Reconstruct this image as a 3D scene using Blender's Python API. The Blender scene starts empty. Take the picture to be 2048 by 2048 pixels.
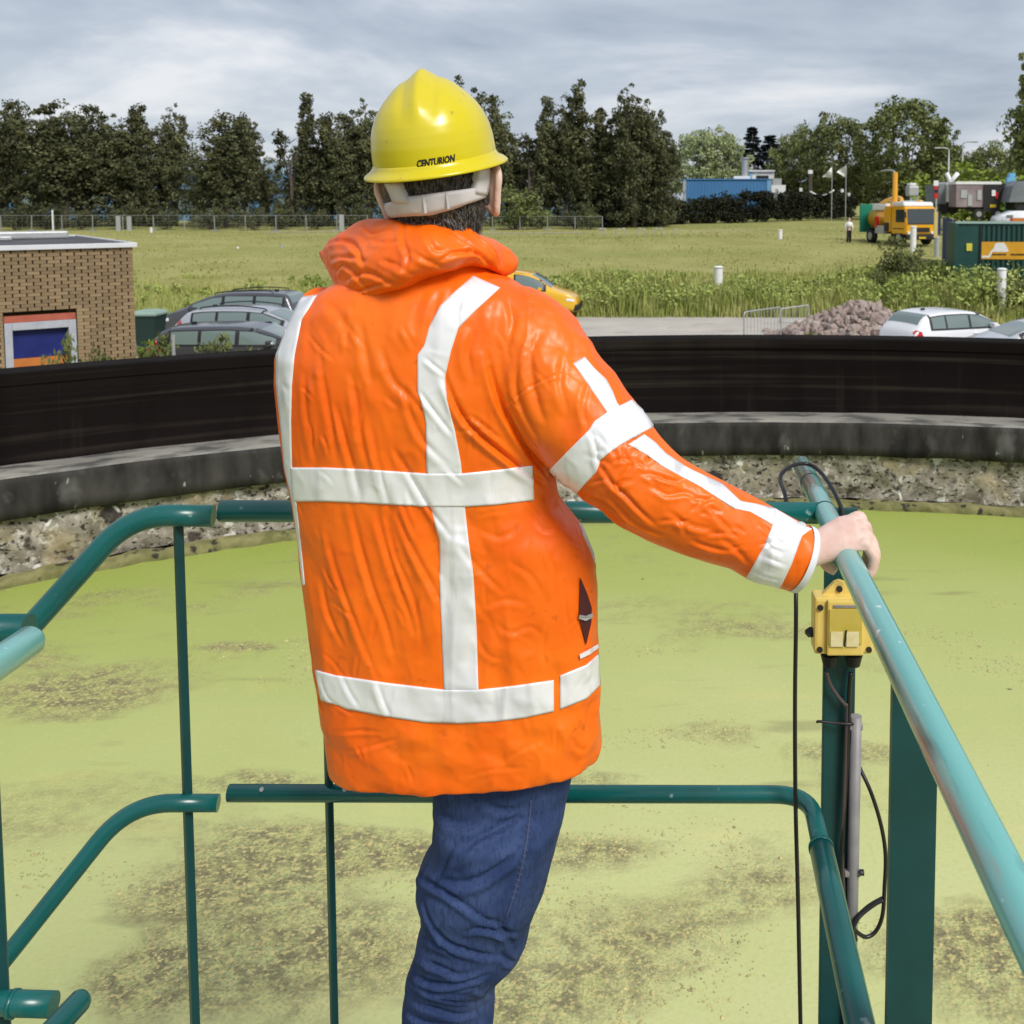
import bpy, bmesh, math, random
import numpy as np
from mathutils import Vector, Matrix, noise
from mathutils.bvhtree import BVHTree
rnd = random.Random(7)
RNG = np.random.default_rng(11)
PI = math.pi
SC = bpy.context.scene
COL = SC.collection

# ------------------------------------------------------------------ camera
EYE = 4.5
F, U0, V0, PITCH = 2070.0, 1290.0, 552.0, math.radians(4.2)
CP, SP = math.cos(PITCH), math.sin(PITCH)
CAM = Vector((0, 0, EYE))
cd = bpy.data.cameras.new('camera')
cam = bpy.data.objects.new('camera', cd)
COL.objects.link(cam)
cam.location = CAM
cam.rotation_euler = (math.radians(90) - PITCH, 0, 0)
cd.sensor_width = 36
cd.lens = F / 2048 * 36
cd.shift_x = -(U0 - 1024) / 2048
cd.shift_y = -(1024 - V0) / 2048
cd.clip_start = 0.05
cd.clip_end = 6000
SC.camera = cam
cd.dof.use_dof = True; cd.dof.focus_distance = 1.85; cd.dof.aperture_fstop = 13

# ------------------------------------------------------------------ world, sun, exposure
SUN_DIR = Vector((0.50, -0.62, 0.80)).normalized()          # towards the sun: behind the camera, to the right, high
w = bpy.data.worlds.new('World')
SC.world = w
w.use_nodes = True
wn, wl = w.node_tree.nodes, w.node_tree.links
wn.clear()
def N(t, **kw):
    n = wn.new(t)
    for k, v in kw.items():
        setattr(n, k, v)
    return n
sky = N('ShaderNodeTexSky', sky_type='NISHITA', sun_disc=False)
sky.sun_elevation = math.asin(SUN_DIR.z)
sky.sun_rotation = math.atan2(SUN_DIR.x, SUN_DIR.y)
tc = N('ShaderNodeTexCoord')
# project the view direction on a cloud layer: xy / (z + c)
sep = N('ShaderNodeSeparateXYZ'); wl.new(tc.outputs['Generated'], sep.inputs[0])
zc = N('ShaderNodeMath', operation='MAXIMUM'); wl.new(sep.outputs[2], zc.inputs[0]); zc.inputs[1].default_value = 0.0
za = N('ShaderNodeMath', operation='ADD'); wl.new(zc.outputs[0], za.inputs[0]); za.inputs[1].default_value = 0.20
dx = N('ShaderNodeMath', operation='DIVIDE'); wl.new(sep.outputs[0], dx.inputs[0]); wl.new(za.outputs[0], dx.inputs[1])
dy = N('ShaderNodeMath', operation='DIVIDE'); wl.new(sep.outputs[1], dy.inputs[0]); wl.new(za.outputs[0], dy.inputs[1])
cmb = N('ShaderNodeCombineXYZ'); wl.new(dx.outputs[0], cmb.inputs[0]); wl.new(dy.outputs[0], cmb.inputs[1])
n1 = N('ShaderNodeTexNoise'); n1.inputs['Scale'].default_value = 0.85; n1.inputs['Detail'].default_value = 6; n1.inputs['Roughness'].default_value = 0.55
n1.inputs['Distortion'].default_value = 0.35
wl.new(cmb.outputs[0], n1.inputs['Vector'])
cr = N('ShaderNodeValToRGB')
cr.color_ramp.elements[0].position = 0.38; cr.color_ramp.elements[0].color = (3.5, 4.05, 4.85, 1)
cr.color_ramp.elements[1].position = 0.62; cr.color_ramp.elements[1].color = (7.7, 7.8, 8.1, 1)
e = cr.color_ramp.elements.new(0.5); e.color = (4.9, 5.4, 6.2, 1)
wl.new(n1.outputs[0], cr.inputs[0])
mx = N('ShaderNodeMixRGB'); mx.inputs[0].default_value = 0.88
wl.new(sky.outputs[0], mx.inputs[1]); wl.new(cr.outputs[0], mx.inputs[2])
bg = N('ShaderNodeBackground'); bg.inputs['Strength'].default_value = 0.094
wl.new(mx.outputs[0], bg.inputs[0])
wo = N('ShaderNodeOutputWorld'); wl.new(bg.outputs[0], wo.inputs[0])

sd = bpy.data.lights.new('sun', 'SUN')
sd.energy = 2.7
sd.angle = math.radians(20)
sd.color = (1.0, 0.955, 0.88)
so = bpy.data.objects.new('sun', sd)
COL.objects.link(so)
so.rotation_euler = SUN_DIR.to_track_quat('Z', 'Y').to_euler()
so.location = (20, -25, 40)

vs = SC.view_settings
vs.view_transform = 'Standard'; vs.look = 'None'; vs.exposure = 0.24; vs.gamma = 1.0
vs.use_curve_mapping = False

# ------------------------------------------------------------------ helpers
def ray(u, v):
    x, yd = (u - U0) / F, (v - V0) / F
    return Vector((x, CP - yd * SP, -SP - yd * CP))
def at(u, v, Y):
    d = ray(u, v)
    return CAM + d * (Y / d.y)
def atz(u, v, z):
    d = ray(u, v)
    return CAM + d * ((z - EYE) / d.z)
def px(p):
    d = Vector(p) - CAM
    zc_ = d.y * CP - d.z * SP
    yc_ = -(d.y * SP + d.z * CP)
    return (U0 + F * d.x / zc_, V0 + F * yc_ / zc_)

def link(o, parent=None, local=False):
    COL.objects.link(o)
    if parent is not None:
        o.parent = parent
        if not local:
            p = Vector(parent.location)
            q = parent.parent
            while q is not None:
                p += Vector(q.location); q = q.parent
            o.location = -p
    return o
def props(o, label=None, cat=None, group=None, kind=None):
    if label: o['label'] = label
    if cat: o['category'] = cat
    if group: o['group'] = group
    if kind: o['kind'] = kind
    return o
def thing(name, label, cat, loc=(0, 0, 0), group=None):
    o = bpy.data.objects.new(name, None)
    o.location = loc; o.empty_display_size = 0.1
    COL.objects.link(o)
    return props(o, label, cat, group)
def mesh_np(name, V, Q, smooth=True):
    V = np.asarray(V, dtype=np.float32); Q = np.asarray(Q, dtype=np.int32)
    k = Q.shape[1]
    me = bpy.data.meshes.new(name)
    me.vertices.add(len(V)); me.vertices.foreach_set('co', V.ravel())
    me.loops.add(Q.size); me.loops.foreach_set('vertex_index', Q.ravel())
    me.polygons.add(len(Q))
    me.polygons.foreach_set('loop_start', np.arange(0, Q.size, k, dtype=np.int32))
    me.polygons.foreach_set('loop_total', np.full(len(Q), k, dtype=np.int32))
    me.polygons.foreach_set('use_smooth', np.full(len(Q), smooth))
    me.update(calc_edges=True)
    return me
def obj(name, me, m=None, parent=None, smooth=None, local=False):
    """link a mesh or bmesh as one object; world coordinates unless local"""
    if isinstance(me, bmesh.types.BMesh):
        bm = me
        me = bpy.data.meshes.new(name)
        bm.to_mesh(me); bm.free()
    if smooth is not None and len(me.polygons):
        me.polygons.foreach_set('use_smooth', np.full(len(me.polygons), smooth))
    if m is not None and not me.materials:
        me.materials.append(m)
    o = bpy.data.objects.new(name, me)
    return link(o, parent, local)
def copy_tree(o, parent=None):
    c = o.copy(); COL.objects.link(c); c.parent = parent
    for ch in list(o.children):
        copy_tree(ch, c)
    return c
def box(bm, c, s, rot=None, bev=0.0):
    r = bmesh.ops.create_cube(bm, size=1.0)
    vs_ = r['verts']
    M = Matrix.Translation(Vector(c)) @ (rot.to_4x4() if rot is not None else Matrix.Identity(4)) @ Matrix.Diagonal((s[0], s[1], s[2], 1))
    bmesh.ops.transform(bm, matrix=M, verts=vs_)
    if bev > 0:
        es = list({e_ for v_ in vs_ for e_ in v_.link_edges})
        bmesh.ops.bevel(bm, geom=es, offset=bev, segments=2, affect='EDGES', profile=0.6)
def BOX(c, s, rot=None, bev=0.0):
    bm = bmesh.new(); box(bm, c, s, rot, bev); return bm
def cyl(bm, p0, p1, r0, r1=None, seg=16, caps=True):
    p0, p1 = Vector(p0), Vector(p1)
    r1 = r0 if r1 is None else r1
    d = p1 - p0
    M = Matrix.Translation((p0 + p1) / 2) @ d.to_track_quat('Z', 'Y').to_matrix().to_4x4()
    bmesh.ops.create_cone(bm, cap_ends=caps, cap_tris=False, segments=seg, radius1=r0, radius2=r1, depth=d.length, matrix=M)
def CYL(*a, **k):
    bm = bmesh.new(); cyl(bm, *a, **k); return bm
def fillet(pts, r, n=8):
    pts = [Vector(p) for p in pts]
    out = [pts[0]]
    for i in range(1, len(pts) - 1):
        a, b, c = pts[i - 1], pts[i], pts[i + 1]
        d1, d2 = (a - b), (c - b)
        rr = min(r, d1.length * 0.49, d2.length * 0.49)
        p, q = b + d1.normalized() * rr, b + d2.normalized() * rr
        for k in range(n + 1):
            t = k / n
            out.append(p * (1 - t) ** 2 + b * 2 * t * (1 - t) + q * t * t)
    out.append(pts[-1])
    return out
def catmull(pts, n=6):
    P = [Vector(p) for p in pts]
    P = [P[0] * 2 - P[1]] + P + [P[-1] * 2 - P[-2]]
    out = []
    for i in range(1, len(P) - 2):
        for k in range(n):
            t = k / n
            a, b, c, d = P[i - 1], P[i], P[i + 1], P[i + 2]
            out.append(0.5 * ((2 * b) + (c - a) * t + (2 * a - 5 * b + 4 * c - d) * t * t + (3 * b - a - 3 * c + d) * t ** 3))
    out.append(P[-2])
    return out
def tube_geo(path, r, seg=20, cap=True):
    path = [Vector(p) for p in path]
    n = len(path)
    rs = r if hasattr(r, '__len__') else [r] * n
    T = []
    for i in range(n):
        T.append((path[min(i + 1, n - 1)] - path[max(i - 1, 0)]).normalized())
    up = Vector((0, 0, 1)) if abs(T[0].z) < 0.9 else Vector((0, 1, 0))
    V, Q = [], []
    nrm = (up - T[0] * up.dot(T[0])).normalized()
    for i in range(n):
        nrm = (nrm - T[i] * nrm.dot(T[i])).normalized()
        bi = T[i].cross(nrm)
        for k in range(seg):
            a = 2 * PI * k / seg
            V.append(path[i] + (nrm * math.cos(a) + bi * math.sin(a)) * rs[i])
    for i in range(n - 1):
        for k in range(seg):
            k2 = (k + 1) % seg
            Q.append((i * seg + k, i * seg + k2, (i + 1) * seg + k2, (i + 1) * seg + k))
    return V, Q, (list(range(seg))[::-1], list(range((n - 1) * seg, n * seg)))
def tube(path, r, seg=20, cap=True, bm=None):
    bm = bm or bmesh.new()
    V, Q, caps = tube_geo(path, r, seg)
    vs_ = [bm.verts.new(v) for v in V]
    for q in Q:
        f = bm.faces.new([vs_[i] for i in q]); f.smooth = True
    if cap:
        for c in caps:
            bm.faces.new([vs_[i] for i in c])
    return bm
def loft(secs, bm=None, cap=True):
    bm = bm or bmesh.new()
    n = len(secs[0]); R = []
    for s in secs:
        R.append([bm.verts.new(p) for p in s])
    for i in range(len(secs) - 1):
        for k in range(n):
            k2 = (k + 1) % n
            bm.faces.new((R[i][k], R[i][k2], R[i + 1][k2], R[i + 1][k]))
    if cap:
        bm.faces.new(R[0][::-1]); bm.faces.new(R[-1])
    return bm
def prism(poly, y0, y1, axis='y'):
    """poly in (x, z), extruded along y"""
    bm = bmesh.new()
    a = [bm.verts.new((p[0], y0, p[1])) for p in poly]
    b = [bm.verts.new((p[0], y1, p[1])) for p in poly]
    n = len(poly)
    bm.faces.new(a); bm.faces.new(b[::-1])
    for i in range(n):
        j = (i + 1) % n
        bm.faces.new((a[j], a[i], b[i], b[j]))
    bmesh.ops.recalc_face_normals(bm, faces=bm.faces[:])
    return bm
def bake(bm_or_me, mods):
    """evaluate modifiers and hand back the mesh"""
    if isinstance(bm_or_me, bmesh.types.BMesh):
        me = bpy.data.meshes.new('tmp'); bm_or_me.to_mesh(me); bm_or_me.free()
    else:
        me = bm_or_me
    o = bpy.data.objects.new('tmp', me); COL.objects.link(o)
    for typ, kw in mods:
        m = o.modifiers.new(typ, typ)
        for k, v in kw.items():
            setattr(m, k, v)
    dg = bpy.context.evaluated_depsgraph_get(); dg.update()
    res = bpy.data.meshes.new_from_object(o.evaluated_get(dg))
    bpy.data.objects.remove(o); bpy.data.meshes.remove(me)
    return res
def get_co(me):
    a = np.empty(len(me.vertices) * 3, np.float32); me.vertices.foreach_get('co', a); return a.reshape(-1, 3).astype(np.float64)
def get_no(me):
    a = np.empty(len(me.vertices) * 3, np.float32); me.vertices.foreach_get('normal', a); return a.reshape(-1, 3).astype(np.float64)
def set_co(me, V):
    me.vertices.foreach_set('co', np.asarray(V, np.float32).ravel()); me.update()
def bvh_of(me):
    me.calc_loop_triangles()
    return BVHTree.FromPolygons([v.co[:] for v in me.vertices], [p.vertices[:] for p in me.polygons])
def smoothstep(a, b, x):
    t = np.clip((np.asarray(x, float) - a) / (b - a), 0, 1)
    return t * t * (3 - 2 * t)

# ------------------------------------------------------------------ materials
MATS = {}
def mat(name, col, rough=0.6, col2=None, scale=8.0, detail=5.0, bump=0.0, bscale=None, spec=0.5, metal=0.0,
        ramp=(0.35, 0.65), coords='Object', stretch=None, trans=0.0, emit=None, coat=0.0, bdist=0.02, ndist=0.0):
    m = bpy.data.materials.new(name); m.use_nodes = True
    nt = m.node_tree; nd = nt.nodes; lk = nt.links
    b = nd['Principled BSDF']
    b.inputs['Base Color'].default_value = (*col, 1)
    b.inputs['Roughness'].default_value = rough
    b.inputs['Specular IOR Level'].default_value = spec
    b.inputs['Metallic'].default_value = metal
    b.inputs['Coat Weight'].default_value = coat
    if coat: b.inputs['Coat Roughness'].default_value = 0.08
    if trans: b.inputs['Transmission Weight'].default_value = trans
    t = nd.new('ShaderNodeTexCoord')
    vec = t.outputs[coords]
    if stretch:
        mp = nd.new('ShaderNodeMapping'); mp.inputs['Scale'].default_value = stretch
        lk.new(vec, mp.inputs[0]); vec = mp.outputs[0]
    if col2 is not None:
        n = nd.new('ShaderNodeTexNoise'); n.inputs['Scale'].default_value = scale; n.inputs['Detail'].default_value = detail
        n.inputs['Distortion'].default_value = ndist
        lk.new(vec, n.inputs['Vector'])
        r = nd.new('ShaderNodeValToRGB')
        r.color_ramp.elements[0].position = ramp[0]; r.color_ramp.elements[0].color = (*col, 1)
        r.color_ramp.elements[1].position = ramp[1]; r.color_ramp.elements[1].color = (*col2, 1)
        lk.new(n.outputs[0], r.inputs[0]); lk.new(r.outputs[0], b.inputs['Base Color'])
    if bump:
        n2 = nd.new('ShaderNodeTexNoise'); n2.inputs['Scale'].default_value = bscale or scale; n2.inputs['Detail'].default_value = 6
        lk.new(vec, n2.inputs['Vector'])
        bp = nd.new('ShaderNodeBump'); bp.inputs['Strength'].default_value = bump; bp.inputs['Distance'].default_value = bdist
        lk.new(n2.outputs[0], bp.inputs['Height']); lk.new(bp.outputs[0], b.inputs['Normal'])
    MATS[name] = m
    return m
def nodes_of(m): return m.node_tree.nodes, m.node_tree.links, m.node_tree.nodes['Principled BSDF']
def layer(m, col, scale, lo, hi, detail=6.0, stretch=None, coords='Object', amount=1.0, offset=(0, 0, 0), rough=None, kind='noise', extra=None, distort=0.0):
    """mix another colour over the current base colour where a noise passes a threshold"""
    nd, lk, b = nodes_of(m)
    inp = b.inputs['Base Color']
    t = nd.new('ShaderNodeTexCoord'); vec = t.outputs[coords]
    mp = nd.new('ShaderNodeMapping'); mp.inputs['Scale'].default_value = stretch or (1, 1, 1); mp.inputs['Location'].default_value = offset
    lk.new(vec, mp.inputs[0])
    if kind == 'noise':
        n = nd.new('ShaderNodeTexNoise'); n.inputs['Scale'].default_value = scale; n.inputs['Detail'].default_value = detail
        n.inputs['Distortion'].default_value = distort
    else:
        n = nd.new('ShaderNodeTexVoronoi'); n.inputs['Scale'].default_value = scale
    lk.new(mp.outputs[0], n.inputs['Vector'])
    r = nd.new('ShaderNodeMapRange'); r.inputs['From Min'].default_value = lo; r.inputs['From Max'].default_value = hi
    r.inputs['To Max'].default_value = amount
    lk.new(n.outputs[0], r.inputs['Value'])
    fac = r.outputs[0]
    if extra is not None:
        mu = nd.new('ShaderNodeMath'); mu.operation = 'MULTIPLY'; lk.new(fac, mu.inputs[0]); lk.new(extra, mu.inputs[1]); fac = mu.outputs[0]
    mxx = nd.new('ShaderNodeMixRGB'); mxx.inputs[2].default_value = (*col, 1)
    lk.new(fac, mxx.inputs[0])
    if inp.links: lk.new(inp.links[0].from_socket, mxx.inputs[1])
    else: mxx.inputs[1].default_value = inp.default_value
    lk.new(mxx.outputs[0], inp)
    return fac

M_teal = mat('teal_paint', (0.003, 0.085, 0.083), 0.28, (0.005, 0.108, 0.104), 6, spec=0.55, bump=0.06, bscale=90, bdist=0.002)
layer(M_teal, (0.22, 0.33, 0.31), 30, 0.67, 0.73, 8)
layer(M_teal, (0.02, 0.045, 0.04), 5, 0.58, 0.75, 8, amount=.5)
M_teal_worn_skylit = mat('worn_skylit_teal_paint', (0.125, 0.40, 0.375), 0.26, (0.18, 0.46, 0.435), 5, stretch=(1, .25, 1), spec=0.8, bump=0.05, bscale=80, bdist=0.002, coat=.5)  # worn paint; its pale base also has the sky highlight put into it
layer(M_teal_worn_skylit, (0.02, 0.16, 0.155), 9, 0.56, 0.66, 6, stretch=(2, .3, 2))
layer(M_teal_worn_skylit, (0.40, 0.17, 0.13), 7, 0.60, 0.68, 8, stretch=(3, .22, 3), offset=(3, 1, 2), amount=0.8)
layer(M_teal_worn_skylit, (0.62, 0.72, 0.70), 46, 0.68, 0.74, 5, offset=(5, 2, 8))
M_teal_dark = mat('dark_teal_post_paint', (0.004, 0.045, 0.047), 0.45, (0.006, 0.056, 0.058), 12, spec=0.4, bump=0.05, bscale=60, bdist=0.002)
M_black = mat('black_rubber', (0.008, 0.007, 0.009), 0.5, spec=0.4)
M_cable = mat('black_cable_sheath', (0.010, 0.009, 0.011), 0.38, spec=0.5)
M_greypipe = mat('grey_conduit_plastic', (0.20, 0.19, 0.20), 0.5, (0.26, 0.25, 0.25), 20)
M_boxyel = mat('yellow_box_plastic', (0.70, 0.50, 0.115), 0.42, (0.77, 0.58, 0.17), 14, bump=0.05, bscale=70, bdist=0.002)
layer(M_boxyel, (0.30, 0.24, 0.09), 22, 0.62, 0.72, 7, amount=0.55)
M_boxface = mat('yellow_box_faceplate', (0.50, 0.38, 0.06), 0.5, (0.60, 0.47, 0.11), 18)
M_label = mat('pale_label', (0.66, 0.56, 0.28), 0.5, (0.74, 0.66, 0.40), 60)
M_dark = mat('dark_plastic', (0.015, 0.012, 0.018), 0.45)

M_orange = mat('orange_coated_fabric', (0.88, 0.125, 0.003), 0.40, (0.93, 0.172, 0.005), 5, spec=0.40)
layer(M_orange, (0.80, 0.095, 0.003), 9, 0.56, 0.75, 6, amount=0.6)
layer(M_orange, (0.42, 0.07, 0.008), 3.2, 0.60, 0.78, 9, amount=0.35, offset=(2, 2, 6))
layer(M_orange, (0.35, 0.05, 0.006), 40, 0.66, 0.74, 5, amount=0.35)
def crumple(m, sc, st, d1, d2, st2=(1, 1, 1)):
    """sharp crumples of coated cloth: ridged noise relief at two sizes"""
    nd, lk, b = nodes_of(m)
    t = nd.new('ShaderNodeTexCoord'); prev = None
    for s_, dist, stv, off in ((sc, d1, st, 0.0), (sc * 2.3, d2, st2, 7.0)):
        mp = nd.new('ShaderNodeMapping'); mp.inputs['Scale'].default_value = stv; mp.inputs['Location'].default_value = (off, off, off)
        lk.new(t.outputs['Object'], mp.inputs[0])
        n = nd.new('ShaderNodeTexNoise'); n.noise_type = 'RIDGED_MULTIFRACTAL'; n.normalize = False
        n.inputs['Scale'].default_value = s_; n.inputs['Detail'].default_value = 2.0; n.inputs['Roughness'].default_value = .45
        n.inputs['Distortion'].default_value = .35
        lk.new(mp.outputs[0], n.inputs['Vector'])
        bp = nd.new('ShaderNodeBump'); bp.inputs['Strength'].default_value = 1.0; bp.inputs['Distance'].default_value = dist
        lk.new(n.outputs[0], bp.inputs['Height'])
        if prev is not None: lk.new(prev, bp.inputs['Normal'])
        prev = bp.outputs[0]
    lk.new(prev, b.inputs['Normal'])
crumple(M_orange, 15.0, (1.5, 1.2, .55), .0062, .0030, (1, 1, .8))
M_tape = mat('reflective_tape', (0.82, 0.82, 0.85), 0.34, (0.80, 0.80, 0.83), 7, spec=0.6, metal=0.15)
crumple(M_tape, 13.0, (1.4, 1.2, .5), .0085, .0026)
layer(M_tape, (0.46, 0.45, 0.48), 16, 0.56, 0.66, 5, stretch=(1.4, 1, .22), amount=0.6)  # shade of the folds put into the colour as grey streaks
M_lining = mat('white_cuff_lining', (0.70, 0.70, 0.73), 0.7)
M_denim = mat('blue_denim', (0.018, 0.036, 0.105), 0.85, (0.052, 0.084, 0.200), 16, detail=7, ramp=(0.3, 0.72), spec=0.2, bump=0.25, bscale=420, bdist=0.002)
layer(M_denim, (0.105, 0.13, 0.235), 7, 0.55, 0.78, 6, amount=0.6)
layer(M_denim, (0.015, 0.022, 0.07), 210, 0.52, 0.62, 2, stretch=(1, 1, .25), amount=0.45)
M_stitch = mat('denim_stitching', (0.055, 0.072, 0.16), 0.8)
M_skin = mat('skin', (0.66, 0.44, 0.37), 0.5, (0.74, 0.54, 0.47), 30, spec=0.35, bump=0.12, bscale=160, bdist=0.002)
nd, lk, b = nodes_of(M_skin)
b.inputs['Subsurface Weight'].default_value = 0.12; b.inputs['Subsurface Radius'].default_value = (0.012, 0.005, 0.003)
M_hair = mat('dark_grey_hair', (0.012, 0.010, 0.009), 0.55, (0.20, 0.18, 0.165), 260, detail=3, ramp=(0.42, 0.74), spec=0.4, stretch=(1, 1, .25))
M_helmet = mat('yellow_helmet_plastic', (0.60, 0.49, 0.002), 0.24, (0.64, 0.53, 0.003), 5, spec=0.55, bump=0.04, bscale=30, bdist=0.003)
layer(M_helmet, (0.66, 0.56, 0.12), 3.0, 0.52, 0.75, 7, amount=0.4, stretch=(1, 1, .6), offset=(2, 5, 1))
layer(M_helmet, (0.33, 0.26, 0.03), 60, 0.68, 0.74, 4, amount=0.5)
layer(M_helmet, (0.40, 0.33, 0.05), 34, 0.64, 0.72, 6, amount=0.22, offset=(3, 1, 2), distort=1.5)
M_strap = mat('pale_grey_nape_strap', (0.50, 0.47, 0.49), 0.45, (0.62, 0.59, 0.61), 24)
M_ink = mat('black_print', (0.012, 0.010, 0.010), 0.5)
M_boot = mat('brown_leather', (0.16, 0.06, 0.02), 0.6)
M_pocket = mat('dark_pocket_lining', (0.06, 0.006, 0.008), 0.7)
M_grate = mat('galvanised_grating', (0.30, 0.31, 0.31), 0.5, (0.36, 0.37, 0.37), 15, metal=0.6)

M_ground = mat('field_grass_ground', (0.26, 0.255, 0.085), 0.95, (0.33, 0.32, 0.12), 0.35, detail=8, spec=0.1, bump=0.4, bscale=6, bdist=0.1)
layer(M_ground, (0.22, 0.24, 0.066), 0.06, 0.48, 0.66, 6, stretch=(.5, 1, 1))
layer(M_ground, (0.37, 0.34, 0.17), 0.11, 0.56, 0.72, 8, stretch=(.3, 1.2, 1), offset=(4, 9, 0), amount=0.8)
M_yard = mat('pale_yard_paving', (0.40, 0.37, 0.33), 0.9, (0.48, 0.45, 0.40), 0.6, detail=9, bump=0.2, bscale=8, spec=0.2)
layer(M_yard, (0.30, 0.28, 0.25), 0.9, 0.58, 0.7, 8, amount=0.6)
M_track = mat('sandy_track', (0.42, 0.37, 0.28), 0.95, (0.34, 0.31, 0.20), 0.8, detail=8)
M_grass = mat('grass_blades', (0.21, 0.255, 0.055), 0.8, (0.42, 0.42, 0.15), 0.9, detail=6, spec=0.15, coords='Object')
M_weed = mat('weed_leaves', (0.21, 0.28, 0.060), 0.75, (0.42, 0.46, 0.145), 0.55, detail=7, spec=0.2, coords='Object')
for mm in (M_grass, M_weed):
    nd, lk, b = nodes_of(mm)
    b.inputs['Transmission Weight'].default_value = 0.0

# algae: a floating crust, pale yellow green, broken by darker clumps that have drifted together
M_algae = mat('algae_crust', (0.495, 0.520, 0.225), 0.85, (0.535, 0.55, 0.262), 1.1, detail=8, spec=0.25, coords='Object', ramp=(.3, .7))
layer(M_algae, (0.60, 0.56, 0.25), 2.6, 0.58, 0.70, 9, distort=0.4, offset=(3, 3, 0), amount=0.6, stretch=(.6, 1.5, 1))
nd, lk, b = nodes_of(M_algae)
_t = nd.new('ShaderNodeTexCoord')
_mp = nd.new('ShaderNodeMapping'); _mp.inputs['Location'].default_value = (1.3, 0.6, 0); _mp.inputs['Scale'].default_value = (0.55, 1.0, 1)
lk.new(_t.outputs['Object'], _mp.inputs[0])
_big = nd.new('ShaderNodeTexNoise'); _big.inputs['Scale'].default_value = 0.75; _big.inputs['Detail'].default_value = 7; _big.inputs['Roughness'].default_value = .6; _big.inputs['Distortion'].default_value = 0.5
lk.new(_mp.outputs[0], _big.inputs['Vector'])
# where wind has gathered the scum: stored on the water mesh
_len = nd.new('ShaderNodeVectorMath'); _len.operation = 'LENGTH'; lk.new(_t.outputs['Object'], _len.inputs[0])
_dr = nd.new('ShaderNodeAttribute'); _dr.attribute_name = 'drift'
# greener ring near the wall, darkened by wall shade put into the colour
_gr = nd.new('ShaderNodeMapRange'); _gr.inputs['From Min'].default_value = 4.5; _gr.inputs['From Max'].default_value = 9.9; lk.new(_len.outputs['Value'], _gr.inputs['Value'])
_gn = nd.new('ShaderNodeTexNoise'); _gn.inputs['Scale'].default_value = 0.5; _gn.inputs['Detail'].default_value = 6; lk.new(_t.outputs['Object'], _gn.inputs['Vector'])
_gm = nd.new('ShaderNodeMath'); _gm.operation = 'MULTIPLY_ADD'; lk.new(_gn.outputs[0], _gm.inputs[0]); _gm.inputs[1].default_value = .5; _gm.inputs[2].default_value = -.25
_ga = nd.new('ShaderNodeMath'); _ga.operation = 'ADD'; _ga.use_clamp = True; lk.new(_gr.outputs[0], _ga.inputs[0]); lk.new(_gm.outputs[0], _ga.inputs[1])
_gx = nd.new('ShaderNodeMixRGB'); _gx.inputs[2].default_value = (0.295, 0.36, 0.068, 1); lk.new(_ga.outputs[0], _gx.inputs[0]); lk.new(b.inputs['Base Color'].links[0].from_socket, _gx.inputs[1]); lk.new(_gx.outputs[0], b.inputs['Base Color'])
_ad = nd.new('ShaderNodeMath'); _ad.operation = 'ADD'; lk.new(_big.outputs[0], _ad.inputs[0]); lk.new(_dr.outputs['Fac'], _ad.inputs[1])
_mask = nd.new('ShaderNodeMapRange'); _mask.inputs['From Min'].default_value = 0.43; _mask.inputs['From Max'].default_value = 0.60
lk.new(_ad.outputs[0], _mask.inputs['Value'])
layer(M_algae, (0.40, 0.385, 0.16), 3.2, 0.35, 0.6, 9, extra=_mask.outputs[0], amount=0.75)
layer(M_algae, (0.20, 0.175, 0.105), 11, 0.41, 0.60, 12, extra=_mask.outputs[0], amount=0.92)
layer(M_algae, (0.13, 0.115, 0.055), 75, 0.46, 0.60, 5, extra=_mask.outputs[0], amount=0.55, offset=(4, 2, 0))
layer(M_algae, (0.60, 0.51, 0.22), 40, 0.53, 0.60, 8, extra=_mask.outputs[0], offset=(7, 1, 0), amount=0.8)
layer(M_algae, (0.07, 0.06, 0.045), 38, 0.655, 0.72, 6, extra=_mask.outputs[0], offset=(2, 8, 0), amount=0.55)
layer(M_algae, (0.10, 0.09, 0.05), 5, 0.735, 0.76, 3, offset=(9, 4, 0))
layer(M_algae, (0.38, 0.42, 0.13), 42, 0.50, 0.70, 7, offset=(5, 5, 0), amount=.28)
layer(M_algae, (0.62, 0.60, 0.30), 30, 0.60, 0.72, 7, offset=(1, 6, 0), amount=.25)
layer(M_algae, (0.22, 0.20, 0.10), 2.3, 0.62, 0.70, 10, stretch=(.35, 1.6, 1), offset=(3, 12, 0), amount=.45)
_bn = nd.new('ShaderNodeTexNoise'); _bn.inputs['Scale'].default_value = 48; _bn.inputs['Detail'].default_value = 8
lk.new(_t.outputs['Object'], _bn.inputs['Vector'])
_bp = nd.new('ShaderNodeBump'); _bp.inputs['Distance'].default_value = 0.016
_bs = nd.new('ShaderNodeMapRange'); _bs.inputs['To Min'].default_value = 0.16; _bs.inputs['To Max'].default_value = 0.8
lk.new(_mask.outputs[0], _bs.inputs['Value']); lk.new(_bs.outputs[0], _bp.inputs['Strength'])
lk.new(_bn.outputs[0], _bp.inputs['Height']); lk.new(_bp.outputs[0], b.inputs['Normal'])

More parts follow.
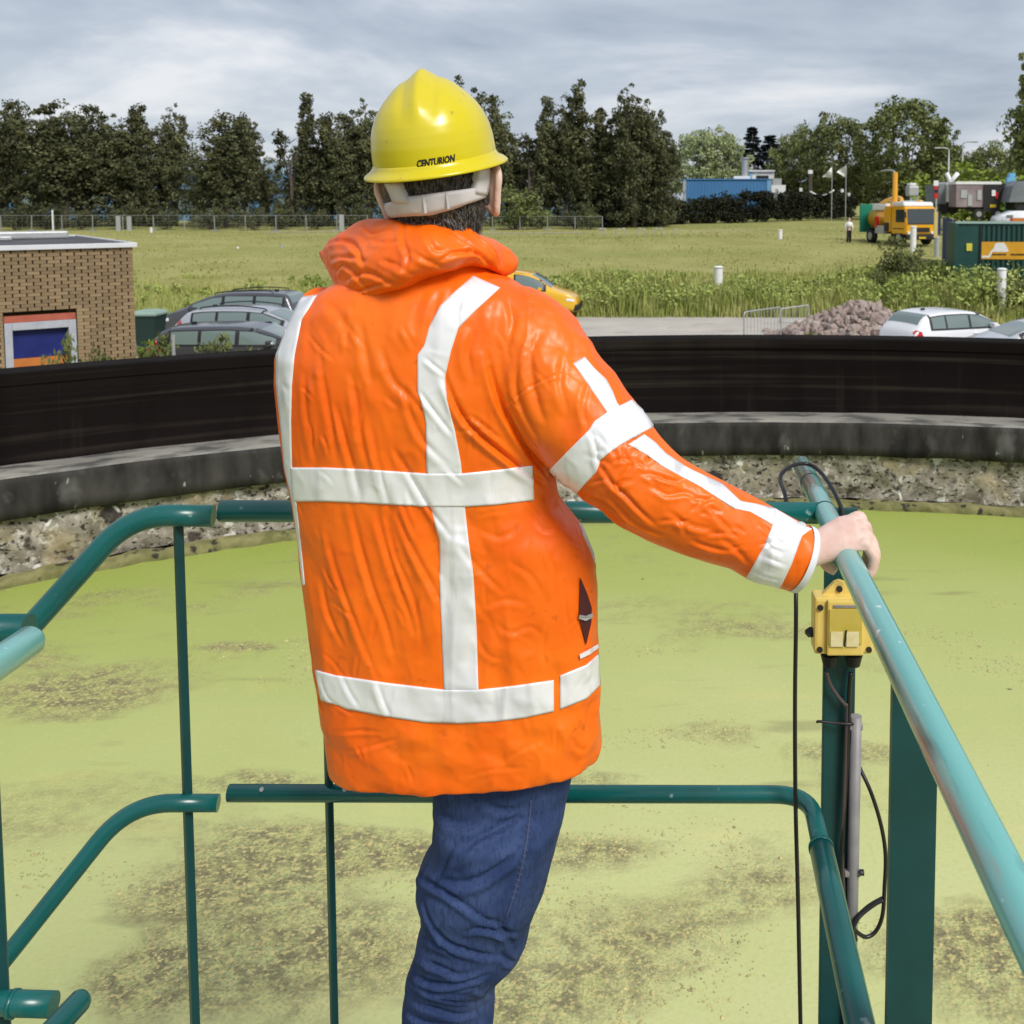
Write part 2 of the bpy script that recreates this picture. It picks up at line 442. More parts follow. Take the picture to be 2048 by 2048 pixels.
M_wall_dark = mat('black_stained_concrete', (0.0055, 0.0040, 0.0042), 0.9, (0.010, 0.0072, 0.0070), 2.2, detail=8, coords='UV', stretch=(.05, 1, 1), bump=0.35, bscale=7, spec=0.08)
layer(M_wall_dark, (0.060, 0.048, 0.036), 4.2, 0.52, 0.72, 11, coords='UV', stretch=(.06, 3.2, 1), amount=0.42)
layer(M_wall_dark, (0.004, 0.003, 0.003), 2.2, 0.48, 0.7, 8, coords='UV', stretch=(1.2, .12, 1), amount=.7)
layer(M_wall_dark, (0.035, 0.03, 0.026), 3.0, 0.60, 0.72, 9, coords='UV', stretch=(1.6, .10, 1), amount=.5, offset=(3, 3, 0))
M_ledge = mat('grey_weir_ledge', (0.20, 0.19, 0.17), 0.85, (0.30, 0.29, 0.25), 3, detail=9, coords='UV', stretch=(.5, 1, 1), bump=0.3, bscale=12)
layer(M_ledge, (0.05, 0.048, 0.045), 5, 0.48, 0.62, 10, coords='UV', stretch=(.5, 1, 1), amount=.85)
M_ring = mat('dark_weathered_ring', (0.020, 0.0185, 0.018), 0.95, (0.062, 0.058, 0.055), 5, detail=9, coords='UV', stretch=(1, .35, 1), bump=0.4, bscale=14, spec=0.1)
layer(M_ring, (0.15, 0.15, 0.145), 4.0, 0.57, 0.74, 9, coords='UV', stretch=(1, .6, 1), amount=0.75)
layer(M_ring, (0.40, 0.40, 0.39), 11, 0.68, 0.73, 6, coords='UV', stretch=(1, .5, 1), amount=0.8)
M_moss = mat('encrusted_concrete', (0.17, 0.15, 0.115), 0.95, (0.36, 0.33, 0.28), 9.0, detail=9, bump=0.6, bscale=14, bdist=0.03, spec=0.1)
layer(M_moss, (0.52, 0.50, 0.45), 17, 0.55, 0.68, 9, offset=(3, 1, 7), distort=.9)
layer(M_moss, (0.20, 0.175, 0.09), 3.6, 0.58, 0.70, 9, offset=(9, 1, 2), amount=0.6)
layer(M_moss, (0.022, 0.018, 0.018), 23, 0.565, 0.63, 10, offset=(1, 6, 4), distort=0.3, amount=.92, stretch=(1, 1, 1.5))
layer(M_moss, (0.05, 0.042, 0.036), 6.0, 0.60, 0.67, 10, offset=(4, 2, 9), distort=0.3, amount=.85)
layer(M_moss, (0.36, 0.29, 0.17), 2.2, 0.54, 0.64, 10, offset=(2, 7, 1), amount=.6, distort=.6)
layer(M_moss, (0.035, 0.03, 0.03), 4.2, 0.625, 0.66, 12, offset=(8, 3, 5), amount=.9, distort=.5)
layer(M_moss, (0.72, 0.71, 0.68), 5.5, 0.63, 0.67, 10, offset=(1, 9, 5), amount=.9, distort=.4)
M_moss_low = mat('mossy_water_line', (0.13, 0.13, 0.045), 0.95, (0.25, 0.23, 0.10), 8, detail=8, bump=0.5, bscale=20)
layer(M_moss_low, (0.03, 0.028, 0.02), 11, 0.58, 0.66, 7)

M_brick = mat('tan_brick', (0.225, 0.155, 0.088), 0.9, (0.285, 0.205, 0.118), 1.7, detail=6, bump=0.25, bscale=60, bdist=0.004, coords='Object')
nd, lk, b = nodes_of(M_brick)
_oi = nd.new('ShaderNodeObjectInfo'); _hs = nd.new('ShaderNodeHueSaturation'); _mr = nd.new('ShaderNodeMapRange'); _mr.inputs['To Min'].default_value = .80; _mr.inputs['To Max'].default_value = 1.18
lk.new(_oi.outputs['Random'], _mr.inputs['Value']); lk.new(_mr.outputs[0], _hs.inputs['Value']); lk.new(b.inputs['Base Color'].links[0].from_socket, _hs.inputs['Color']); lk.new(_hs.outputs[0], b.inputs['Base Color'])
M_mortar = mat('dark_raked_mortar', (0.055, 0.040, 0.036), 0.95)
M_roof = mat('bitumen_roof', (0.045, 0.045, 0.050), 0.85, (0.085, 0.085, 0.092), 1.3, detail=8, stretch=(1, 1, 1))
M_trim = mat('pale_metal_trim', (0.66, 0.67, 0.72), 0.4, (0.60, 0.61, 0.66), 4)
M_frame = mat('grey_painted_frame', (0.36, 0.38, 0.44), 0.5, (0.42, 0.44, 0.50), 8)
M_lintel = mat('faded_red_lintel', (0.36, 0.085, 0.05), 0.7, (0.42, 0.11, 0.07), 8)
M_bluedoor = mat('blue_door_paint', (0.006, 0.012, 0.115), 0.45, (0.010, 0.020, 0.16), 3)
M_orangedoor = mat('orange_door_panel', (0.55, 0.19, 0.035), 0.55, (0.48, 0.15, 0.03), 5)
M_glass = mat('car_glass', (0.15, 0.20, 0.195), 0.08, spec=0.8, coat=0.3)
M_darkglass = mat('dark_screen_glass', (0.035, 0.045, 0.05), 0.08, spec=0.8, coat=0.4)
M_tyre = mat('tyre_rubber', (0.012, 0.012, 0.013), 0.8)
M_rim = mat('wheel_alloy', (0.45, 0.45, 0.47), 0.35, metal=0.8)
M_red = mat('red_lamp_lens', (0.55, 0.008, 0.012), 0.2, coat=0.6)
M_whitelamp = mat('clear_lamp_lens', (0.75, 0.76, 0.78), 0.15, coat=0.5)
def paint(name, c, metal=0.0): return mat(name, c, 0.28, spec=0.55, coat=0.7, metal=metal)
P_white = paint('white_car_paint', (0.78, 0.79, 0.82))
P_silver = paint('silver_car_paint', (0.48, 0.50, 0.54), 0.45)
P_silver2 = paint('bright_silver_car_paint', (0.60, 0.62, 0.66), 0.35)
P_dark = paint('charcoal_car_paint', (0.07, 0.072, 0.085), 0.3)
P_grey = paint('grey_car_paint', (0.20, 0.20, 0.235), 0.4)
P_yellow = paint('yellow_van_paint', (0.75, 0.42, 0.015))
P_trucky = paint('truck_yellow_paint', (0.78, 0.37, 0.006))
M_trim_blk = mat('black_car_trim', (0.012, 0.012, 0.014), 0.5)
M_stone = mat('rubble_stone', (0.235, 0.175, 0.155), 0.95, (0.38, 0.305, 0.27), 2.2, detail=6, bump=0.3, bscale=9, coords='Object')
M_stone2 = mat('pale_rubble_stone', (0.40, 0.34, 0.30), 0.95, (0.30, 0.24, 0.22), 4, bump=0.3, bscale=9)
M_cont = mat('green_container_steel', (0.004, 0.050, 0.042), 0.5, (0.008, 0.062, 0.052), 1.5, detail=7)
M_banner = mat('amber_banner', (0.66, 0.34, 0.008), 0.6, (0.60, 0.29, 0.01), 2)
M_white = mat('white_paint', (0.78, 0.78, 0.78), 0.6, (0.70, 0.70, 0.70), 6)
M_galv = mat('galvanised_steel', (0.42, 0.43, 0.44), 0.45, (0.50, 0.51, 0.52), 9, metal=0.5)
M_fence = mat('dull_fence_steel', (0.22, 0.23, 0.23), 0.6, (0.28, 0.29, 0.29), 9)
M_blueshed = mat('blue_cladding', (0.045, 0.165, 0.37), 0.55, (0.055, 0.19, 0.41), 0.4, detail=6)
M_bluehall = mat('blue_hall_cladding', (0.09, 0.20, 0.36), 0.6, (0.13, 0.25, 0.42), 0.2, detail=5)
M_bind = mat('teal_bin_plastic', (0.008, 0.030, 0.024), 0.5)
M_binlid = mat('pale_green_bin_lid', (0.22, 0.32, 0.27), 0.5, (0.27, 0.37, 0.32), 5)
M_truckgreen = mat('truck_green_panel', (0.006, 0.20, 0.13), 0.5)
M_maroon = mat('maroon_grey_tarp', (0.20, 0.15, 0.165), 0.7, (0.30, 0.25, 0.26), 0.8)
M_greytarp = mat('slate_grey_tarp', (0.13, 0.145, 0.17), 0.7, (0.19, 0.21, 0.24), 0.9)
M_navy = mat('navy_screen', (0.012, 0.016, 0.10), 0.7)
M_lightblue = mat('light_blue_paint', (0.16, 0.42, 0.66), 0.5)
M_yelpost = mat('yellow_post_paint', (0.55, 0.45, 0.17), 0.6)
M_bark = mat('tree_bark', (0.060, 0.045, 0.034), 0.95, (0.10, 0.08, 0.06), 6)
def leafmat(name, a, b_):
    m = mat(name, a, 0.7, b_, 0.55, detail=5, spec=0.2, coords='Object')
    nd, lk, b = nodes_of(m)
    oi = nd.new('ShaderNodeObjectInfo')
    hs = nd.new('ShaderNodeHueSaturation')
    mr = nd.new('ShaderNodeMapRange'); mr.inputs['To Min'].default_value = 0.78; mr.inputs['To Max'].default_value = 1.22
    lk.new(oi.outputs['Random'], mr.inputs['Value']); lk.new(mr.outputs[0], hs.inputs['Value'])
    src = b.inputs['Base Color'].links[0].from_socket
    lk.new(src, hs.inputs['Color']); lk.new(hs.outputs[0], b.inputs['Base Color'])
    return m
L_dark = leafmat('dark_poplar_leaves', (0.047, 0.052, 0.026), (0.136, 0.142, 0.066))
L_mid = leafmat('mid_green_leaves', (0.095, 0.118, 0.040), (0.215, 0.24, 0.085))
L_pale = leafmat('pale_willow_leaves', (0.22, 0.265, 0.115), (0.38, 0.42, 0.21))
L_fir = leafmat('blue_black_fir_needles', (0.012, 0.017, 0.020), (0.022, 0.030, 0.034))
L_hedge = leafmat('dark_hedge_leaves', (0.010, 0.012, 0.007), (0.026, 0.030, 0.013))
L_bright = leafmat('bright_shrub_leaves', (0.13, 0.19, 0.02), (0.24, 0.30, 0.05))

# ------------------------------------------------------------------ ground
def ground_z(x, y):
    x = np.asarray(x, float); y = np.asarray(y, float)
    lift = smoothstep(7.5, 11.0, x) * (1 - smoothstep(60, 75, y))
    y0 = 40.0 - 3.0 * lift
    a = np.interp(y - (40 - y0) * -1.0 * 0, [0, 40, 50, 60, 75, 95, 120, 200], [0, 0, 0.50, 1.0, 1.62, 1.64, 2.0, 2.1])
    bnk = 0.95 * smoothstep(36.5, 40.5, y) * lift
    return np.maximum(a, bnk) + 0.04 * np.sin(x * 0.31 + y * 0.17) * smoothstep(42, 55, y)
xs = np.concatenate([np.linspace(-3000, -130, 10), np.linspace(-120, 120, 161), np.linspace(130, 3000, 10)])
ys = np.concatenate([np.linspace(-3000, -40, 10), np.linspace(-30, 30, 13), np.linspace(31, 130, 133), np.linspace(150, 4500, 14)])
X, Y = np.meshgrid(xs, ys)
Z = ground_z(X, Y)
V = np.stack([X, Y, Z], -1).reshape(-1, 3)
nx, ny = len(xs), len(ys)
I = np.arange((ny - 1) * nx).reshape(ny - 1, nx)[:, :-1].ravel()
g = obj('ground', mesh_np('ground', V, np.stack([I, I + 1, I + 1 + nx, I + nx], 1)), M_ground)
props(g, 'wide mown grass field rising gently from the yard', None, None, 'structure')
bm = bmesh.new()
bmesh.ops.create_grid(bm, x_segments=40, y_segments=2, size=1)
for v_ in bm.verts:
    v_.co = (v_.co.x * 45 - 2, 32.0 + v_.co.y * 7.6 + (0.25 * math.sin(v_.co.x * 23) if v_.co.y > 0.5 else 0), 0.006)
props(obj('yard_paving', bm, M_yard), 'pale dusty paving of the yard behind the tank', None, None, 'structure')
bm = bmesh.new()
pp = []
for k in range(30):
    xx = -34 + k * 1.0
    yy = 90 + 1.2 * math.sin(xx * 0.16)
    pp.append((xx, yy))
va = [bm.verts.new((x_, y_, float(ground_z(x_, y_)) + 0.03)) for x_, y_ in pp]
vb = [bm.verts.new((x_, y_ + 1.9, float(ground_z(x_, y_ + 1.9)) + 0.03)) for x_, y_ in pp]
for k in range(29):
    bm.faces.new((va[k], va[k + 1], vb[k + 1], vb[k]))
props(obj('path', bm, M_track, smooth=True), 'sandy track worn across the far edge of the field', None, None, 'structure')

# ------------------------------------------------------------------ settling tank
TC = Vector((1.12, -0.15, 0))
z_rim = 4.5 - 1.353
R_in = 10.2
z_led = at(1300, 826, 10.0).z
z_ring = at(1700, 912, 9.62).z
Z_WATER = at(1760, 1020, 9.55).z
def ring_geo(profile, n=320, closed=True, bumpf=None):
    V, uv = [], []
    prof = np.array(profile)
    d = np.r_[0, np.cumsum(np.hypot(*np.diff(prof, axis=0).T))]
    m = len(prof)
    for i in range(n):
        a = PI + 2 * PI * i / n
        for j, (r, z) in enumerate(profile):
            rr, zz = r, z
            if bumpf: rr, zz = bumpf(a, r, z)
            V.append((TC.x + rr * math.sin(a), TC.y + rr * math.cos(a), zz)); uv.append((a * 10.0, d[j]))
    Q = []
    mm = m if closed else m - 1
    for i in range(n):
        i2 = (i + 1) % n
        for j in range(mm):
            j2 = (j + 1) % m
            Q.append((i * m + j, i * m + j2, i2 * m + j2, i2 * m + j))
    me = mesh_np('ring', V, Q, True)
    ul = me.uv_layers.new(name='UVMap')
    li = np.empty(len(me.loops), np.int32); me.loops.foreach_get('vertex_index', li)
    ua = np.array(uv)[li]
    ul.data.foreach_set('uv', ua.astype(np.float32).ravel())
    return me
tank = thing('settling_tank', 'round concrete settling tank with a black stained rim around green algae', 'tank', (TC.x, TC.y, 0))
me = ring_geo([(R_in + .32, -0.2), (R_in + .32, z_rim - .01), (R_in + .31, z_rim), (R_in + .01, z_rim), (R_in, z_rim - .012), (R_in, z_rim - .1), (R_in + .012, z_rim - .108), (R_in + .012, z_rim - .2), (R_in, z_rim - .208), (R_in, z_rim - .33), (R_in - .004, z_rim - .45), (R_in, z_led - .03), (R_in + .05, z_led - .03), (R_in + .05, -0.2)], 360)
bm = bmesh.new(); bm.from_mesh(me); 
for f in bm.faces: f.smooth = False
bm.to_mesh(me); bm.free()
obj('rim_wall', me, M_wall_dark, tank)
def rb(a, r, z):
    return r + 0.010 * noise.noise((math.sin(a) * 30, math.cos(a) * 30, z * 5)), z + 0.008 * noise.noise((math.sin(a) * 22, math.cos(a) * 22, z * 9 + 4))
R_ring = at(1700, 870, 9.62)
R_ring = math.hypot(9.62 - TC.y, (1700 - U0) / F * 9.62 - TC.x)
me = ring_geo([(R_in - .002, z_led), (R_in - .1, z_led - .001), (R_in - .2, z_led - .002), (R_ring + .02, z_led - .004), (R_ring + .003, z_led - .015)], 500, closed=False, bumpf=rb)
obj('weir_ledge', me, M_ledge, tank)
me = ring_geo([(R_ring + .003, z_led - .0155), (R_ring, z_led - .06), (R_ring, z_led - .14), (R_ring, z_led - .24), (R_ring, z_ring), (R_ring + .06, z_ring), (R_in - .003, z_ring), (R_in - .003, z_led - .016)], 500, bumpf=rb)
obj('weir_ring', me, M_ring, tank)
# encrusted concrete below: lumpy real relief, chipped under the ring
def lump(a, r, z):
    p = Vector((math.sin(a) * 10, math.cos(a) * 10, z))
    k = noise.fractal(p * 2.2, 0.9, 2.1, 5)
    k2 = noise.noise(p * 7.0)
    t = max(0.0, 0.35 - abs(k)) 
    return r - 0.055 * k - 0.022 * k2 - 0.05 * max(0, noise.noise(p * 3.1 + Vector((5, 2, 9)))) + 0.02, z
zs = np.linspace(z_ring - .002, Z_WATER + .07, 16)
me = ring_geo([(R_ring + 0.05, z_) for z_ in zs], 1100, closed=False, bumpf=lump)
obj('encrusted_concrete_band', me, M_moss, tank)
def lump2(a, r, z):
    p = Vector((math.sin(a) * 10, math.cos(a) * 10, z))
    dz = (0.030 * noise.noise(p * 3.0 + Vector((4, 4, 4))) + .022 * noise.noise(p * 9)) if z > Z_WATER + .03 else 0
    return r - 0.05 * noise.noise(p * 2.6) - .03 * noise.noise(p * 8), z + dz
me = ring_geo([(R_ring + .06, Z_WATER + .075), (R_ring - .03, Z_WATER + .072), (R_ring - .06, Z_WATER + .055), (R_ring - .065, Z_WATER + .02), (R_ring - .07, Z_WATER - .1)], 900, closed=False, bumpf=lump2)
obj('mossy_waterline', me, M_moss_low, tank)
# algae water: real low relief where the clumps are
na, nr = 360, 170
rr_ = np.sqrt(np.linspace(0.0004, 1, nr)) * (R_ring - .02)
A_, R_ = np.meshgrid(np.linspace(0, 2 * PI, na, endpoint=False), rr_)
V = np.stack([R_ * np.sin(A_), R_ * np.cos(A_), np.zeros_like(R_)], -1).reshape(-1, 3)
I = np.arange((nr - 1) * na).reshape(nr - 1, na)
J = np.roll(I, -1, axis=1)
Q = np.stack([I, J, J + na, I + na], -1).reshape(-1, 4)
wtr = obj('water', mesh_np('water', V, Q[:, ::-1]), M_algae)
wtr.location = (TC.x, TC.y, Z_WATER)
BLOBS = [(470, 1790, 240, 120), (690, 1910, 190, 110), (330, 1960, 170, 80), (800, 1690, 120, 50), (1250, 1890, 290, 130), (1520, 1740, 150, 80), (1400, 1462, 120, 34), (120, 1395, 170, 50), (1950, 1880, 210, 130), (1100, 1990, 210, 90), (520, 1565, 160, 26), (1230, 1560, 120, 22), (490, 1292, 90, 9), (60, 1320, 90, 18), (1180, 1700, 150, 46), (1700, 1500, 110, 20), (600, 1690, 160, 60)]
def drift_at(x, y):
    s = np.full(np.shape(x), -.115)
    for (u, v, ru, rv) in BLOBS:
        c = atz(u, v, Z_WATER); a_ = atz(u + ru, v, Z_WATER); b_ = atz(u, v - rv, Z_WATER); c2 = atz(u, v + rv, Z_WATER)
        rx, ry = (a_ - c).length, (b_.y - c2.y) / 2
        s = s + .20 * np.exp(-(((x - c.x) / rx) ** 2 + ((y - c.y) / ry) ** 2) ** 1.3)
    return np.minimum(s, .10)
_co = get_co(wtr.data)
_at = wtr.data.attributes.new('drift', 'FLOAT', 'POINT')
_at.data.foreach_set('value', drift_at(_co[:, 0] + TC.x, _co[:, 1] + TC.y).astype(np.float32))
props(wtr, 'tank water covered by a pale green algae crust', None, None, 'structure')

# small floating clumps of algae over the drifted area (nobody could count them)
cnt = 8000
P = []
while len(P) < cnt:
    a, r = rnd.uniform(-0.75, 0.55), math.sqrt(rnd.uniform(10, 60))
    x_, y_ = r * math.sin(a), r * math.cos(a)
    q = noise.fractal(Vector((x_ * 0.4 + 1.3, y_ * 0.75 + .6, 0)), 0.8, 2, 4) + 2.0 * float(drift_at(x_ + TC.x, y_ + TC.y))
    if q > 0.02 and rnd.random() < min(1, .2 + q * 1.6) and noise.noise(Vector((x_ * 3.2, y_ * 3.2, 2))) > -.1: P.append((x_, y_))
P = np.array(P)
sz = RNG.uniform(0.003, 0.0065, cnt) * np.where(RNG.random(cnt) < .05, 2.1, 1)
base = np.array([[1, 0, 0], [.3, .9, 0], [-.8, .6, 0], [-.8, -.6, 0], [.3, -.9, 0], [0, 0, .55]])
ang = RNG.uniform(0, 2 * PI, cnt)
bv = base[None] * sz[:, None, None] * RNG.uniform(.6, 1.4, (cnt, 6, 1))
ca, sa = np.cos(ang)[:, None], np.sin(ang)[:, None]
Vx = bv[..., 0] * ca - bv[..., 1] * sa + P[:, :1]; Vy = bv[..., 0] * sa + bv[..., 1] * ca + P[:, 1:]
V = np.stack([Vx, Vy, bv[..., 2] + .001], -1).reshape(-1, 3)
tri = np.array([[0, 1, 5], [1, 2, 5], [2, 3, 5], [3, 4, 5], [4, 0, 5]])
Q = (np.arange(cnt)[:, None, None] * 6 + tri[None]).reshape(-1, 3)
M_clump = mat('algae_clumps', (0.30, 0.27, 0.13), 0.9, (0.56, 0.50, 0.23), 18, detail=3, ramp=(.40, .6))
cl = obj('algae_clumps', mesh_np('algae_clumps', V, Q, False), M_clump)
cl.location = (TC.x, TC.y, Z_WATER)
props(cl, 'olive and straw coloured scum clumps floating on the algae', None, None, 'stuff')


# ------------------------------------------------------------------ brick building on the left
wall_c = at(266, 485, 18.9)                     # roof corner
bdir = Vector((-1.62, -1.30, 0)).normalized()   # along the front, towards the left
bin_ = Vector((-bdir.y * -1, bdir.x * -1, 0)); bin_ = Vector((bdir.y, -bdir.x, 0)).normalized()
if bin_.y < 0: bin_ = -bin_                     # into the building
H_B = wall_c.z
B0 = Vector((wall_c.x, wall_c.y, 0))
RB = Matrix((bdir, bin_, Vector((0, 0, 1)))).transposed()
def bw(s, d, z): return B0 + bdir * s + bin_ * d + Vector((0, 0, z))
bld = thing('brick_building', 'low tan brick pump house with a white roof edge and a blue door', 'building', tuple(bw(3, 2.5, 0)))
LB, DB = 6.4, 5.2
def bbox(bm, s0, s1, d0, d1, z0, z1, bev=0):
    c = bw((s0 + s1) / 2, (d0 + d1) / 2, (z0 + z1) / 2)
    box(bm, c, (abs(s1 - s0), abs(d1 - d0), abs(z1 - z0)), RB, bev)
# door opening measured on the front
def on_wall(u, v):
    d = ray(u, v); n = bin_
    t = (B0 - CAM).dot(n) / d.dot(n); p = CAM + d * t
    return (p - B0).dot(bdir), p.z
sR, zT = on_wall(153, 619); sL, _ = on_wall(6, 626)
bm = bmesh.new()
bbox(bm, .06, LB, .11, .30, -.3, H_B - .10)                       # backing wall, cut away by the door reveal below
obj('backing_wall', BOX(bw((sL + LB) / 2, .2, (H_B - .10) / 2 - .1), (LB - sL, .18, H_B + .1), RB), M_mortar, bld); bm.free()
obj('backing_wall', BOX(bw((sR + .02) / 2, .2, (H_B - .10) / 2 - .1), (sR - .02, .18, H_B + .1), RB), M_mortar, bld)
obj('backing_wall', BOX(bw((sL + sR) / 2, .2, (zT + H_B - .10) / 2 + .06), (sL - sR - .004, .178, H_B - .10 - zT - .1), RB), M_mortar, bld)
obj('side_wall', BOX(bw(.14, DB / 2 + .15, H_B / 2 - .15), (.24, DB - .34, H_B - .06), RB), M_brick, bld)
obj('rear_wall', BOX(bw(LB / 2, DB, H_B / 2 - .15), (LB, .22, H_B - .064), RB), M_brick, bld)
obj('roof', BOX(bw(LB / 2, DB / 2 + .06, H_B - .055), (LB + .02, DB + .02, .06), RB), M_roof, bld)
for (s0, s1, d0, d1) in ((-.06, LB, -.05, .02), (-.06, .01, .021, DB + .1), (-.06, LB, DB + .101, DB + .17)):
    bm = bmesh.new(); bbox(bm, s0, s1, d0, d1, H_B - .085, H_B, .008)
    obj('roof_trim', bm, M_trim, bld)
# raised skylight strip and a lump of folded bitumen on the roof
bm = bmesh.new(); bbox(bm, 1.5, 4.2, 3.1, 3.6, H_B - .02, H_B + .06, .02); obj('roof_light', bm, M_galv, bld)
bm = bmesh.new(); bbox(bm, .4, 2.3, 3.75, 4.1, H_B - .02, H_B + .13, .03); obj('roof_light', bm, M_galv, bld)
# bricks
BW, BH_, JT = .214, .0625, .024
brk = BOX((0, 0, 0), (BW - JT, .10, BH_ - .005), bev=0)
for f in brk.faces: f.smooth = False
bme = bpy.data.meshes.new('brick'); brk.to_mesh(bme); brk.free(); bme.materials.append(M_brick)
half = bpy.data.meshes.new('half_brick'); t_ = BOX((0, 0, 0), (BW / 2 - JT, .10, BH_ - .005)); t_.to_mesh(half); t_.free(); half.materials.append(M_brick)
cand = []
z_ = H_B - .085 - BH_ / 2; row = 0
while z_ > 0:
    s = (BW / 2 if row % 2 else 0)
    if row % 2: cand.append((BW / 4, z_, half))
    while s < LB - BW:
        c = s + BW / 2
        if not (sR - BW * .5 < c < sL + BW * .5 and z_ < zT + .02):
            cand.append((c, z_, bme))
        elif z_ < zT + .02:
            # cut bricks against the reveal
            if c - BW / 2 < sR - .02: cand.append((c - BW / 2 + (sR - (c - BW / 2)) / 2, z_, (sR - (c - BW / 2))))
            elif c + BW / 2 > sL + .02: cand.append((c + BW / 2 - (c + BW / 2 - sL) / 2, z_, (c + BW / 2 - sL)))
        s += BW
    z_ -= BH_; row += 1
vis = []
rest = bmesh.new()
for c in cand:
    p = bw(c[0], 0, c[1]); u, v = px(p)
    vis.append((0 if (-20 < u < 290 and v < 760 and not isinstance(c[2], float)) else 1, abs(u - 133), c))
vis.sort(key=lambda t: (t[0], t[1]))
for i, (k, _, c) in enumerate(vis):
    p = bw(c[0], .055 + rnd.uniform(-.003, .003), c[1])
    if i < 300 and not isinstance(c[2], float):
        o = bpy.data.objects.new('brick', c[2]); link(o, bld, True)
        o.location = p - Vector(bld.location); o.rotation_euler = RB.to_euler()
    else:
        wdt = (BW - JT) if c[2] is bme else (BW / 2 - JT if c[2] is half else c[2] - JT * .5)
        if wdt > .01: box(rest, p, (wdt, .10, BH_ - .005), RB)
o = obj('bricks', rest, M_brick, bld); o['kind'] = 'stuff'
# door set
bm = bmesh.new(); bbox(bm, sR + .01, sL - .01, .05, .12, zT - .17, zT - .055); obj('lintel', bm, M_lintel, bld)
zf = zT - .175
dr = thing('door', None, None, tuple(bw((sL + sR) / 2, .1, 0) - Vector(bld.location))); dr.parent = bld
for (s0, s1, z0, z1) in ((sR + .01, sR + .13, 0, zf), (sL - .13, sL - .01, 0, zf), (sR + .131, sL - .131, zf - .13, zf)):
    bm = bmesh.new(); bbox(bm, s0, s1, .02, .14, z0, z1, .006); obj('door_frame', bm, M_frame, dr)
zo = on_wall(90, 715)[1]
bm = bmesh.new(); bbox(bm, sR + .133, sL - .133, .15, .20, zo, zf - .135); obj('door_panel', bm, M_bluedoor, dr)
bm = bmesh.new(); bbox(bm, sR + .133, sL - .133, .13, .20, 0.0, zo - .004); obj('kick_panel', bm, M_orangedoor, dr)
bm = bmesh.new(); bbox(bm, (sR + sL) / 2 - .004, (sR + sL) / 2 + .004, .126, .15, 0.0, zo - .004); obj('panel_joint', bm, M_ink, dr)

# ------------------------------------------------------------------ vegetation builders
def leaf_cloud(centres, radii, per, size, seed, flat=0.0):
    """leaf faces scattered round clump centres: numpy, returns verts and quads"""
    g_ = np.random.default_rng(seed)
    n = len(centres) * per
    C_ = np.repeat(np.asarray(centres, float), per, 0); R_ = np.repeat(np.asarray(radii, float), per)
    d = g_.normal(size=(n, 3)); d /= np.linalg.norm(d, axis=1)[:, None]
    rad = R_ * g_.uniform(0.15, 1, n) ** .45
    P_ = C_ + d * rad[:, None] * np.array([1, 1, .8])
    a = g_.normal(size=(n, 3)); a[:, 2] *= (1 - flat); a /= np.linalg.norm(a, axis=1)[:, None]
    b_ = np.cross(a, d + g_.normal(size=(n, 3)) * .6); b_ /= np.linalg.norm(b_, axis=1)[:, None] + 1e-9
    s = size * g_.uniform(.6, 1.35, n)[:, None]
    V = np.stack([P_ - a * s, P_ - b_ * s * .55, P_ + a * s, P_ + b_ * s * .55], 1).reshape(-1, 3)
    Q = np.arange(n * 4).reshape(n, 4)
    return V, Q
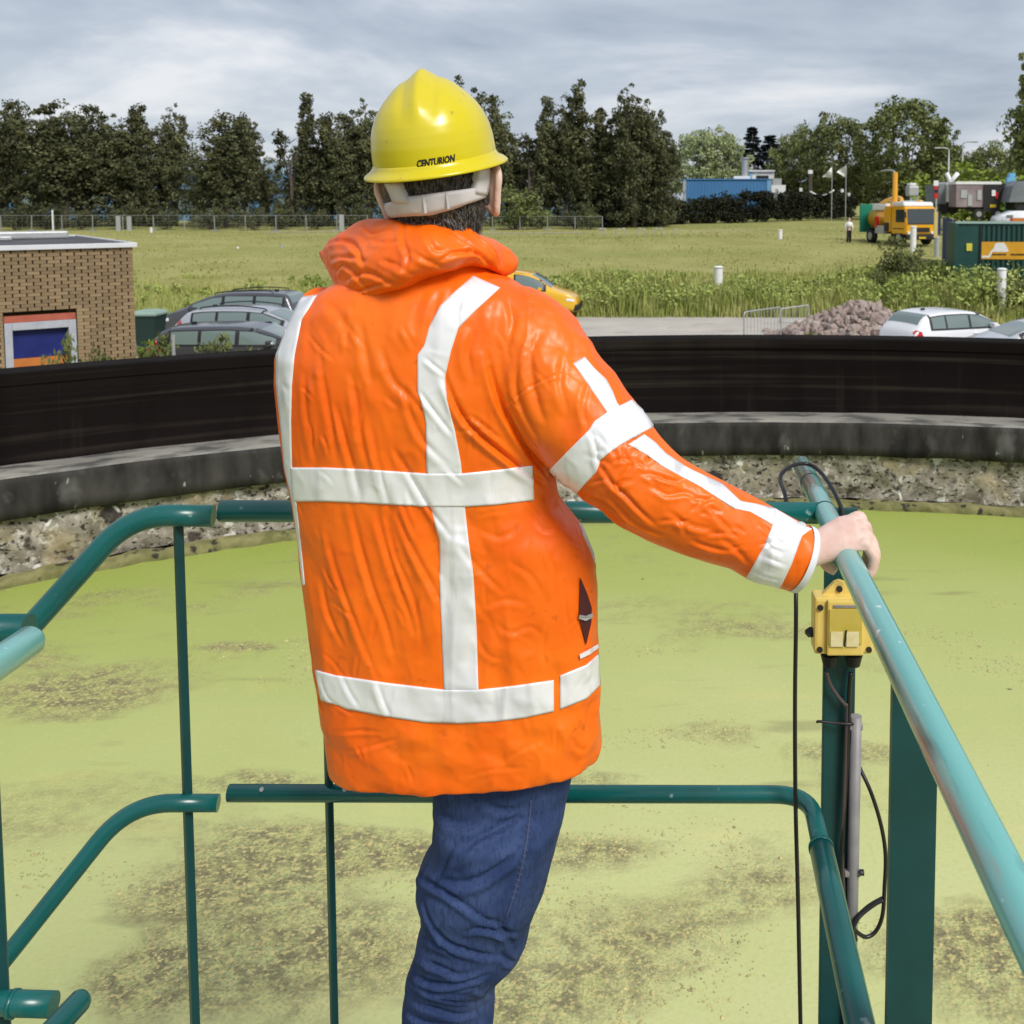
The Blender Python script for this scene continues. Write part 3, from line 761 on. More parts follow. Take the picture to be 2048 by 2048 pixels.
def tree_parts(kind, seed):
    """(trunk mesh, crown mesh) for a tree of unit kind, base at origin, real metres"""
    r_ = random.Random(seed)
    bm = bmesh.new(); cs, rs = [], []
    def limb(p0, p1, r0, r1):
        p0, p1 = Vector(p0), Vector(p1)
        mid = (p0 + p1) / 2 + Vector((r_.uniform(-.2, .2), r_.uniform(-.2, .2), r_.uniform(-.1, .2))) * (p1 - p0).length * .3
        tube(catmull([p0, mid, p1], 3), list(np.linspace(r0, r1, 7)), 7, bm=bm)
    if kind == 'poplar':
        H = 12.0
        limb((0, 0, -.3), (0, 0, H * .5), .22, .14)
        nl = r_.randint(3, 5)
        for k in range(nl):
            a = r_.uniform(0, 2 * PI); rr = r_.uniform(.5, 2.1)
            x, y = rr * math.cos(a), rr * math.sin(a)
            top = H * r_.uniform(.70, .97) if k else H
            limb((0, 0, H * r_.uniform(.12, .35)), (x, y, top * .92), .10, .03)
            z = top * .06
            while z < top:
                t = z / top
                wd_ = (1.30 + .40 * math.sin(z * 1.15 + k * 2.1) + r_.uniform(-.25, .25)) * (1 - .72 * float(smoothstep(.60, 1.0, t))) * min(1, .8 + t)
                for q in range(3):
                    aa = r_.uniform(0, 2 * PI); ro = wd_ * r_.uniform(.15, .95)
                    cs.append((x * min(1, t * 1.6) + ro * math.cos(aa), y * min(1, t * 1.6) + ro * math.sin(aa), z + r_.uniform(-.3, .3))); rs.append(r_.uniform(.38, .72) * (.80 + .25 * (1 - t)))
                z += r_.uniform(.34, .58)
        for k in range(9):
            a = r_.uniform(0, 2 * PI); z = r_.uniform(H * .15, H * .7)
            limb((0, 0, z), (1.6 * math.cos(a), 1.6 * math.sin(a), z + r_.uniform(.4, 1.4)), .05, .015)
        V, Q = leaf_cloud(cs, rs, 36, .16, seed)
    elif kind == 'loose':
        H = 12.5
        lean_ = r_.uniform(-.5, .5)
        limb((0, 0, -.3), (lean_, 0, H * .62), .26, .14)
        for k in range(19):
            a = r_.uniform(0, 2 * PI); z0 = r_.uniform(H * .15, H * .6); rr = r_.uniform(.8, 3.1); z1 = z0 + r_.uniform(1.0, H * .40)
            z1 = min(z1, H - .5); 
            if k == 0: z1, rr = H - .9, .7
            p1 = (rr * math.cos(a), rr * math.sin(a), z1)
            limb((lean_ * z0 / H, 0, z0), p1, .08, .02)
            for q in range(15):
                t = r_.uniform(.25, 1.05)
                cs.append((p1[0] * t + r_.gauss(0, .32), p1[1] * t + r_.gauss(0, .32), z0 + (z1 - z0) * t + r_.gauss(0, .35))); rs.append(r_.uniform(.3, .75) * (1.25 - .5 * t))
        for q in range(90):
            a = r_.uniform(0, 2 * PI); rr = 2.9 * r_.random() ** .5
            cs.append((rr * math.cos(a), rr * math.sin(a), r_.uniform(H * .04, H * .66))); rs.append(r_.uniform(.45, .9))
        for q in range(64):
            d = Vector((r_.gauss(0, 1), r_.gauss(0, 1), r_.gauss(0, 1))).normalized() * r_.random() ** .4
            cs.append((d.x * 2.1, d.y * 2.1, H * .70 + d.z * H * .235)); rs.append(r_.uniform(.35, .8))
        V, Q = leaf_cloud(cs, rs, 30, .16, seed)
    elif kind == 'broad':
        H = 11.0
        limb((0, 0, -.3), (0, 0, H * .5), .34, .2)
        lob = [(r_.uniform(0, 2 * PI), r_.uniform(-.3, 1.4), r_.uniform(.3, .55)) for _ in range(16)]
        for k in range(16):
            a = r_.uniform(0, 2 * PI); limb((0, 0, H * r_.uniform(.2, .45)), (3.4 * math.cos(a), 3.4 * math.sin(a), H * r_.uniform(.4, .8)), .10, .02)
        for q in range(330):
            a = r_.uniform(0, 2 * PI); el = math.asin(r_.uniform(-.75, 1)); rad = r_.uniform(.45, 1) ** .5
            d = Vector((math.cos(el) * math.cos(a), math.cos(el) * math.sin(a), math.sin(el)))
            bump_ = .80 + .30 * noise.noise(d * 1.9 + Vector((seed % 17, 2, 1))) + .14 * noise.noise(d * 4.2 + Vector((seed % 13, 7, 1)))
            cs.append((d.x * 5.2 * rad * bump_, d.y * 5.2 * rad * bump_, H * .55 + d.z * (H * .52) * rad * bump_)); rs.append(r_.uniform(.4, .85))
        V, Q = leaf_cloud(cs, rs, 34, .18, seed)
        V = V[np.repeat(V.reshape(-1, 4, 3)[:, 0, 2] > .5, 4)]; Q = np.arange(len(V)).reshape(-1, 4)
    elif kind == 'fir':
        H = 12.0
        limb((0, 0, -.3), (0, 0, H * .97), .2, .04)
        z = 1.0
        while z < H:
            w_ = 2.2 * (1 - z / H) ** .8 + .15
            for q in range(7):
                a = r_.uniform(0, 2 * PI); t = r_.uniform(.4, 1)
                cs.append((w_ * t * math.cos(a), w_ * t * math.sin(a), z - .25 * t)); rs.append(.32 * (1.2 - .5 * z / H))
            z += .42
        V, Q = leaf_cloud(cs, rs, 34, .16, seed, .4)
    else:  # shrub
        H = 2.2
        for k in range(9):
            a = r_.uniform(0, 2 * PI); rr = r_.uniform(.4, 1.3)
            p1 = (rr * math.cos(a), rr * math.sin(a), r_.uniform(.8, H))
            limb((0, 0, -.1), p1, .03, .008)
            for q in range(6):
                t = r_.uniform(.35, 1.1)
                cs.append((p1[0] * t + r_.gauss(0, .2), p1[1] * t + r_.gauss(0, .2), p1[2] * t + r_.gauss(0, .1))); rs.append(r_.uniform(.22, .5))
        V, Q = leaf_cloud(cs, rs, 44, .085, seed)
        V[:, 2] = np.abs(V[:, 2])
    tm_ = bpy.data.meshes.new('trunk'); bm.to_mesh(tm_); bm.free()
    return tm_, mesh_np('crown', V, Q, False)
TREE_LIB = {}
def tree(kind, var, leafm, name, label, cat, x, y, h, wscale, rot, group=None):
    key = (kind, var, leafm.name)
    if key not in TREE_LIB:
        a, b_ = tree_parts(kind, sum(map(ord, kind)) * 7 + var * 131)
        a.materials.append(M_bark); b_.materials.append(leafm)
        TREE_LIB[key] = (a, b_)
    a, b_ = TREE_LIB[key]
    base = dict(poplar=12.0, loose=12.5, broad=11.0, fir=12.0, shrub=2.2)[kind]
    z = float(ground_z(x, y))
    t = thing(name, label, cat, (x, y, z), group)
    t.rotation_euler = (0, 0, rot); s = h / base; t.scale = (s * wscale, s * wscale, s)
    link(bpy.data.objects.new('trunk' if kind != 'shrub' else 'stems', a), t, True); link(bpy.data.objects.new('crown', b_), t, True)
    return t
def tree_px(kind, var, leafm, name, label, u, vtop, Yd, ws, rot, cat='tree', group=None):
    x = (u - U0) / F * Yd * 1.0
    x = at(u, 440, Yd).x; zt = at(u, vtop, Yd).z
    return tree(kind, var, leafm, name, label, cat, x, Yd, zt - float(ground_z(x, Yd)), ws, rot, group)

ROW = [  # u, vtop, kind, variant, width, depth
    (-30, 205, 'loose', 1, 1.0, 106), (38, 186, 'loose', 0, .85, 105), (128, 188, 'loose', 3, 1.25, 103), (185, 196, 'loose', 0, 1.0, 106), (240, 226, 'loose', 2, 1.2, 104),
    (296, 206, 'poplar', 3, .85, 105), (352, 206, 'loose', 2, .75, 107), (452, 206, 'loose', 1, 1.2, 103), (492, 216, 'loose', 3, .8, 108), (582, 190, 'poplar', 1, .9, 104), (640, 216, 'poplar', 3, .8, 106),
    (688, 216, 'loose', 0, 1.0, 104), (742, 196, 'loose', 2, .9, 105), (812, 196, 'loose', 1, .9, 106), (905, 148, 'loose', 2, .95, 108), (985, 176, 'loose', 0, .9, 105), (1060, 200, 'poplar', 1, .9, 104), (1092, 214, 'loose', 1, .6, 106),
    (1135, 174, 'loose', 3, .72, 105), (1190, 172, 'poplar', 0, 1.05, 106), (1268, 166, 'loose', 2, .85, 104), (1290, 196, 'loose', 1, .8, 107), (1330, 250, 'loose', 0, .8, 106)]
LABS = ['loose dark tree cut by the left edge of the photo', 'tall open crowned dark tree above the pump house roof', 'broad dark tree right of the open crowned tree over the pump house', 'dark round tree behind the right end of the pump house roof', 'short dark tree dipping in the row right of the pump house',
        'slim dark poplar left of a notch in the tree row', 'open topped dark tree with forked wispy tips', 'bushy dark tree with blue cladding showing on its left', 'dark tree standing behind the bushy dark tree', 'tall pointed poplar highest in the row left of the helmet', 'slim lower poplar right of the tall pointed poplar',
        'medium dark tree two trees left of the helmet', 'dark tree touching the left side of the helmet', 'dark tree mostly hidden behind the helmet', 'tallest dark tree rising behind the right of the helmet', 'wide dark tree beside the right ear of the person', 'narrow poplar in the notch right of the ear', 'slim tree left of the twin tall trees',
        'left one of the twin tall trees right of the helmet', 'right one of the twin tall trees with a spiky top', 'big airy domed tree at the right end of the row', 'dark tree filling in behind the airy domed tree', 'low dark tree at the right end of the row beside the blue shed']
for i, ((u, vt, kd, vr, ws, yd), lb) in enumerate(zip(ROW, LABS)):
    tree_px(kd, vr, L_dark, 'poplar_tree' if kd == 'poplar' else 'tree', lb, u, vt, yd, ws, i * 1.7, 'tree', 'dark trees along the far edge of the field')
FILL = [(10, 262, .9), (88, 250, 1.1), (160, 262, 1.0), (262, 284, 1.2), (322, 280, 1.0), (402, 330, .9), (430, 345, .8), (535, 318, .9), (618, 282, .9), (665, 276, 1.0), (716, 262, .9), (1018, 262, 1.1), (1110, 250, 1.1), (1162, 256, .9), (1225, 250, 1.1), (1312, 262, .8)]
FL = ['at the left edge under the loose tree', 'above the pump house roof', 'below the broad dark tree', 'in the dip right of the pump house', 'beside the slim notch tree', 'left of the bushy tree with blue behind', 'low between the forked tree and bushy tree', 'left of the tall pointed poplar', 'right of the tall pointed poplar', 'below the slim lower poplar', 'nearest the helmet on the left', 'just right of the ear', 'between the slim tree and the twins', 'in the gap of the twin tall trees', 'left of the airy domed tree', 'under the airy domed tree']
for i, ((u, vt, ws), lb) in enumerate(zip(FILL, FL)):
    tree_px('loose', i % 4, L_dark, 'tree', 'lower dark tree standing behind the row, ' + lb, u, vt, 111 + (i % 3), ws, i * 2.3, 'tree', 'lower dark trees behind the row')
# understorey shrubs along the foot of the row
SHR = [(30, 415, 98), (95, 410, 99), (160, 418, 98), (250, 408, 99), (330, 418, 98), (420, 412, 99), (505, 420, 98), (560, 412, 99), (632, 420, 98), (705, 410, 99), (1030, 378, 98), (1080, 418, 99), (1150, 410, 99), (1180, 425, 98), (1245, 398, 104), (1310, 385, 106)]
wh = ['under the left edge trees', 'left of the tall roof post', 'right of the tall roof post', 'behind the end of the pump house', 'by the double fence posts', 'below the forked wispy tree', 'below the bushy dark tree', 'left of the tall pointed poplar foot', 'right of the tall pointed poplar foot', 'touching the hood on the left', 'round and large by the ear', 'between the round shrub and the sandy track', 'under the twin tall trees', 'pale and low before the twin tall trees', 'left of the dark hedge end', 'beside the blue shed end']
for i, ((u, vt, yd), s_) in enumerate(zip(SHR, wh)):
    tree_px('shrub', i % 3, L_mid if i in (10, 11, 13) else L_dark, 'shrub', 'dark shrub behind the wire fence, ' + s_, u, vt, yd, 1.25, i * 2.1, 'shrub', 'shrubs at the foot of the tree row')
# right hand trees
tree_px('broad', 0, L_pale, 'willow_tree', 'pale silvery willow just right of the dark tree row', 1392, 262, 150, .85, .3)
tree_px('broad', 1, L_pale, 'willow_tree', 'taller pale silvery willow behind the blue shed', 1440, 258, 152, .80, 2.1)
tree_px('fir', 0, L_fir, 'fir_tree', 'blue black fir with a jagged top behind the willows', 1503, 254, 175, 1.7, 0)
tree_px('fir', 1, L_fir, 'fir_tree', 'lower blue black fir right of the jagged one', 1540, 270, 178, 2.4, 1)
tree_px('broad', 1, L_mid, 'tree', 'pale green round tree left of the big domed pair', 1588, 256, 150, .75, 4)
tree_px('broad', 2, L_mid, 'tree', 'dark green domed tree above the white sails', 1668, 222, 140, .88, 1)
tree_px('broad', 0, L_mid, 'tree', 'large full round tree above the yellow truck', 1812, 196, 130, .98, 2.6)
tree_px('broad', 2, L_mid, 'tree', 'green tree on the right shoulder of the large round tree', 1885, 262, 140, .72, 5)
tree_px('broad', 1, L_mid, 'tree', 'pale hazy tree in the gap beside the lamp posts', 1975, 285, 165, .9, 3)
tree_px('broad', 0, L_mid, 'tree', 'low tree in the gap left of the lamp posts', 1935, 305, 170, .8, .9)
tree_px('loose', 3, L_mid, 'tree', 'tall leafy tree overhanging the right edge of the photo', 2078, 62, 100, .80, 1.2)
tree_px('broad', 2, L_mid, 'tree', 'leafy tree low at the right edge behind the tarps', 2060, 250, 110, .6, 2.2)
tree_px('shrub', 0, L_bright, 'shrub', 'bright yellow green shrub above the maroon trailer', 1963, 340, 96, 1.5, 2, 'shrub')
tree_px('shrub', 2, L_bright, 'shrub', 'yellow green shrub at the right edge above the slate tarp', 2040, 352, 97, 1.3, 1, 'shrub')
for i, (u, vt, lb) in enumerate(((1615, 318, 'below the pale round tree'), (1690, 322, 'below the white sails'), (1762, 316, 'left under the large round tree'), (1840, 318, 'right under the large round tree'), (1905, 326, 'between the lamp posts'), (1985, 332, 'behind the maroon trailer'))):
    tree_px('broad', i % 3, L_mid, 'tree', 'low leafy tree ' + lb, u, vt, 152 + i, 1.35, i * 1.3, 'tree', 'low trees behind the yard')
# dark clipped hedge
hb = bmesh.new()
cs, rs = [], []
for k in range(900):
    u = rnd.uniform(1208, 1712); t = (u - 1208) / 504
    top = np.interp(u, [1208, 1300, 1380, 1420, 1500, 1600, 1712], [409, 407, 400, 393, 384, 386, 390]) + rnd.uniform(-4, 4)
    botv = np.interp(u, [1208, 1330, 1480, 1712], [447, 446, 440, 428])
    yd = np.interp(u, [1208, 1712], [104, 128]) + rnd.uniform(-.8, .8)
    v = rnd.uniform(top + 4, botv)
    p = at(u, v, yd); cs.append(p[:]); rs.append(rnd.uniform(.35, .75))
V, Q = leaf_cloud(cs, rs, 46, .16, 5)
hdg = obj('hedge', mesh_np('hedge', V, Q, False), L_hedge)
props(hdg, 'long near black hedge along the far right of the field', 'hedge')

# ------------------------------------------------------------------ far buildings
def wbox(name, u0, u1, v0, v1, Yd, depth, m, parent=None, bev=0.0):
    a, b_ = at(u0, v0, Yd), at(u1, v1, Yd)
    return obj(name, BOX(((a.x + b_.x) / 2, Yd + depth / 2, (a.z + b_.z) / 2), (abs(b_.x - a.x), depth, abs(a.z - b_.z)), bev=bev), m, parent)
hall = thing('warehouse', 'long blue warehouse glimpsed between the dark trees', 'building', at(500, 445, 128))
wbox('wall', -140, 1010, 348, 452, 126, 20, M_bluehall, hall)
wbox('wall', 1010.5, 1335, 372, 452, 126.5, 20, M_bluehall, hall)
wbox('gutter_band', -140, 1010, 379, 384, 125.8, .2, M_ink, hall)
wbox('parapet', -140, 1010, 321, 347.6, 126.3, 20, mat('pale_blue_parapet', (.36, .48, .58), .6), hall)
wbox('parapet_edge', 600, 1010, 323, 326, 125.9, .3, M_ink, hall)
for k in range(9):
    wbox('window', 30 + k * 105, 80 + k * 105, 395, 425, 125.8, .15, M_glass, hall)
shed = thing('blue_shed', 'plain blue clad shed behind the dark hedge', 'shed', at(1455, 410, 131))
a_, b__ = at(1367, 360, 131), at(1541, 359, 131)
wbox('wall', 1372, 1534, 361, 425, 131, 8, M_blueshed, shed)
for k in range(23):
    u = 1375 + k * 7; wbox('cladding_rib', u, u + 1.6, 361.6, 424, 130.95, .048, M_blueshed, shed)
wbox('corner_trim', 1366, 1371.8, 360, 425, 130.9, .5, M_galv, shed); wbox('corner_trim', 1534.2, 1542, 360, 425, 130.9, .5, mat('light_blue_trim', (.16, .33, .52), .5), shed)
wbox('roof_edge', 1366, 1542, 357.5, 359.8, 130.85, 8, M_blueshed, shed)
of = thing('white_office', 'low white office with a dark window band behind the blue shed', 'building', at(1530, 400, 142))
wbox('wall', 1504, 1548, 343, 400, 142, 6, M_white, of); wbox('window', 1513, 1537, 351, 362, 141.9, .12, M_trim_blk, of); wbox('roof_edge', 1498, 1550, 340, 343.4, 141.7, 6.5, M_trim, of); wbox('side_panel', 1499, 1504, 344, 400, 141.9, .3, M_lightblue, of)
of = thing('white_cabin', 'white site cabins stacked right of the blue shed', 'cabin', at(1558, 400, 136))
wbox('wall', 1543, 1571, 370, 402, 136, 3, M_white, of); wbox('upper_cabin', 1546, 1563, 357, 369.6, 136.2, 2.6, M_galv, of); wbox('door', 1551, 1556, 377, 400, 135.95, .1, M_galv, of)
of = thing('chimney_vent', 'pale roof vent poking above the blue shed', 'vent', at(1490, 360, 139))
wbox('base', 1468, 1500, 352, 420, 139, 2, M_white, of); obj('stack', CYL(at(1490, 354, 140), at(1490, 318, 140), .45, seg=14), M_galv, of); obj('cap', CYL(at(1490, 318, 140), at(1490, 315, 140), .6, seg=14), M_galv, of)
# white sails
for k, (pts_, lb) in enumerate((((1645, 354, 1663, 334, 1663, 355), 'left white triangular sail in front of the domed tree'), ((1673, 344, 1691, 331, 1692, 355), 'right white triangular sail in front of the domed tree'))):
    fl = thing('sail_flag', lb, 'flag', at(pts_[2], 400, 122), 'white sails in front of the trees')
    P_ = [at(pts_[i], pts_[i + 1], 122) for i in (0, 2, 4)]
    bm = bmesh.new(); f_ = bm.faces.new([bm.verts.new(p) for p in P_]); bmesh.ops.subdivide_edges(bm, edges=bm.edges[:], cuts=3, use_grid_fill=True)
    for v_ in bm.verts: v_.co.y += .25 * math.sin((v_.co.x + v_.co.z) * 2.5)
    me = bake(bm, [('SOLIDIFY', dict(thickness=.03))]); obj('cloth', me, M_white, fl)
    q = at(pts_[2] + 1, 352, 122.1); obj('mast', CYL((q.x, q.y, float(ground_z(q.x, 122))), (q.x, q.y, P_[1].z + .1), .05, seg=8), M_galv, fl)
hm_ = thing('hammock_net', 'pale sagging net strung low in front of the domed tree', 'net', at(1640, 400, 125))
obj('net', tube(catmull([at(1620, 383, 125), at(1632, 389, 125), at(1645, 391, 125), at(1658, 387, 125), at(1668, 380, 125)], 4), .10, 8), M_white, hm_)
for (u, v0, v1, m_, lb) in ((1602, 374, 384, M_white, 'small white box standing left of the net'), (1622, 376, 390, M_white, 'second small white box at the left end of the net'), (1685, 376, 384, M_white, 'tiny white marker at the right end of the net'), (1698, 384, 394, M_white, 'small white marker over the hedge by the truck')):
    b_ = wbox('white_marker', u - 2.6, u + 2.6, v0 + 2, v0 + 9, 128.5, .4, m_, None, .03); props(b_, lb, 'marker')
po = thing('pillar', 'brown gate pillar with a white cap behind the hedge', 'pillar', at(1621, 420, 126))
wbox('shaft', 1618.5, 1624, 347, 420, 126, .4, M_bark, po); wbox('cap', 1617, 1625.5, 340, 347.5, 125.95, .5, M_white, po)
# lamp posts
for (u, v, hd_, lb) in ((1926, 288, 1, 'taller grey lamp post in the gap between the right hand trees'), (1898, 300, -1, 'shorter grey lamp post left of the taller one')):
    y_ = 104; p = at(u, v, y_); gz = float(ground_z(p.x, y_))
    lpst = thing('street_lamp', lb, 'street lamp', (p.x, y_, gz))
    obj('pole', tube([(p.x, y_, gz - .2), (p.x, y_, (gz + p.z) / 2), (p.x, y_, p.z)], [.13, .10, .07], 10), M_galv, lpst)
    obj('arm', tube(catmull([(p.x, y_, p.z), (p.x + hd_ * .25, y_, p.z + .18), (p.x + hd_ * .9, y_, p.z + .22)], 3), .05, 8), M_galv, lpst)
    obj('lamp_head', BOX((p.x + hd_ * 1.15, y_, p.z + .2), (.6, .25, .12), bev=.03), M_galv, lpst)

# ------------------------------------------------------------------ fence along the far edge
def fence(name, label, u0, u1, Yd, vtop, step, rails=6):
    fz = []
    t = thing(name, label, 'fence', at((u0 + u1) / 2, 460, Yd), 'wire fences along the field')
    x0, x1 = at(u0, 440, Yd).x, at(u1, 440, Yd).x
    ztop = at(u0, vtop, Yd).z
    n = max(1, round((x1 - x0) / step)); 
    wire = bmesh.new()
    for k in range(n + 1):
        x = x0 + (x1 - x0) * k / n; gz = float(ground_z(x, Yd))
        jit = rnd.uniform(-.05, .05)
        bm = CYL((x, Yd, gz - .1), (x + jit, Yd, ztop + rnd.uniform(-.02, .06)), .045, seg=8)
        if k % 2 == 0: box(bm, (x, Yd, gz + .06), (.55, .3, .14), bev=.03)
        obj('fence_post', bm, M_fence, t)
    xs_ = np.linspace(x0, x1, 2)
    gz = float(ground_z((x0 + x1) / 2, Yd))
    for k in range(rails):
        zz = gz + .12 + (ztop - gz - .12) * k / (rails - 1)
        r_ = .018 if k == rails - 1 else .004
        cyl(wire, (x0, Yd, zz), (x1, Yd, zz), r_, seg=6)
    nv = int((x1 - x0) / .5)
    for k in range(nv):
        x = x0 + (x1 - x0) * (k + .5) / nv
        box(wire, (x, Yd, (gz + ztop) / 2), (.006, .006, ztop - gz - .1))
    o = obj('wire_mesh', wire, M_fence, t); o['kind'] = 'stuff'
    return t
fence('wire_fence', 'grey wire mesh fence at the foot of the dark trees left of the person', -60, 735, 95.5, 431, 2.75)
fence('wire_fence', 'grey wire mesh fence at the foot of the trees right of the person', 985, 1205, 97, 433, 2.6)
# a pair of pale gate posts in the left fence, the tall post behind the roof
for (u, v0, lb) in ((236, 432, 'left one of two pale gate posts in the wire fence'), (258, 433, 'right one of two pale gate posts in the wire fence'), (683, 429, 'pale gate post in the wire fence beside the hood')):
    o = wbox('gate_post', u - 5, u + 5, v0, 466, 95.2, .12, M_galv, None, .01); props(o, lb, 'post', 'pale gate posts in the fence')
for (u, v0, v1, yd, lb) in ((105, 420, 470, 94, 'tall pale post standing behind the pump house roof'), (302, 455, 466, 90, 'short white marker stake in the grass right of the pump house')):
    o = wbox('marker_stake', u - 2.2, u + 2.2, v0, v1, yd, .12, M_white, None, .01); props(o, lb, 'stake')
for (u, v0, v1, yd, lb) in ((475, 494, 512, 68, 'leaning white stake in the middle of the left field'), (563, 490, 510, 69, 'short grey concrete stub in the left field near the hood')):
    a = at(u, v0, yd); b_ = at(u + (4 if u < 500 else 0), v1 + 3, yd)
    o = obj('field_stub', CYL(b_, a, .08 if u < 500 else .13, seg=10), M_white if u < 500 else M_galv); props(o, lb, 'stake')
# white bent pipes standing in the field (a row of vents)
PIPES = [1196, 1212, 1233, 1250, 1275, 1290, 1308, 1325, 1348]
for i, u in enumerate(PIPES):
    yd = 84 - (i % 3) * .8
    b_ = at(u, 480 if i % 2 else 477, yd); gz = float(ground_z(b_.x, yd)); s_ = -1 if i % 2 else 1
    p = [(b_.x, yd, gz - .1), (b_.x, yd, gz + .32), (b_.x + .06 * s_, yd, gz + .50), (b_.x + .20 * s_, yd, gz + .55), (b_.x + .30 * s_, yd, gz + .46)]
    o = obj('vent_pipe', tube(catmull(p, 4), .038, 8), M_galv)
    props(o, ['leftmost bent pale vent pipe of the row in the far field', 'second bent pale vent pipe from the left of its row', 'third bent pale vent pipe from the left of its row', 'fourth bent pale vent pipe from the left of its row', 'middle bent pale vent pipe of the row in the field', 'fourth bent pale vent pipe from the right of its row', 'third bent pale vent pipe from the right of its row', 'second bent pale vent pipe from the right of its row', 'rightmost bent pale vent pipe of the row in the field'][i], 'vent pipe', 'pale vent pipes in the far field')
# white concrete bollards and pipes in the weeds
def bollard(u, v0, v1, wpx, yd, lb, m=M_white):
    a, b_ = at(u, v0, yd), at(u, v1, yd); r = wpx / 2 / F * yd
    z0 = min(float(ground_z(a.x, yd)) - .1, b_.z)
    bm = CYL((a.x, yd, z0), (a.x, yd, a.z - r * .35), r * .92, seg=20); t = thing('vent_bollard', lb, 'bollard', (a.x, yd, z0), 'pale bollards in the field and weeds')
    obj('shaft', bm, m, t)
    obj('cap', tube([(a.x, yd, a.z - r * .36), (a.x, yd, a.z - r * .2), (a.x, yd, a.z)], [r * 1.06, r * 1.06, r * .72], 20), m, t)
bollard(1437, 532, 562, 19, 49, 'stout white vent bollard in the weeds right of the yellow van')
bollard(2004, 536, 572, 19, 38.2, 'white bollard in the weeds before the green container')
bollard(1827, 452, 482, 13, 66, 'white bollard in front of the yellow truck')
bollard(1874, 474, 500, 11, 62, 'grey bollard between the yellow truck and green container', M_galv)
bollard(1560.5, 459, 484, 9, 76, 'slim white bollard in the open field left of the yellow truck')

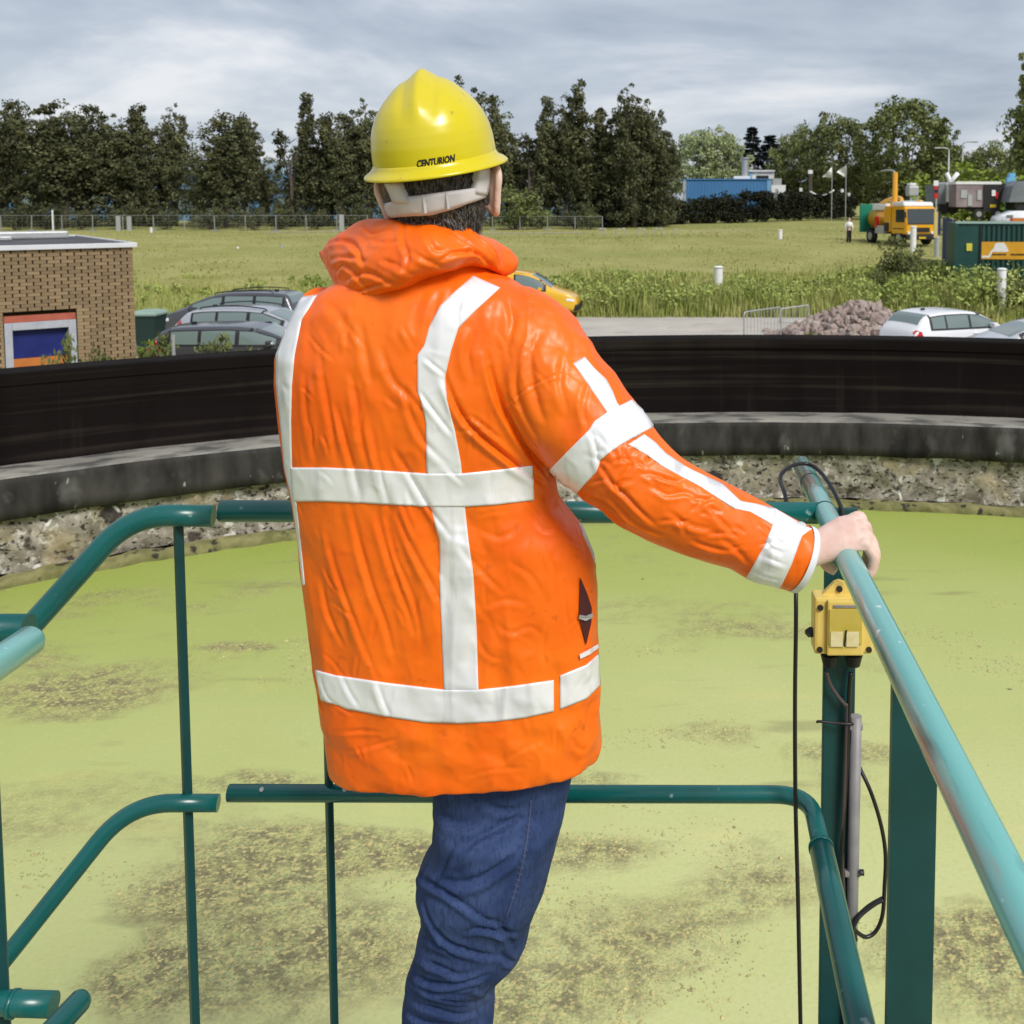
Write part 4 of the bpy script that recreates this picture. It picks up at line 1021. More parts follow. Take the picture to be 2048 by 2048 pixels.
# ------------------------------------------------------------------ cars
def car(name, label, pos, yaw, P, kind='hatch', L=4.2, W=1.76, H=1.47, rails=False, nose=None, group='cars parked in the yard'):
    """x forward, built at the origin, then placed"""
    t = thing(name, label, 'car' if kind != 'van' else 'van', pos, group)
    t.rotation_euler = (0, 0, yaw)
    hl = L / 2
    # stations: x, belt z, roof z, half width low, half width at roof edge
    if kind == 'hatch':
        S = [(-hl, .62, .62, .66), (-hl + .05, .92, .92, .76), (-hl + .16, .99, 1.02, .80), (-hl + .34, 1.0, 1.28, .83), (-hl + .52, 1.0, 1.42, .85), (-hl + 1.0, .99, H, .87), (-hl + 1.8, .98, H, .88), (-hl + 2.3, .97, H - .05, .88), (-hl + 2.75, .97, 1.22, .88), (-hl + 3.12, .97, .985, .87), (-hl + 3.5, .90, .91, .85), (hl - .18, .78, .79, .80), (hl - .03, .66, .66, .70), (hl, .55, .55, .64)]
        win = [(-hl + .62, -hl + 1.02, -hl + 1.50), (-hl + 1.58, -hl + 1.6, -hl + 2.62)]
    elif kind == 'estate':
        S = [(-hl, .62, .62, .66), (-hl + .05, .94, .94, .76), (-hl + .14, 1.0, 1.04, .80), (-hl + .38, 1.0, 1.34, .83), (-hl + .56, 1.0, 1.43, .85), (-hl + 1.1, .99, H - .01, .87), (-hl + 2.0, .98, H, .88), (-hl + 2.6, .97, H - .04, .88), (-hl + 3.1, .97, 1.24, .88), (-hl + 3.5, .97, .99, .87), (-hl + 3.9, .90, .91, .85), (hl - .18, .78, .79, .80), (hl - .03, .66, .66, .70), (hl, .55, .55, .64)]
    elif kind == 'mpv':
        S = [(-hl, .62, .62, .66), (-hl + .05, .98, .98, .78), (-hl + .14, 1.04, 1.08, .82), (-hl + .30, 1.05, 1.48, .84), (-hl + .42, 1.05, 1.56, .85), (-hl + 1.0, 1.04, H, .87), (-hl + 2.2, 1.03, H, .88), (-hl + 2.75, 1.02, H - .08, .88), (-hl + 3.3, 1.02, 1.30, .88), (-hl + 3.72, 1.01, 1.05, .87), (-hl + 3.95, .96, .97, .85), (hl - .18, .82, .83, .80), (hl - .03, .68, .68, .70), (hl, .55, .55, .64)]
    else:  # van
        S = [(-hl, .62, .62, .70), (-hl + .04, 1.05, 1.05, .80), (-hl + .08, 1.10, 1.70, .82), (-hl + .16, 1.1, 1.78, .84), (-hl + .9, 1.1, H, .86), (-hl + 1.9, 1.08, H, .87), (-hl + 2.5, 1.06, H - .05, .87), (-hl + 3.0, 1.05, H - .30, .87), (-hl + 3.45, 1.04, 1.07, .87), (-hl + 3.85, .98, .99, .85), (hl - .16, .84, .85, .80), (hl - .03, .66, .66, .72), (hl, .55, .55, .64)]
    def sect(x, belt, roof, wl, scale=1.0):
        k = max(0.0, (roof - belt)) / .5
        wl = wl * W / 1.76
        wr = wl * (.80 + .0 * k)
        pts = [(wl * .92, .22), (wl * .99, .40), (wl, .62), (wl * .985, max(.45, belt - .08)), (wl * .955, belt)]
        if roof - belt > .06:
            h = roof - belt
            pts += [(wl * .955 + (wr - wl * .955) * .5, belt + h * .52), (wr, belt + h * .90), (wr * .86, belt + h * .985), (wr * .45, roof)]
        else:
            pts += [(wl * .93, belt + .01), (wl * .84, belt + .03), (wl * .62, roof + .045), (wl * .3, roof + .055)]
        return [Vector((x, y, z)) for y, z in pts] + [Vector((x, -y, z)) for y, z in reversed(pts)]
    secs = [sect(*s) for s in S]
    # curve the ends in plan
    bm = loft(secs)
    bmesh.ops.recalc_face_normals(bm, faces=bm.faces[:])
    me = bake(bm, [('SUBSURF', dict(levels=2, render_levels=2))])
    me.polygons.foreach_set('use_smooth', np.full(len(me.polygons), True))
    obj('body', me, P, t, local=True)
    bv = bvh_of(me)
    def side_y(x, z, sgn):
        h = bv.ray_cast(Vector((x, sgn * 3, z)), Vector((0, -sgn, 0)))
        return h[0].y if h[0] else sgn * .7
    def roofz(x):
        h = bv.ray_cast(Vector((x, 0, 4)), Vector((0, 0, -1))); return h[0].z
    def pane(name, poly, sgn, m, off=.006):
        """poly (x, z) laid on the side of the body"""
        bm = bmesh.new(); f = bm.faces.new([bm.verts.new((x, 0, z)) for x, z in poly])
        bmesh.ops.triangulate(bm, faces=[f]); bmesh.ops.subdivide_edges(bm, edges=bm.edges[:], cuts=2)
        for v_ in bm.verts: v_.co.y = side_y(v_.co.x, v_.co.z, sgn) + sgn * off
        bmesh.ops.recalc_face_normals(bm, faces=bm.faces[:])
        obj(name, bm, m, t, smooth=True, local=True)
    def gpane(name, xs_, bot, topf, sgn, m, off):
        bm = bmesh.new(); G = []
        for x in xs_:
            b0, t0 = bot(x), max(topf(x), bot(x) + .012); row_ = []
            for j in range(8):
                z = b0 + (t0 - b0) * j / 7; row_.append(bm.verts.new((x, side_y(x, z, sgn) + sgn * off, z)))
            G.append(row_)
        for i in range(len(G) - 1):
            for j in range(7): bm.faces.new((G[i][j], G[i + 1][j], G[i + 1][j + 1], G[i][j + 1]))
        bmesh.ops.recalc_face_normals(bm, faces=bm.faces[:])
        obj(name, bm, m, t, smooth=True, local=True)
    sx = np.array([s[0] for s in S]); bl = np.array([s[1] for s in S]); rf = np.array([s[2] for s in S])
    def topz(x): return float(np.interp(x, sx, bl)) + (float(np.interp(x, sx, rf)) - float(np.interp(x, sx, bl))) * .84
    def botz(x): return float(np.interp(x, sx, bl)) + .03
    if kind == 'hatch': spans = [(-hl + .62, -hl + 1.06), (-hl + 1.12, -hl + 1.88), (-hl + 1.96, -hl + 2.78)]
    elif kind == 'estate': spans = [(-hl + .66, -hl + 1.30), (-hl + 1.38, -hl + 2.18), (-hl + 2.28, -hl + 3.14)]
    elif kind == 'mpv': spans = [(-hl + .46, -hl + 1.30), (-hl + 1.40, -hl + 2.30), (-hl + 2.40, -hl + 3.36)]
    else: spans = [(-hl + 2.05, -hl + 3.12)]
    for sgn in (-1, 1):
        # dark surround, then the panes
        a, b_ = spans[0][0] - .07, spans[-1][1] + .10
        gpane('window_surround', np.linspace(a, b_, 40), lambda x: botz(x) - .035, lambda x: min(topz(x) + .05, float(np.interp(x, sx, rf)) - .02), sgn, M_trim_blk, .006)
        for (x0, x1) in spans:
            gpane('side_window', np.linspace(x0, x1, 14), lambda x: botz(x) + .015, lambda x: topz(x) - .035, sgn, M_glass, .012)
        # lamps, mirror, handle
        z0 = .86 if kind != 'van' else .95
        bm = bmesh.new(); 
        vq = [(-hl + .04, z0 - .12), (-hl + .30, z0 - .10), (-hl + .26, z0 + .08), (-hl + .10, z0 + .12)]
        if kind == 'hatch': vq = [(-hl + .03, .80), (-hl + .30, .82), (-hl + .24, 1.0), (-hl + .10, 1.02)]
        if kind == 'estate': vq = [(-hl + .02, z0 - .06), (-hl + .48, z0 - .08), (-hl + .46, z0 + .10), (-hl + .32, z0 + .14), (-hl + .30, z0 + .30), (-hl + .10, z0 + .18)]
        pane('tail_light', vq, sgn, M_red, .012)
        pane('headlight', [(hl - .42, .70), (hl - .12, .66), (hl - .10, .74), (hl - .40, .80)], sgn, M_whitelamp, .012)
        xm = spans[-1][1] - .12; zm = botz(xm) + .06
        bm = BOX((xm, side_y(xm, zm - .05, sgn) + sgn * .12, zm), (.14, .20, .14), bev=.035); obj('mirror', bm, P, t, local=True)
        xh = spans[-1][0] + .12
        obj('door_handle', BOX((xh, side_y(xh, .86, sgn) + sgn * .012, .86), (.18, .03, .03), bev=.008), P, t, local=True)
        for xw in (-hl + .82, hl - .82):
            yw = side_y(xw, .35, sgn)
            w_ = thing('wheel', None, None, (xw, sgn * (W / 2 - .11), .31)); w_.parent = t
            prof = [(.0, .19), (.10, .20), (.11, .25), (.105, .31), (-.105, .31), (-.11, .25), (-.10, .20)]
            bm = bmesh.new(); cyl(bm, (0, -.10, 0), (0, .10, 0), .31, seg=28)
            bmesh.ops.bevel(bm, geom=[e_ for e_ in bm.edges if abs(e_.verts[0].co.y - e_.verts[1].co.y) < .001], offset=.025, segments=2, affect='EDGES')
            obj('tyre', bm, M_tyre, w_, smooth=True, local=True)
            bm = CYL((0, sgn * .07, 0), (0, sgn * .108, 0), .20, .19, seg=20); obj('rim', bm, M_rim, w_, local=True)
            bm = CYL((xw, yw - sgn * .25, .33), (xw, yw + sgn * .004, .33), .37, seg=28); obj('wheel_arch', bm, M_trim_blk, t, local=True)
    # front and rear glass: sheets over the sloping ends
    def endglass(name, x0, x1, m):
        bm = bmesh.new(); G = []
        for i in range(7):
            x = x0 + (x1 - x0) * i / 6; row_ = []
            for j in range(9):
                half_ = (.60 if kind != 'van' else .66) * W / 1.76
                y = half_ * (-1 + 2 * j / 8) * (1.06 - .10 * (roofz(x) - 1.0) / .45)
                h = bv.ray_cast(Vector((x, y, 4)), Vector((0, 0, -1)))
                if h[0] is None: h = (Vector((x, y, roofz(x))), Vector((0, 0, 1)))
                row_.append(bm.verts.new(h[0] + h[1] * .007))
            G.append(row_)
        for i in range(6):
            for j in range(8): bm.faces.new((G[i][j], G[i][j + 1], G[i + 1][j + 1], G[i + 1][j]))
        bmesh.ops.recalc_face_normals(bm, faces=bm.faces[:])
        obj(name, bm, m, t, smooth=True, local=True)
    if kind == 'hatch': endglass('rear_window', -hl + .24, -hl + .58, M_glass); endglass('windscreen', -hl + 2.42, -hl + 3.08, M_glass)
    elif kind == 'estate': endglass('rear_window', -hl + .22, -hl + .60, M_glass); endglass('windscreen', -hl + 2.74, -hl + 3.44, M_glass)
    elif kind == 'mpv': endglass('rear_window', -hl + .20, -hl + .42, M_glass); endglass('windscreen', -hl + 2.92, -hl + 3.66, M_glass)
    else: endglass('windscreen', -hl + 2.66, -hl + 3.40, M_glass)
    if kind != 'van':
        obj('aerial', BOX((-hl + .95, 0, roofz(-hl + .95) + .025), (.14, .04, .06), bev=.015), M_trim_blk, t, local=True)
    if rails:
        for sgn in (-1, 1):
            yr = .60 * W / 1.76; x0, x1 = -hl + .8, -hl + 2.7
            obj('roof_rail', tube(catmull([(x0, sgn * yr, roofz(x0) - .0), (x0 + .12, sgn * yr, roofz(x0 + .12) + .045), ((x0 + x1) / 2, sgn * yr, roofz((x0 + x1) / 2) + .06), (x1 - .12, sgn * yr, roofz(x1 - .12) + .045), (x1, sgn * yr, roofz(x1))], 4), .018, 8), M_trim_blk, t, local=True)
    for xe, sg in ((-hl, -1), (hl, 1)):
        obj('bumper', BOX((xe - sg * .07, 0, .42), (.20, W * .86, .26), bev=.07), M_trim_blk if kind == 'van' else P, t, local=True)
    obj('number_plate', BOX((-hl - .035, 0, .60), (.02, .52, .11), bev=.004), mat('yellow_plate', (.65, .47, .03), .5) if 'yellow_plate' not in MATS else MATS['yellow_plate'], t, local=True)
    return t
def place(u, Yd): p = at(u, 500, Yd); return p.x
# three cars on the left
x = place(318, 25.6); car('parked_car', 'charcoal estate car nearest on the left with a red tail light at the wall', (x + 2.15, 25.6, 0), math.radians(4), P_dark, 'estate', 4.5, 1.78, 1.46)
x = place(366, 29.4); car('parked_car', 'silver estate car in the middle of the three left cars', (x + 2.25, 29.4, 0), math.radians(-2), P_silver, 'estate', 4.7, 1.82, 1.50, True)
x = place(326, 33.0); car('parked_car', 'charcoal people carrier with roof rails farthest of the left cars', (x + 2.25, 33.2, 0), math.radians(180 - 3), P_dark, 'mpv', 4.5, 1.82, 1.60, True)
# right
x = place(1790, 28.2); car('parked_car', 'white hatchback parked beside the rubble heap', (x + 1.88, 29.0, 0), math.radians(26), P_white, 'hatch', 4.15, 1.76, 1.48)
x = place(1912, 26.4); car('parked_car', 'silver car cut by the right edge in front of the white hatchback', (x + 2.35, 26.6, 0), math.radians(180 + 6), P_silver2, 'estate', 4.5, 1.78, 1.44)
x = place(1157, 40.0); car('yellow_van', 'yellow service van half hidden by the person and right shoulder', (x - 2.15, 39.9, 0), math.radians(-3), P_yellow, 'van', 4.4, 1.80, 1.82)

# ------------------------------------------------------------------ yard clutter
# wheeled bin beside the pump house
bx = at(299, 640, 30.0)
wb = thing('wheelie_bin', 'dark green wheelie bin with a pale lid beside the pump house', 'bin', (bx.x, 30.0, 0))
zt_ = at(299, 629, 30.0).z
bm = loft([[Vector((bx.x + sx * a, 30.0 + sy * a * 1.1, z)) for sx, sy in ((-1, -1), (1, -1), (1, 1), (-1, 1))] for a, z in ((.25, .06), (.28, .5), (.33, zt_ - .06), (.35, zt_ - .055), (.35, zt_ - .01))])
obj('tub', bm, M_bind, wb)
bm = loft([[Vector((bx.x + sx * a, 30.0 + sy * a * 1.1, z)) for sx, sy in ((-1, -1), (1, -1), (1, 1), (-1, 1))] for a, z in ((.37, zt_), (.375, zt_ + .05), (.31, zt_ + .12), (.17, zt_ + .15))]); obj('lid', bm, M_binlid, wb)
for sx in (-1, 1): obj('wheel', CYL((bx.x + sx * .22, 30.34, .10), (bx.x + sx * .27, 30.34, .10), .10, seg=16), M_tyre, wb)
# pale thin post in front of the left cars
p = at(346, 670, 18.0); o = obj('sign_post', CYL((p.x, 18, 0), (p.x, 18, p.z), .028, seg=12), M_galv); props(o, 'thin grey post in front of the charcoal estate car', 'post')
# crowd barrier
p0, p1 = at(1488, 630, 31.5), at(1562, 632, 33.0)
bar = thing('crowd_barrier', 'grey steel crowd barrier left of the rubble heap', 'barrier', (p0.x, p0.y, 0))
zt_ = 1.08
p0.z = p1.z = 0
up = Vector((0, 0, 1))
obj('frame', tube(fillet([p0 + up * .12, p0 + up * zt_, p1 + up * zt_, p1 + up * .12, p0 + up * .12], .12, 5), .022, 10), M_galv, bar)
for k in range(1, 11):
    q = p0.lerp(p1, k / 11); obj('bar', CYL(q + up * .12, q + up * zt_, .0085, seg=8), M_galv, bar)
for q in (p0.lerp(p1, .12), p0.lerp(p1, .88)):
    n_ = Vector(((p1 - p0).y, -(p1 - p0).x, 0)).normalized(); obj('foot', tube([q - n_ * .3, q + up * .1, q + n_ * .3], .018, 8), M_galv, bar)
p0, p1 = at(1560, 622, 36.8), at(1618, 622, 37.4)
bar = thing('crowd_barrier', 'second grey barrier lying behind the rubble heap', 'barrier', (p0.x, p0.y, 0))
p0.z = p1.z = 0; 
obj('frame', tube(fillet([p0 + up * .12, p0 + up * .62, p1 + up * .70, p1 + up * .12, p0 + up * .12], .1, 5), .022, 10), M_galv, bar)
for k in range(1, 9):
    q = p0.lerp(p1, k / 9); obj('bar', CYL(q + up * .12, q + up * (.62 + .08 * k / 9), .0085, seg=8), M_galv, bar)
# rubble heap: every stone in view is a stone
hx0, hx1 = at(1556, 660, 33.5).x, at(1832, 660, 33.5).x
hc = Vector(((hx0 + hx1) / 2 + .05, 33.6, 0))
rub = thing('rubble_heap', 'heap of grey pink broken stone between the barrier and the white hatchback', 'rubble heap', tuple(hc))
def heap_h(x, y):
    px_ = (x - hc.x) / ((hx1 - hx0) / 2); py_ = (y - hc.y) / 1.9
    prof_ = np.interp(px_, [-1.05, -.82, -.55, -.2, .12, .45, .75, 1.05], [0, .30, .54, .86, 1.08, .97, .66, .1])
    return max(0.0, prof_ * (1 - min(1, abs(py_)) ** 1.7))
lib = []
for k in range(8):
    bm = bmesh.new(); bmesh.ops.create_icosphere(bm, subdivisions=1, radius=1)
    ax_ = (rnd.uniform(.8, 1.3), rnd.uniform(.6, 1), rnd.uniform(.45, .8))
    for v_ in bm.verts: v_.co = Vector((v_.co.x * ax_[0], v_.co.y * ax_[1], v_.co.z * ax_[2])) * rnd.uniform(.72, 1.2)
    me = bpy.data.meshes.new('stone'); bm.to_mesh(me); bm.free(); me.materials.append(M_stone if k < 6 else M_stone2); lib.append(me)
n = 0
pos = []
while len(pos) < 300:
    x, y = rnd.uniform(hx0 - .1, hx1 + .2), rnd.uniform(hc.y - 1.7, hc.y + .35)
    h = heap_h(x, y)
    if h < .18 or any((x - a) ** 2 + (y - b_) ** 2 < .019 for a, b_, _ in pos[-300:]) and rnd.random() < .8: continue
    pos.append((x, y, h))
for (x, y, h) in pos:
    o = bpy.data.objects.new('stone', rnd.choice(lib)); link(o, rub, True)
    s = rnd.uniform(.11, .23); o.scale = (s, s, s); o.rotation_euler = (rnd.uniform(0, 6), rnd.uniform(0, 6), rnd.uniform(0, 6))
    o.location = Vector((x, y, h + rnd.uniform(-.03, .05))) - hc
bm = bmesh.new()
for k in range(900):
    x, y = rnd.uniform(hx0 - .3, hx1 + .3), rnd.uniform(hc.y - 2.1, hc.y + 1.9)
    h = heap_h(x, y)
    r = bmesh.ops.create_icosphere(bm, subdivisions=1, radius=rnd.uniform(.05, .12), matrix=Matrix.Translation((x, y, max(h - .06, .03))) @ Matrix.Rotation(rnd.uniform(0, 6), 4, Vector((rnd.random(), rnd.random(), rnd.random() + .01)).normalized()) @ Matrix.Diagonal((1.2, .8, .6, 1)))
for f in bm.faces: f.smooth = False
o = obj('small_stones', bm, M_stone, rub); o['kind'] = 'stuff'

# green container with an amber banner
yc_ = 40.6
cl_, ct, cb_ = at(1903, 450, yc_).x, at(1903, 446, yc_).z, at(1903, 578, yc_).z
ctn = thing('container', 'dark green steel container with an amber banner at the right edge', 'container', (cl_ + 3, yc_ + 1.2, cb_))
cw = 6.0
obj('box', BOX((cl_ + cw / 2, yc_ + 1.22, (ct + cb_) / 2), (cw - .02, 2.34, ct - cb_ - .02)), M_cont, ctn)
xp = at(1950, 500, yc_).x
obj('corner_panel', BOX(((cl_ + xp) / 2, yc_ + .02, (ct + cb_) / 2), (xp - cl_ - .02, .06, ct - cb_ - .16)), M_cont, ctn)
obj('corner_post', BOX((cl_ + .06, yc_ - .012, (ct + cb_) / 2), (.14, .10, ct - cb_)), M_cont, ctn)
obj('corner_post', BOX((xp + .03, yc_ - .012, (ct + cb_) / 2), (.07, .10, ct - cb_ - .14)), M_trim_blk, ctn)
obj('top_rail', BOX((cl_ + cw / 2, yc_ - .01, ct + .015), (cw, .14, .09)), mat('faded_green_rail', (.30, .42, .38), .6), ctn)
obj('bottom_rail', BOX((cl_ + cw / 2, yc_ - .01, cb_ + .04), (cw, .12, .12)), M_cont, ctn)
k = 0
x = xp + .10
while x < cl_ + cw - .1:
    bm = prism([(x, ct - .10), (x, cb_ + .11), (x + .09, cb_ + .11), (x + .09, ct - .10)], yc_ - .02, yc_ + .06)
    obj('corrugation', bm, M_cont, ctn); x += .19
zb0, zb1 = at(1953, 519, yc_).z, at(1953, 484, yc_).z
bn_x0, bn_x1 = at(1952, 500, yc_).x, cl_ + cw - .4
bnr = thing('banner', None, None, tuple(Vector(((bn_x0 + bn_x1) / 2, yc_ - .03, zb0)) - Vector(ctn.location))); bnr.parent = ctn
obj('sheet', BOX(((bn_x0 + bn_x1) / 2, yc_ - .035, (zb0 + zb1) / 2), (bn_x1 - bn_x0, .02, zb1 - zb0)), M_banner, bnr)
def bpoly(name, pl, m, off=.0):
    bm = prism([(at(u, v, yc_).x, at(u, v, yc_).z) for u, v in pl], yc_ - .052 - off, yc_ - .046 - off); return obj(name, bm, m, bnr)
bpoly('emblem', [(1969, 506), (1977, 497), (1980, 488), (1986, 486), (1997, 486), (2001, 491), (2006, 502), (2004, 504), (1976, 504)], M_white)
bpoly('emblem', [(1953, 512), (1966, 512), (1971, 504.5), (1974, 504.5), (1969, 516), (1954, 516)], M_white, .001)
def words(u0, u1, v0, v1):
    u = u0
    while u < u1 - 3:
        wd_ = rnd.choice((3.4, 4.2, 3.8)); s_ = rnd.random()
        bpoly('lettering', [(u, v1), (u, v0 + (1 if s_ < .3 else 0)), (u + wd_ * .78, v0), (u + wd_ * .78, v1)], M_ink, .002); u += wd_
words(1974, 2003, 507.5, 511); words(2010, 2038, 507.5, 511)
p = at(1930.5, 495, yc_ - .05); obj('sticker', BOX(p, (.22, .012, .30), bev=.004), mat('yellow_sticker', (.62, .58, .06), .5), ctn)

ctn.rotation_euler = (0, 0, math.radians(-8)); ctn.location.x += .42
# yellow vacuum truck
yt = 72.0
xt = at(1790, 470, yt).x; gz = float(ground_z(xt, yt))
trk = thing('tanker_truck', 'yellow suction truck with a white cab roof and upright boom in the far field', 'truck', (xt, yt, gz))
trk.rotation_euler = (0, 0, math.radians(-70)); trk.location.x += .1            # nose towards the camera and to the right
def TB(name, c, s, m, bev=.0, rot=None): return obj(name, BOX(c, s, rot, bev), m, trk, local=True)
# x forward, y left, wheelbase about 3.6
TB('chassis', (-.3, 0, .85), (5.6, .95, .26), M_trim_blk, .02)
cab = thing('cab', None, None, (2.0, 0, 0)); cab.parent = trk
def CB(name, c, s, m, bev=0., rot=None): return obj(name, BOX(c, s, rot, bev), m, cab, local=True)
bm = prism([(-.85, .75), (.88, .75), (.92, 1.45), (.80, 2.45), (.60, 2.62), (-.85, 2.62)], -1.2, 1.2); bmesh.ops.bevel(bm, geom=bm.edges[:], offset=.06, segments=2, affect='EDGES')
obj('shell', bm, P_trucky, cab, local=True)
bm = prism([(-.84, 2.62), (.62, 2.62), (.50, 2.90), (-.80, 2.92)], -1.16, 1.16); bmesh.ops.bevel(bm, geom=bm.edges[:], offset=.05, segments=2, affect='EDGES'); obj('cab_roof', bm, M_white, cab, local=True)
bm = prism([(.935, 1.50), (.945, 1.50), (.83, 2.45), (.82, 2.45)], -1.08, 1.08); obj('windscreen', bm, M_darkglass, cab, local=True)
bm = prism([(.946, 1.42), (.951, 1.42), (.93, 1.52), (.925, 1.52)], -1.1, 1.1); obj('wiper_panel', bm, M_trim_blk, cab, local=True)
for s in (-1, 1):
    bm = prism([(-.30, 1.55), (.72, 1.55), (.68, 2.4), (-.30, 2.4)], s * 1.205 - .006, s * 1.205 + .006); obj('side_window', bm, M_darkglass, cab, local=True)
    CB('mirror', (.95, s * 1.34, 2.05), (.10, .18, .42), M_trim_blk, .03); CB('headlight', (.93, s * .92, .86), (.06, .34, .18), M_whitelamp, .02)
CB('grille', (.925, 0, 1.05), (.05, 1.3, .30), M_trim_blk, .01); CB('bumper', (.92, 0, .56), (.22, 2.36, .34), M_trim_blk, .05)
CB('number_plate', (1.04, 0, .52), (.02, .55, .12), mat('plate_amber', (.6, .42, .02), .5), .004); CB('beacon', (.1, .4, 2.98), (.2, .2, .16), P_trucky, .05); CB('beacon_bar', (-.2, 0, 2.95), (.12, 1.7, .10), M_galv, .02)
for xw in (2.0, -1.5):
    for s in (-1, 1):
        w_ = thing('wheel', None, None, (xw, s * 1.02, .52)); w_.parent = trk
        bm = CYL((0, -.17, 0), (0, .17, 0), .52, seg=26); bmesh.ops.bevel(bm, geom=[e_ for e_ in bm.edges if abs(e_.verts[0].co.y - e_.verts[1].co.y) < .001], offset=.05, segments=2, affect='EDGES')
        obj('tyre', bm, M_tyre, w_, smooth=True, local=True); obj('rim', CYL((0, s * .10, 0), (0, s * .178, 0), .30, .26, seg=18), M_rim, w_, local=True); obj('hub', CYL((0, s * .17, 0), (0, s * .22, 0), .10, seg=12), M_galv, w_, local=True)
        TB('mudguard', (xw, s * 1.02, 1.12), (1.25, .42, .06), M_trim_blk, .02)
TB('cabinet', (.62, 0, 1.75), (.75, 2.3, 1.75), P_trucky, .05)
TB('hose_reel', (.55, -1.18, 1.2), (.5, .10, .6), M_trim_blk, .03)
bm = CYL((.15, .0, 1.75), (-2.6, 0, 1.75), .78, seg=26); bmesh.ops.bevel(bm, geom=[e_ for e_ in bm.edges if abs(e_.verts[0].co.x - e_.verts[1].co.x) < .001], offset=.15, segments=3, affect='EDGES'); obj('tank', bm, P_trucky, trk, smooth=True, local=True)
TB('side_locker', (-.3, -1.05, 1.0), (1.1, .3, .55), M_galv, .03); TB('side_locker', (-.3, 1.05, 1.0), (1.1, .3, .55), M_galv, .03)
TB('red_fitting', (-.75, -1.12, 1.5), (.3, .2, .8), M_red, .03)
TB('rear_panel', (-2.85, 0, 1.75), (.16, 2.35, 2.0), M_truckgreen, .02)
TB('pump_housing', (-1.3, 0, 2.55), (1.3, 1.5, .45), M_white, .08)
obj('boom_base', CYL((.25, -.35, 2.5), (.25, -.35, 2.95), .34, .28, seg=16), P_trucky, trk, local=True)
obj('boom_mast', CYL((.25, -.35, 2.9), (.25, -.35, 4.95), .19, .17, seg=14), P_trucky, trk, local=True)
obj('boom_jib', tube(catmull([(.25, -.35, 4.9), (.0, -.35, 5.05), (-.9, -.25, 5.12), (-1.9, -.1, 5.08)], 4), .06, 10), M_galv, trk, local=True)
obj('boom_hose', tube(catmull([(.4, -.1, 2.6), (.1, .3, 3.1), (-.8, .4, 3.2), (-1.8, .2, 2.95), (-2.5, 0, 2.5)], 4), .13, 10), P_trucky, trk, local=True)
# worker by the truck
pw = at(1698, 470, 72.5); gz = float(ground_z(pw.x, 72.5))
wk = thing('person', 'distant person in dark clothes and a pale top behind the yellow truck', 'person', (pw.x, 72.5, gz))
bm = bmesh.new()
def WP(*p): return [Vector((pw.x + a, 72.5 + b_, gz + c)) for a, b_, c in p]
tube(WP((.10, .1, .03), (.09, .02, .45), (.07, 0, .85), (.04, 0, 1.0)), [.055, .065, .085, .10], 10, bm=bm); tube(WP((-.14, -.15, .03), (-.10, -.06, .45), (-.06, 0, .85), (-.03, 0, 1.0)), [.055, .065, .085, .10], 10, bm=bm)
tube(WP((0, 0, .9), (0, 0, 1.1), (0, .0, 1.35), (0, 0, 1.46), (0, 0, 1.5)), [.15, .15, .19, .15, .07], 12, bm=bm)
tube(WP((0, 0, 1.45), (0, -.01, 1.55), (0, -.02, 1.58)), [.055, .055, .05], 10, bm=bm)
bmesh.ops.create_icosphere(bm, subdivisions=2, radius=.115, matrix=Matrix.Translation((pw.x, 72.48, gz + 1.66)) @ Matrix.Diagonal((.85, 1, 1.12, 1)))
for s in (-1, 1): tube(WP((s * .18, 0, 1.42), (s * .25, .02, 1.15), (s * .22, -.08, .92), (s * .21, -.10, .82)), [.055, .048, .038, .03], 9, bm=bm)
me = bake(bm, [('REMESH', dict(mode='VOXEL', voxel_size=.022)), ('SMOOTH', dict(factor=.5, iterations=2))]); me.polygons.foreach_set('use_smooth', np.full(len(me.polygons), True)); obj('body', me, M_skin, wk)
bm = bmesh.new(); tube(WP((0, 0, 1.08), (0, 0, 1.3), (0, 0, 1.44), (0, 0, 1.49)), [.18, .215, .19, .09], 12, bm=bm)
for s in (-1, 1): tube(WP((s * .16, 0, 1.43), (s * .25, .02, 1.15), (s * .22, -.08, .92)), [.07, .06, .048], 9, bm=bm)
obj('jacket', bm, M_white, wk)
bm = bmesh.new(); tube(WP((.10, .1, .06), (.09, .02, .45), (.07, 0, .85), (.03, 0, 1.10)), [.075, .085, .105, .135], 10, bm=bm); tube(WP((-.14, -.15, .06), (-.10, -.06, .45), (-.06, 0, .85), (-.03, 0, 1.10)), [.075, .085, .105, .135], 10, bm=bm); obj('trousers', bm, M_ink, wk)
obj('hair', tube(WP((0, .0, 1.64), (0, .01, 1.72), (0, .0, 1.80)), [.122, .118, .05], 12), M_ink, wk)

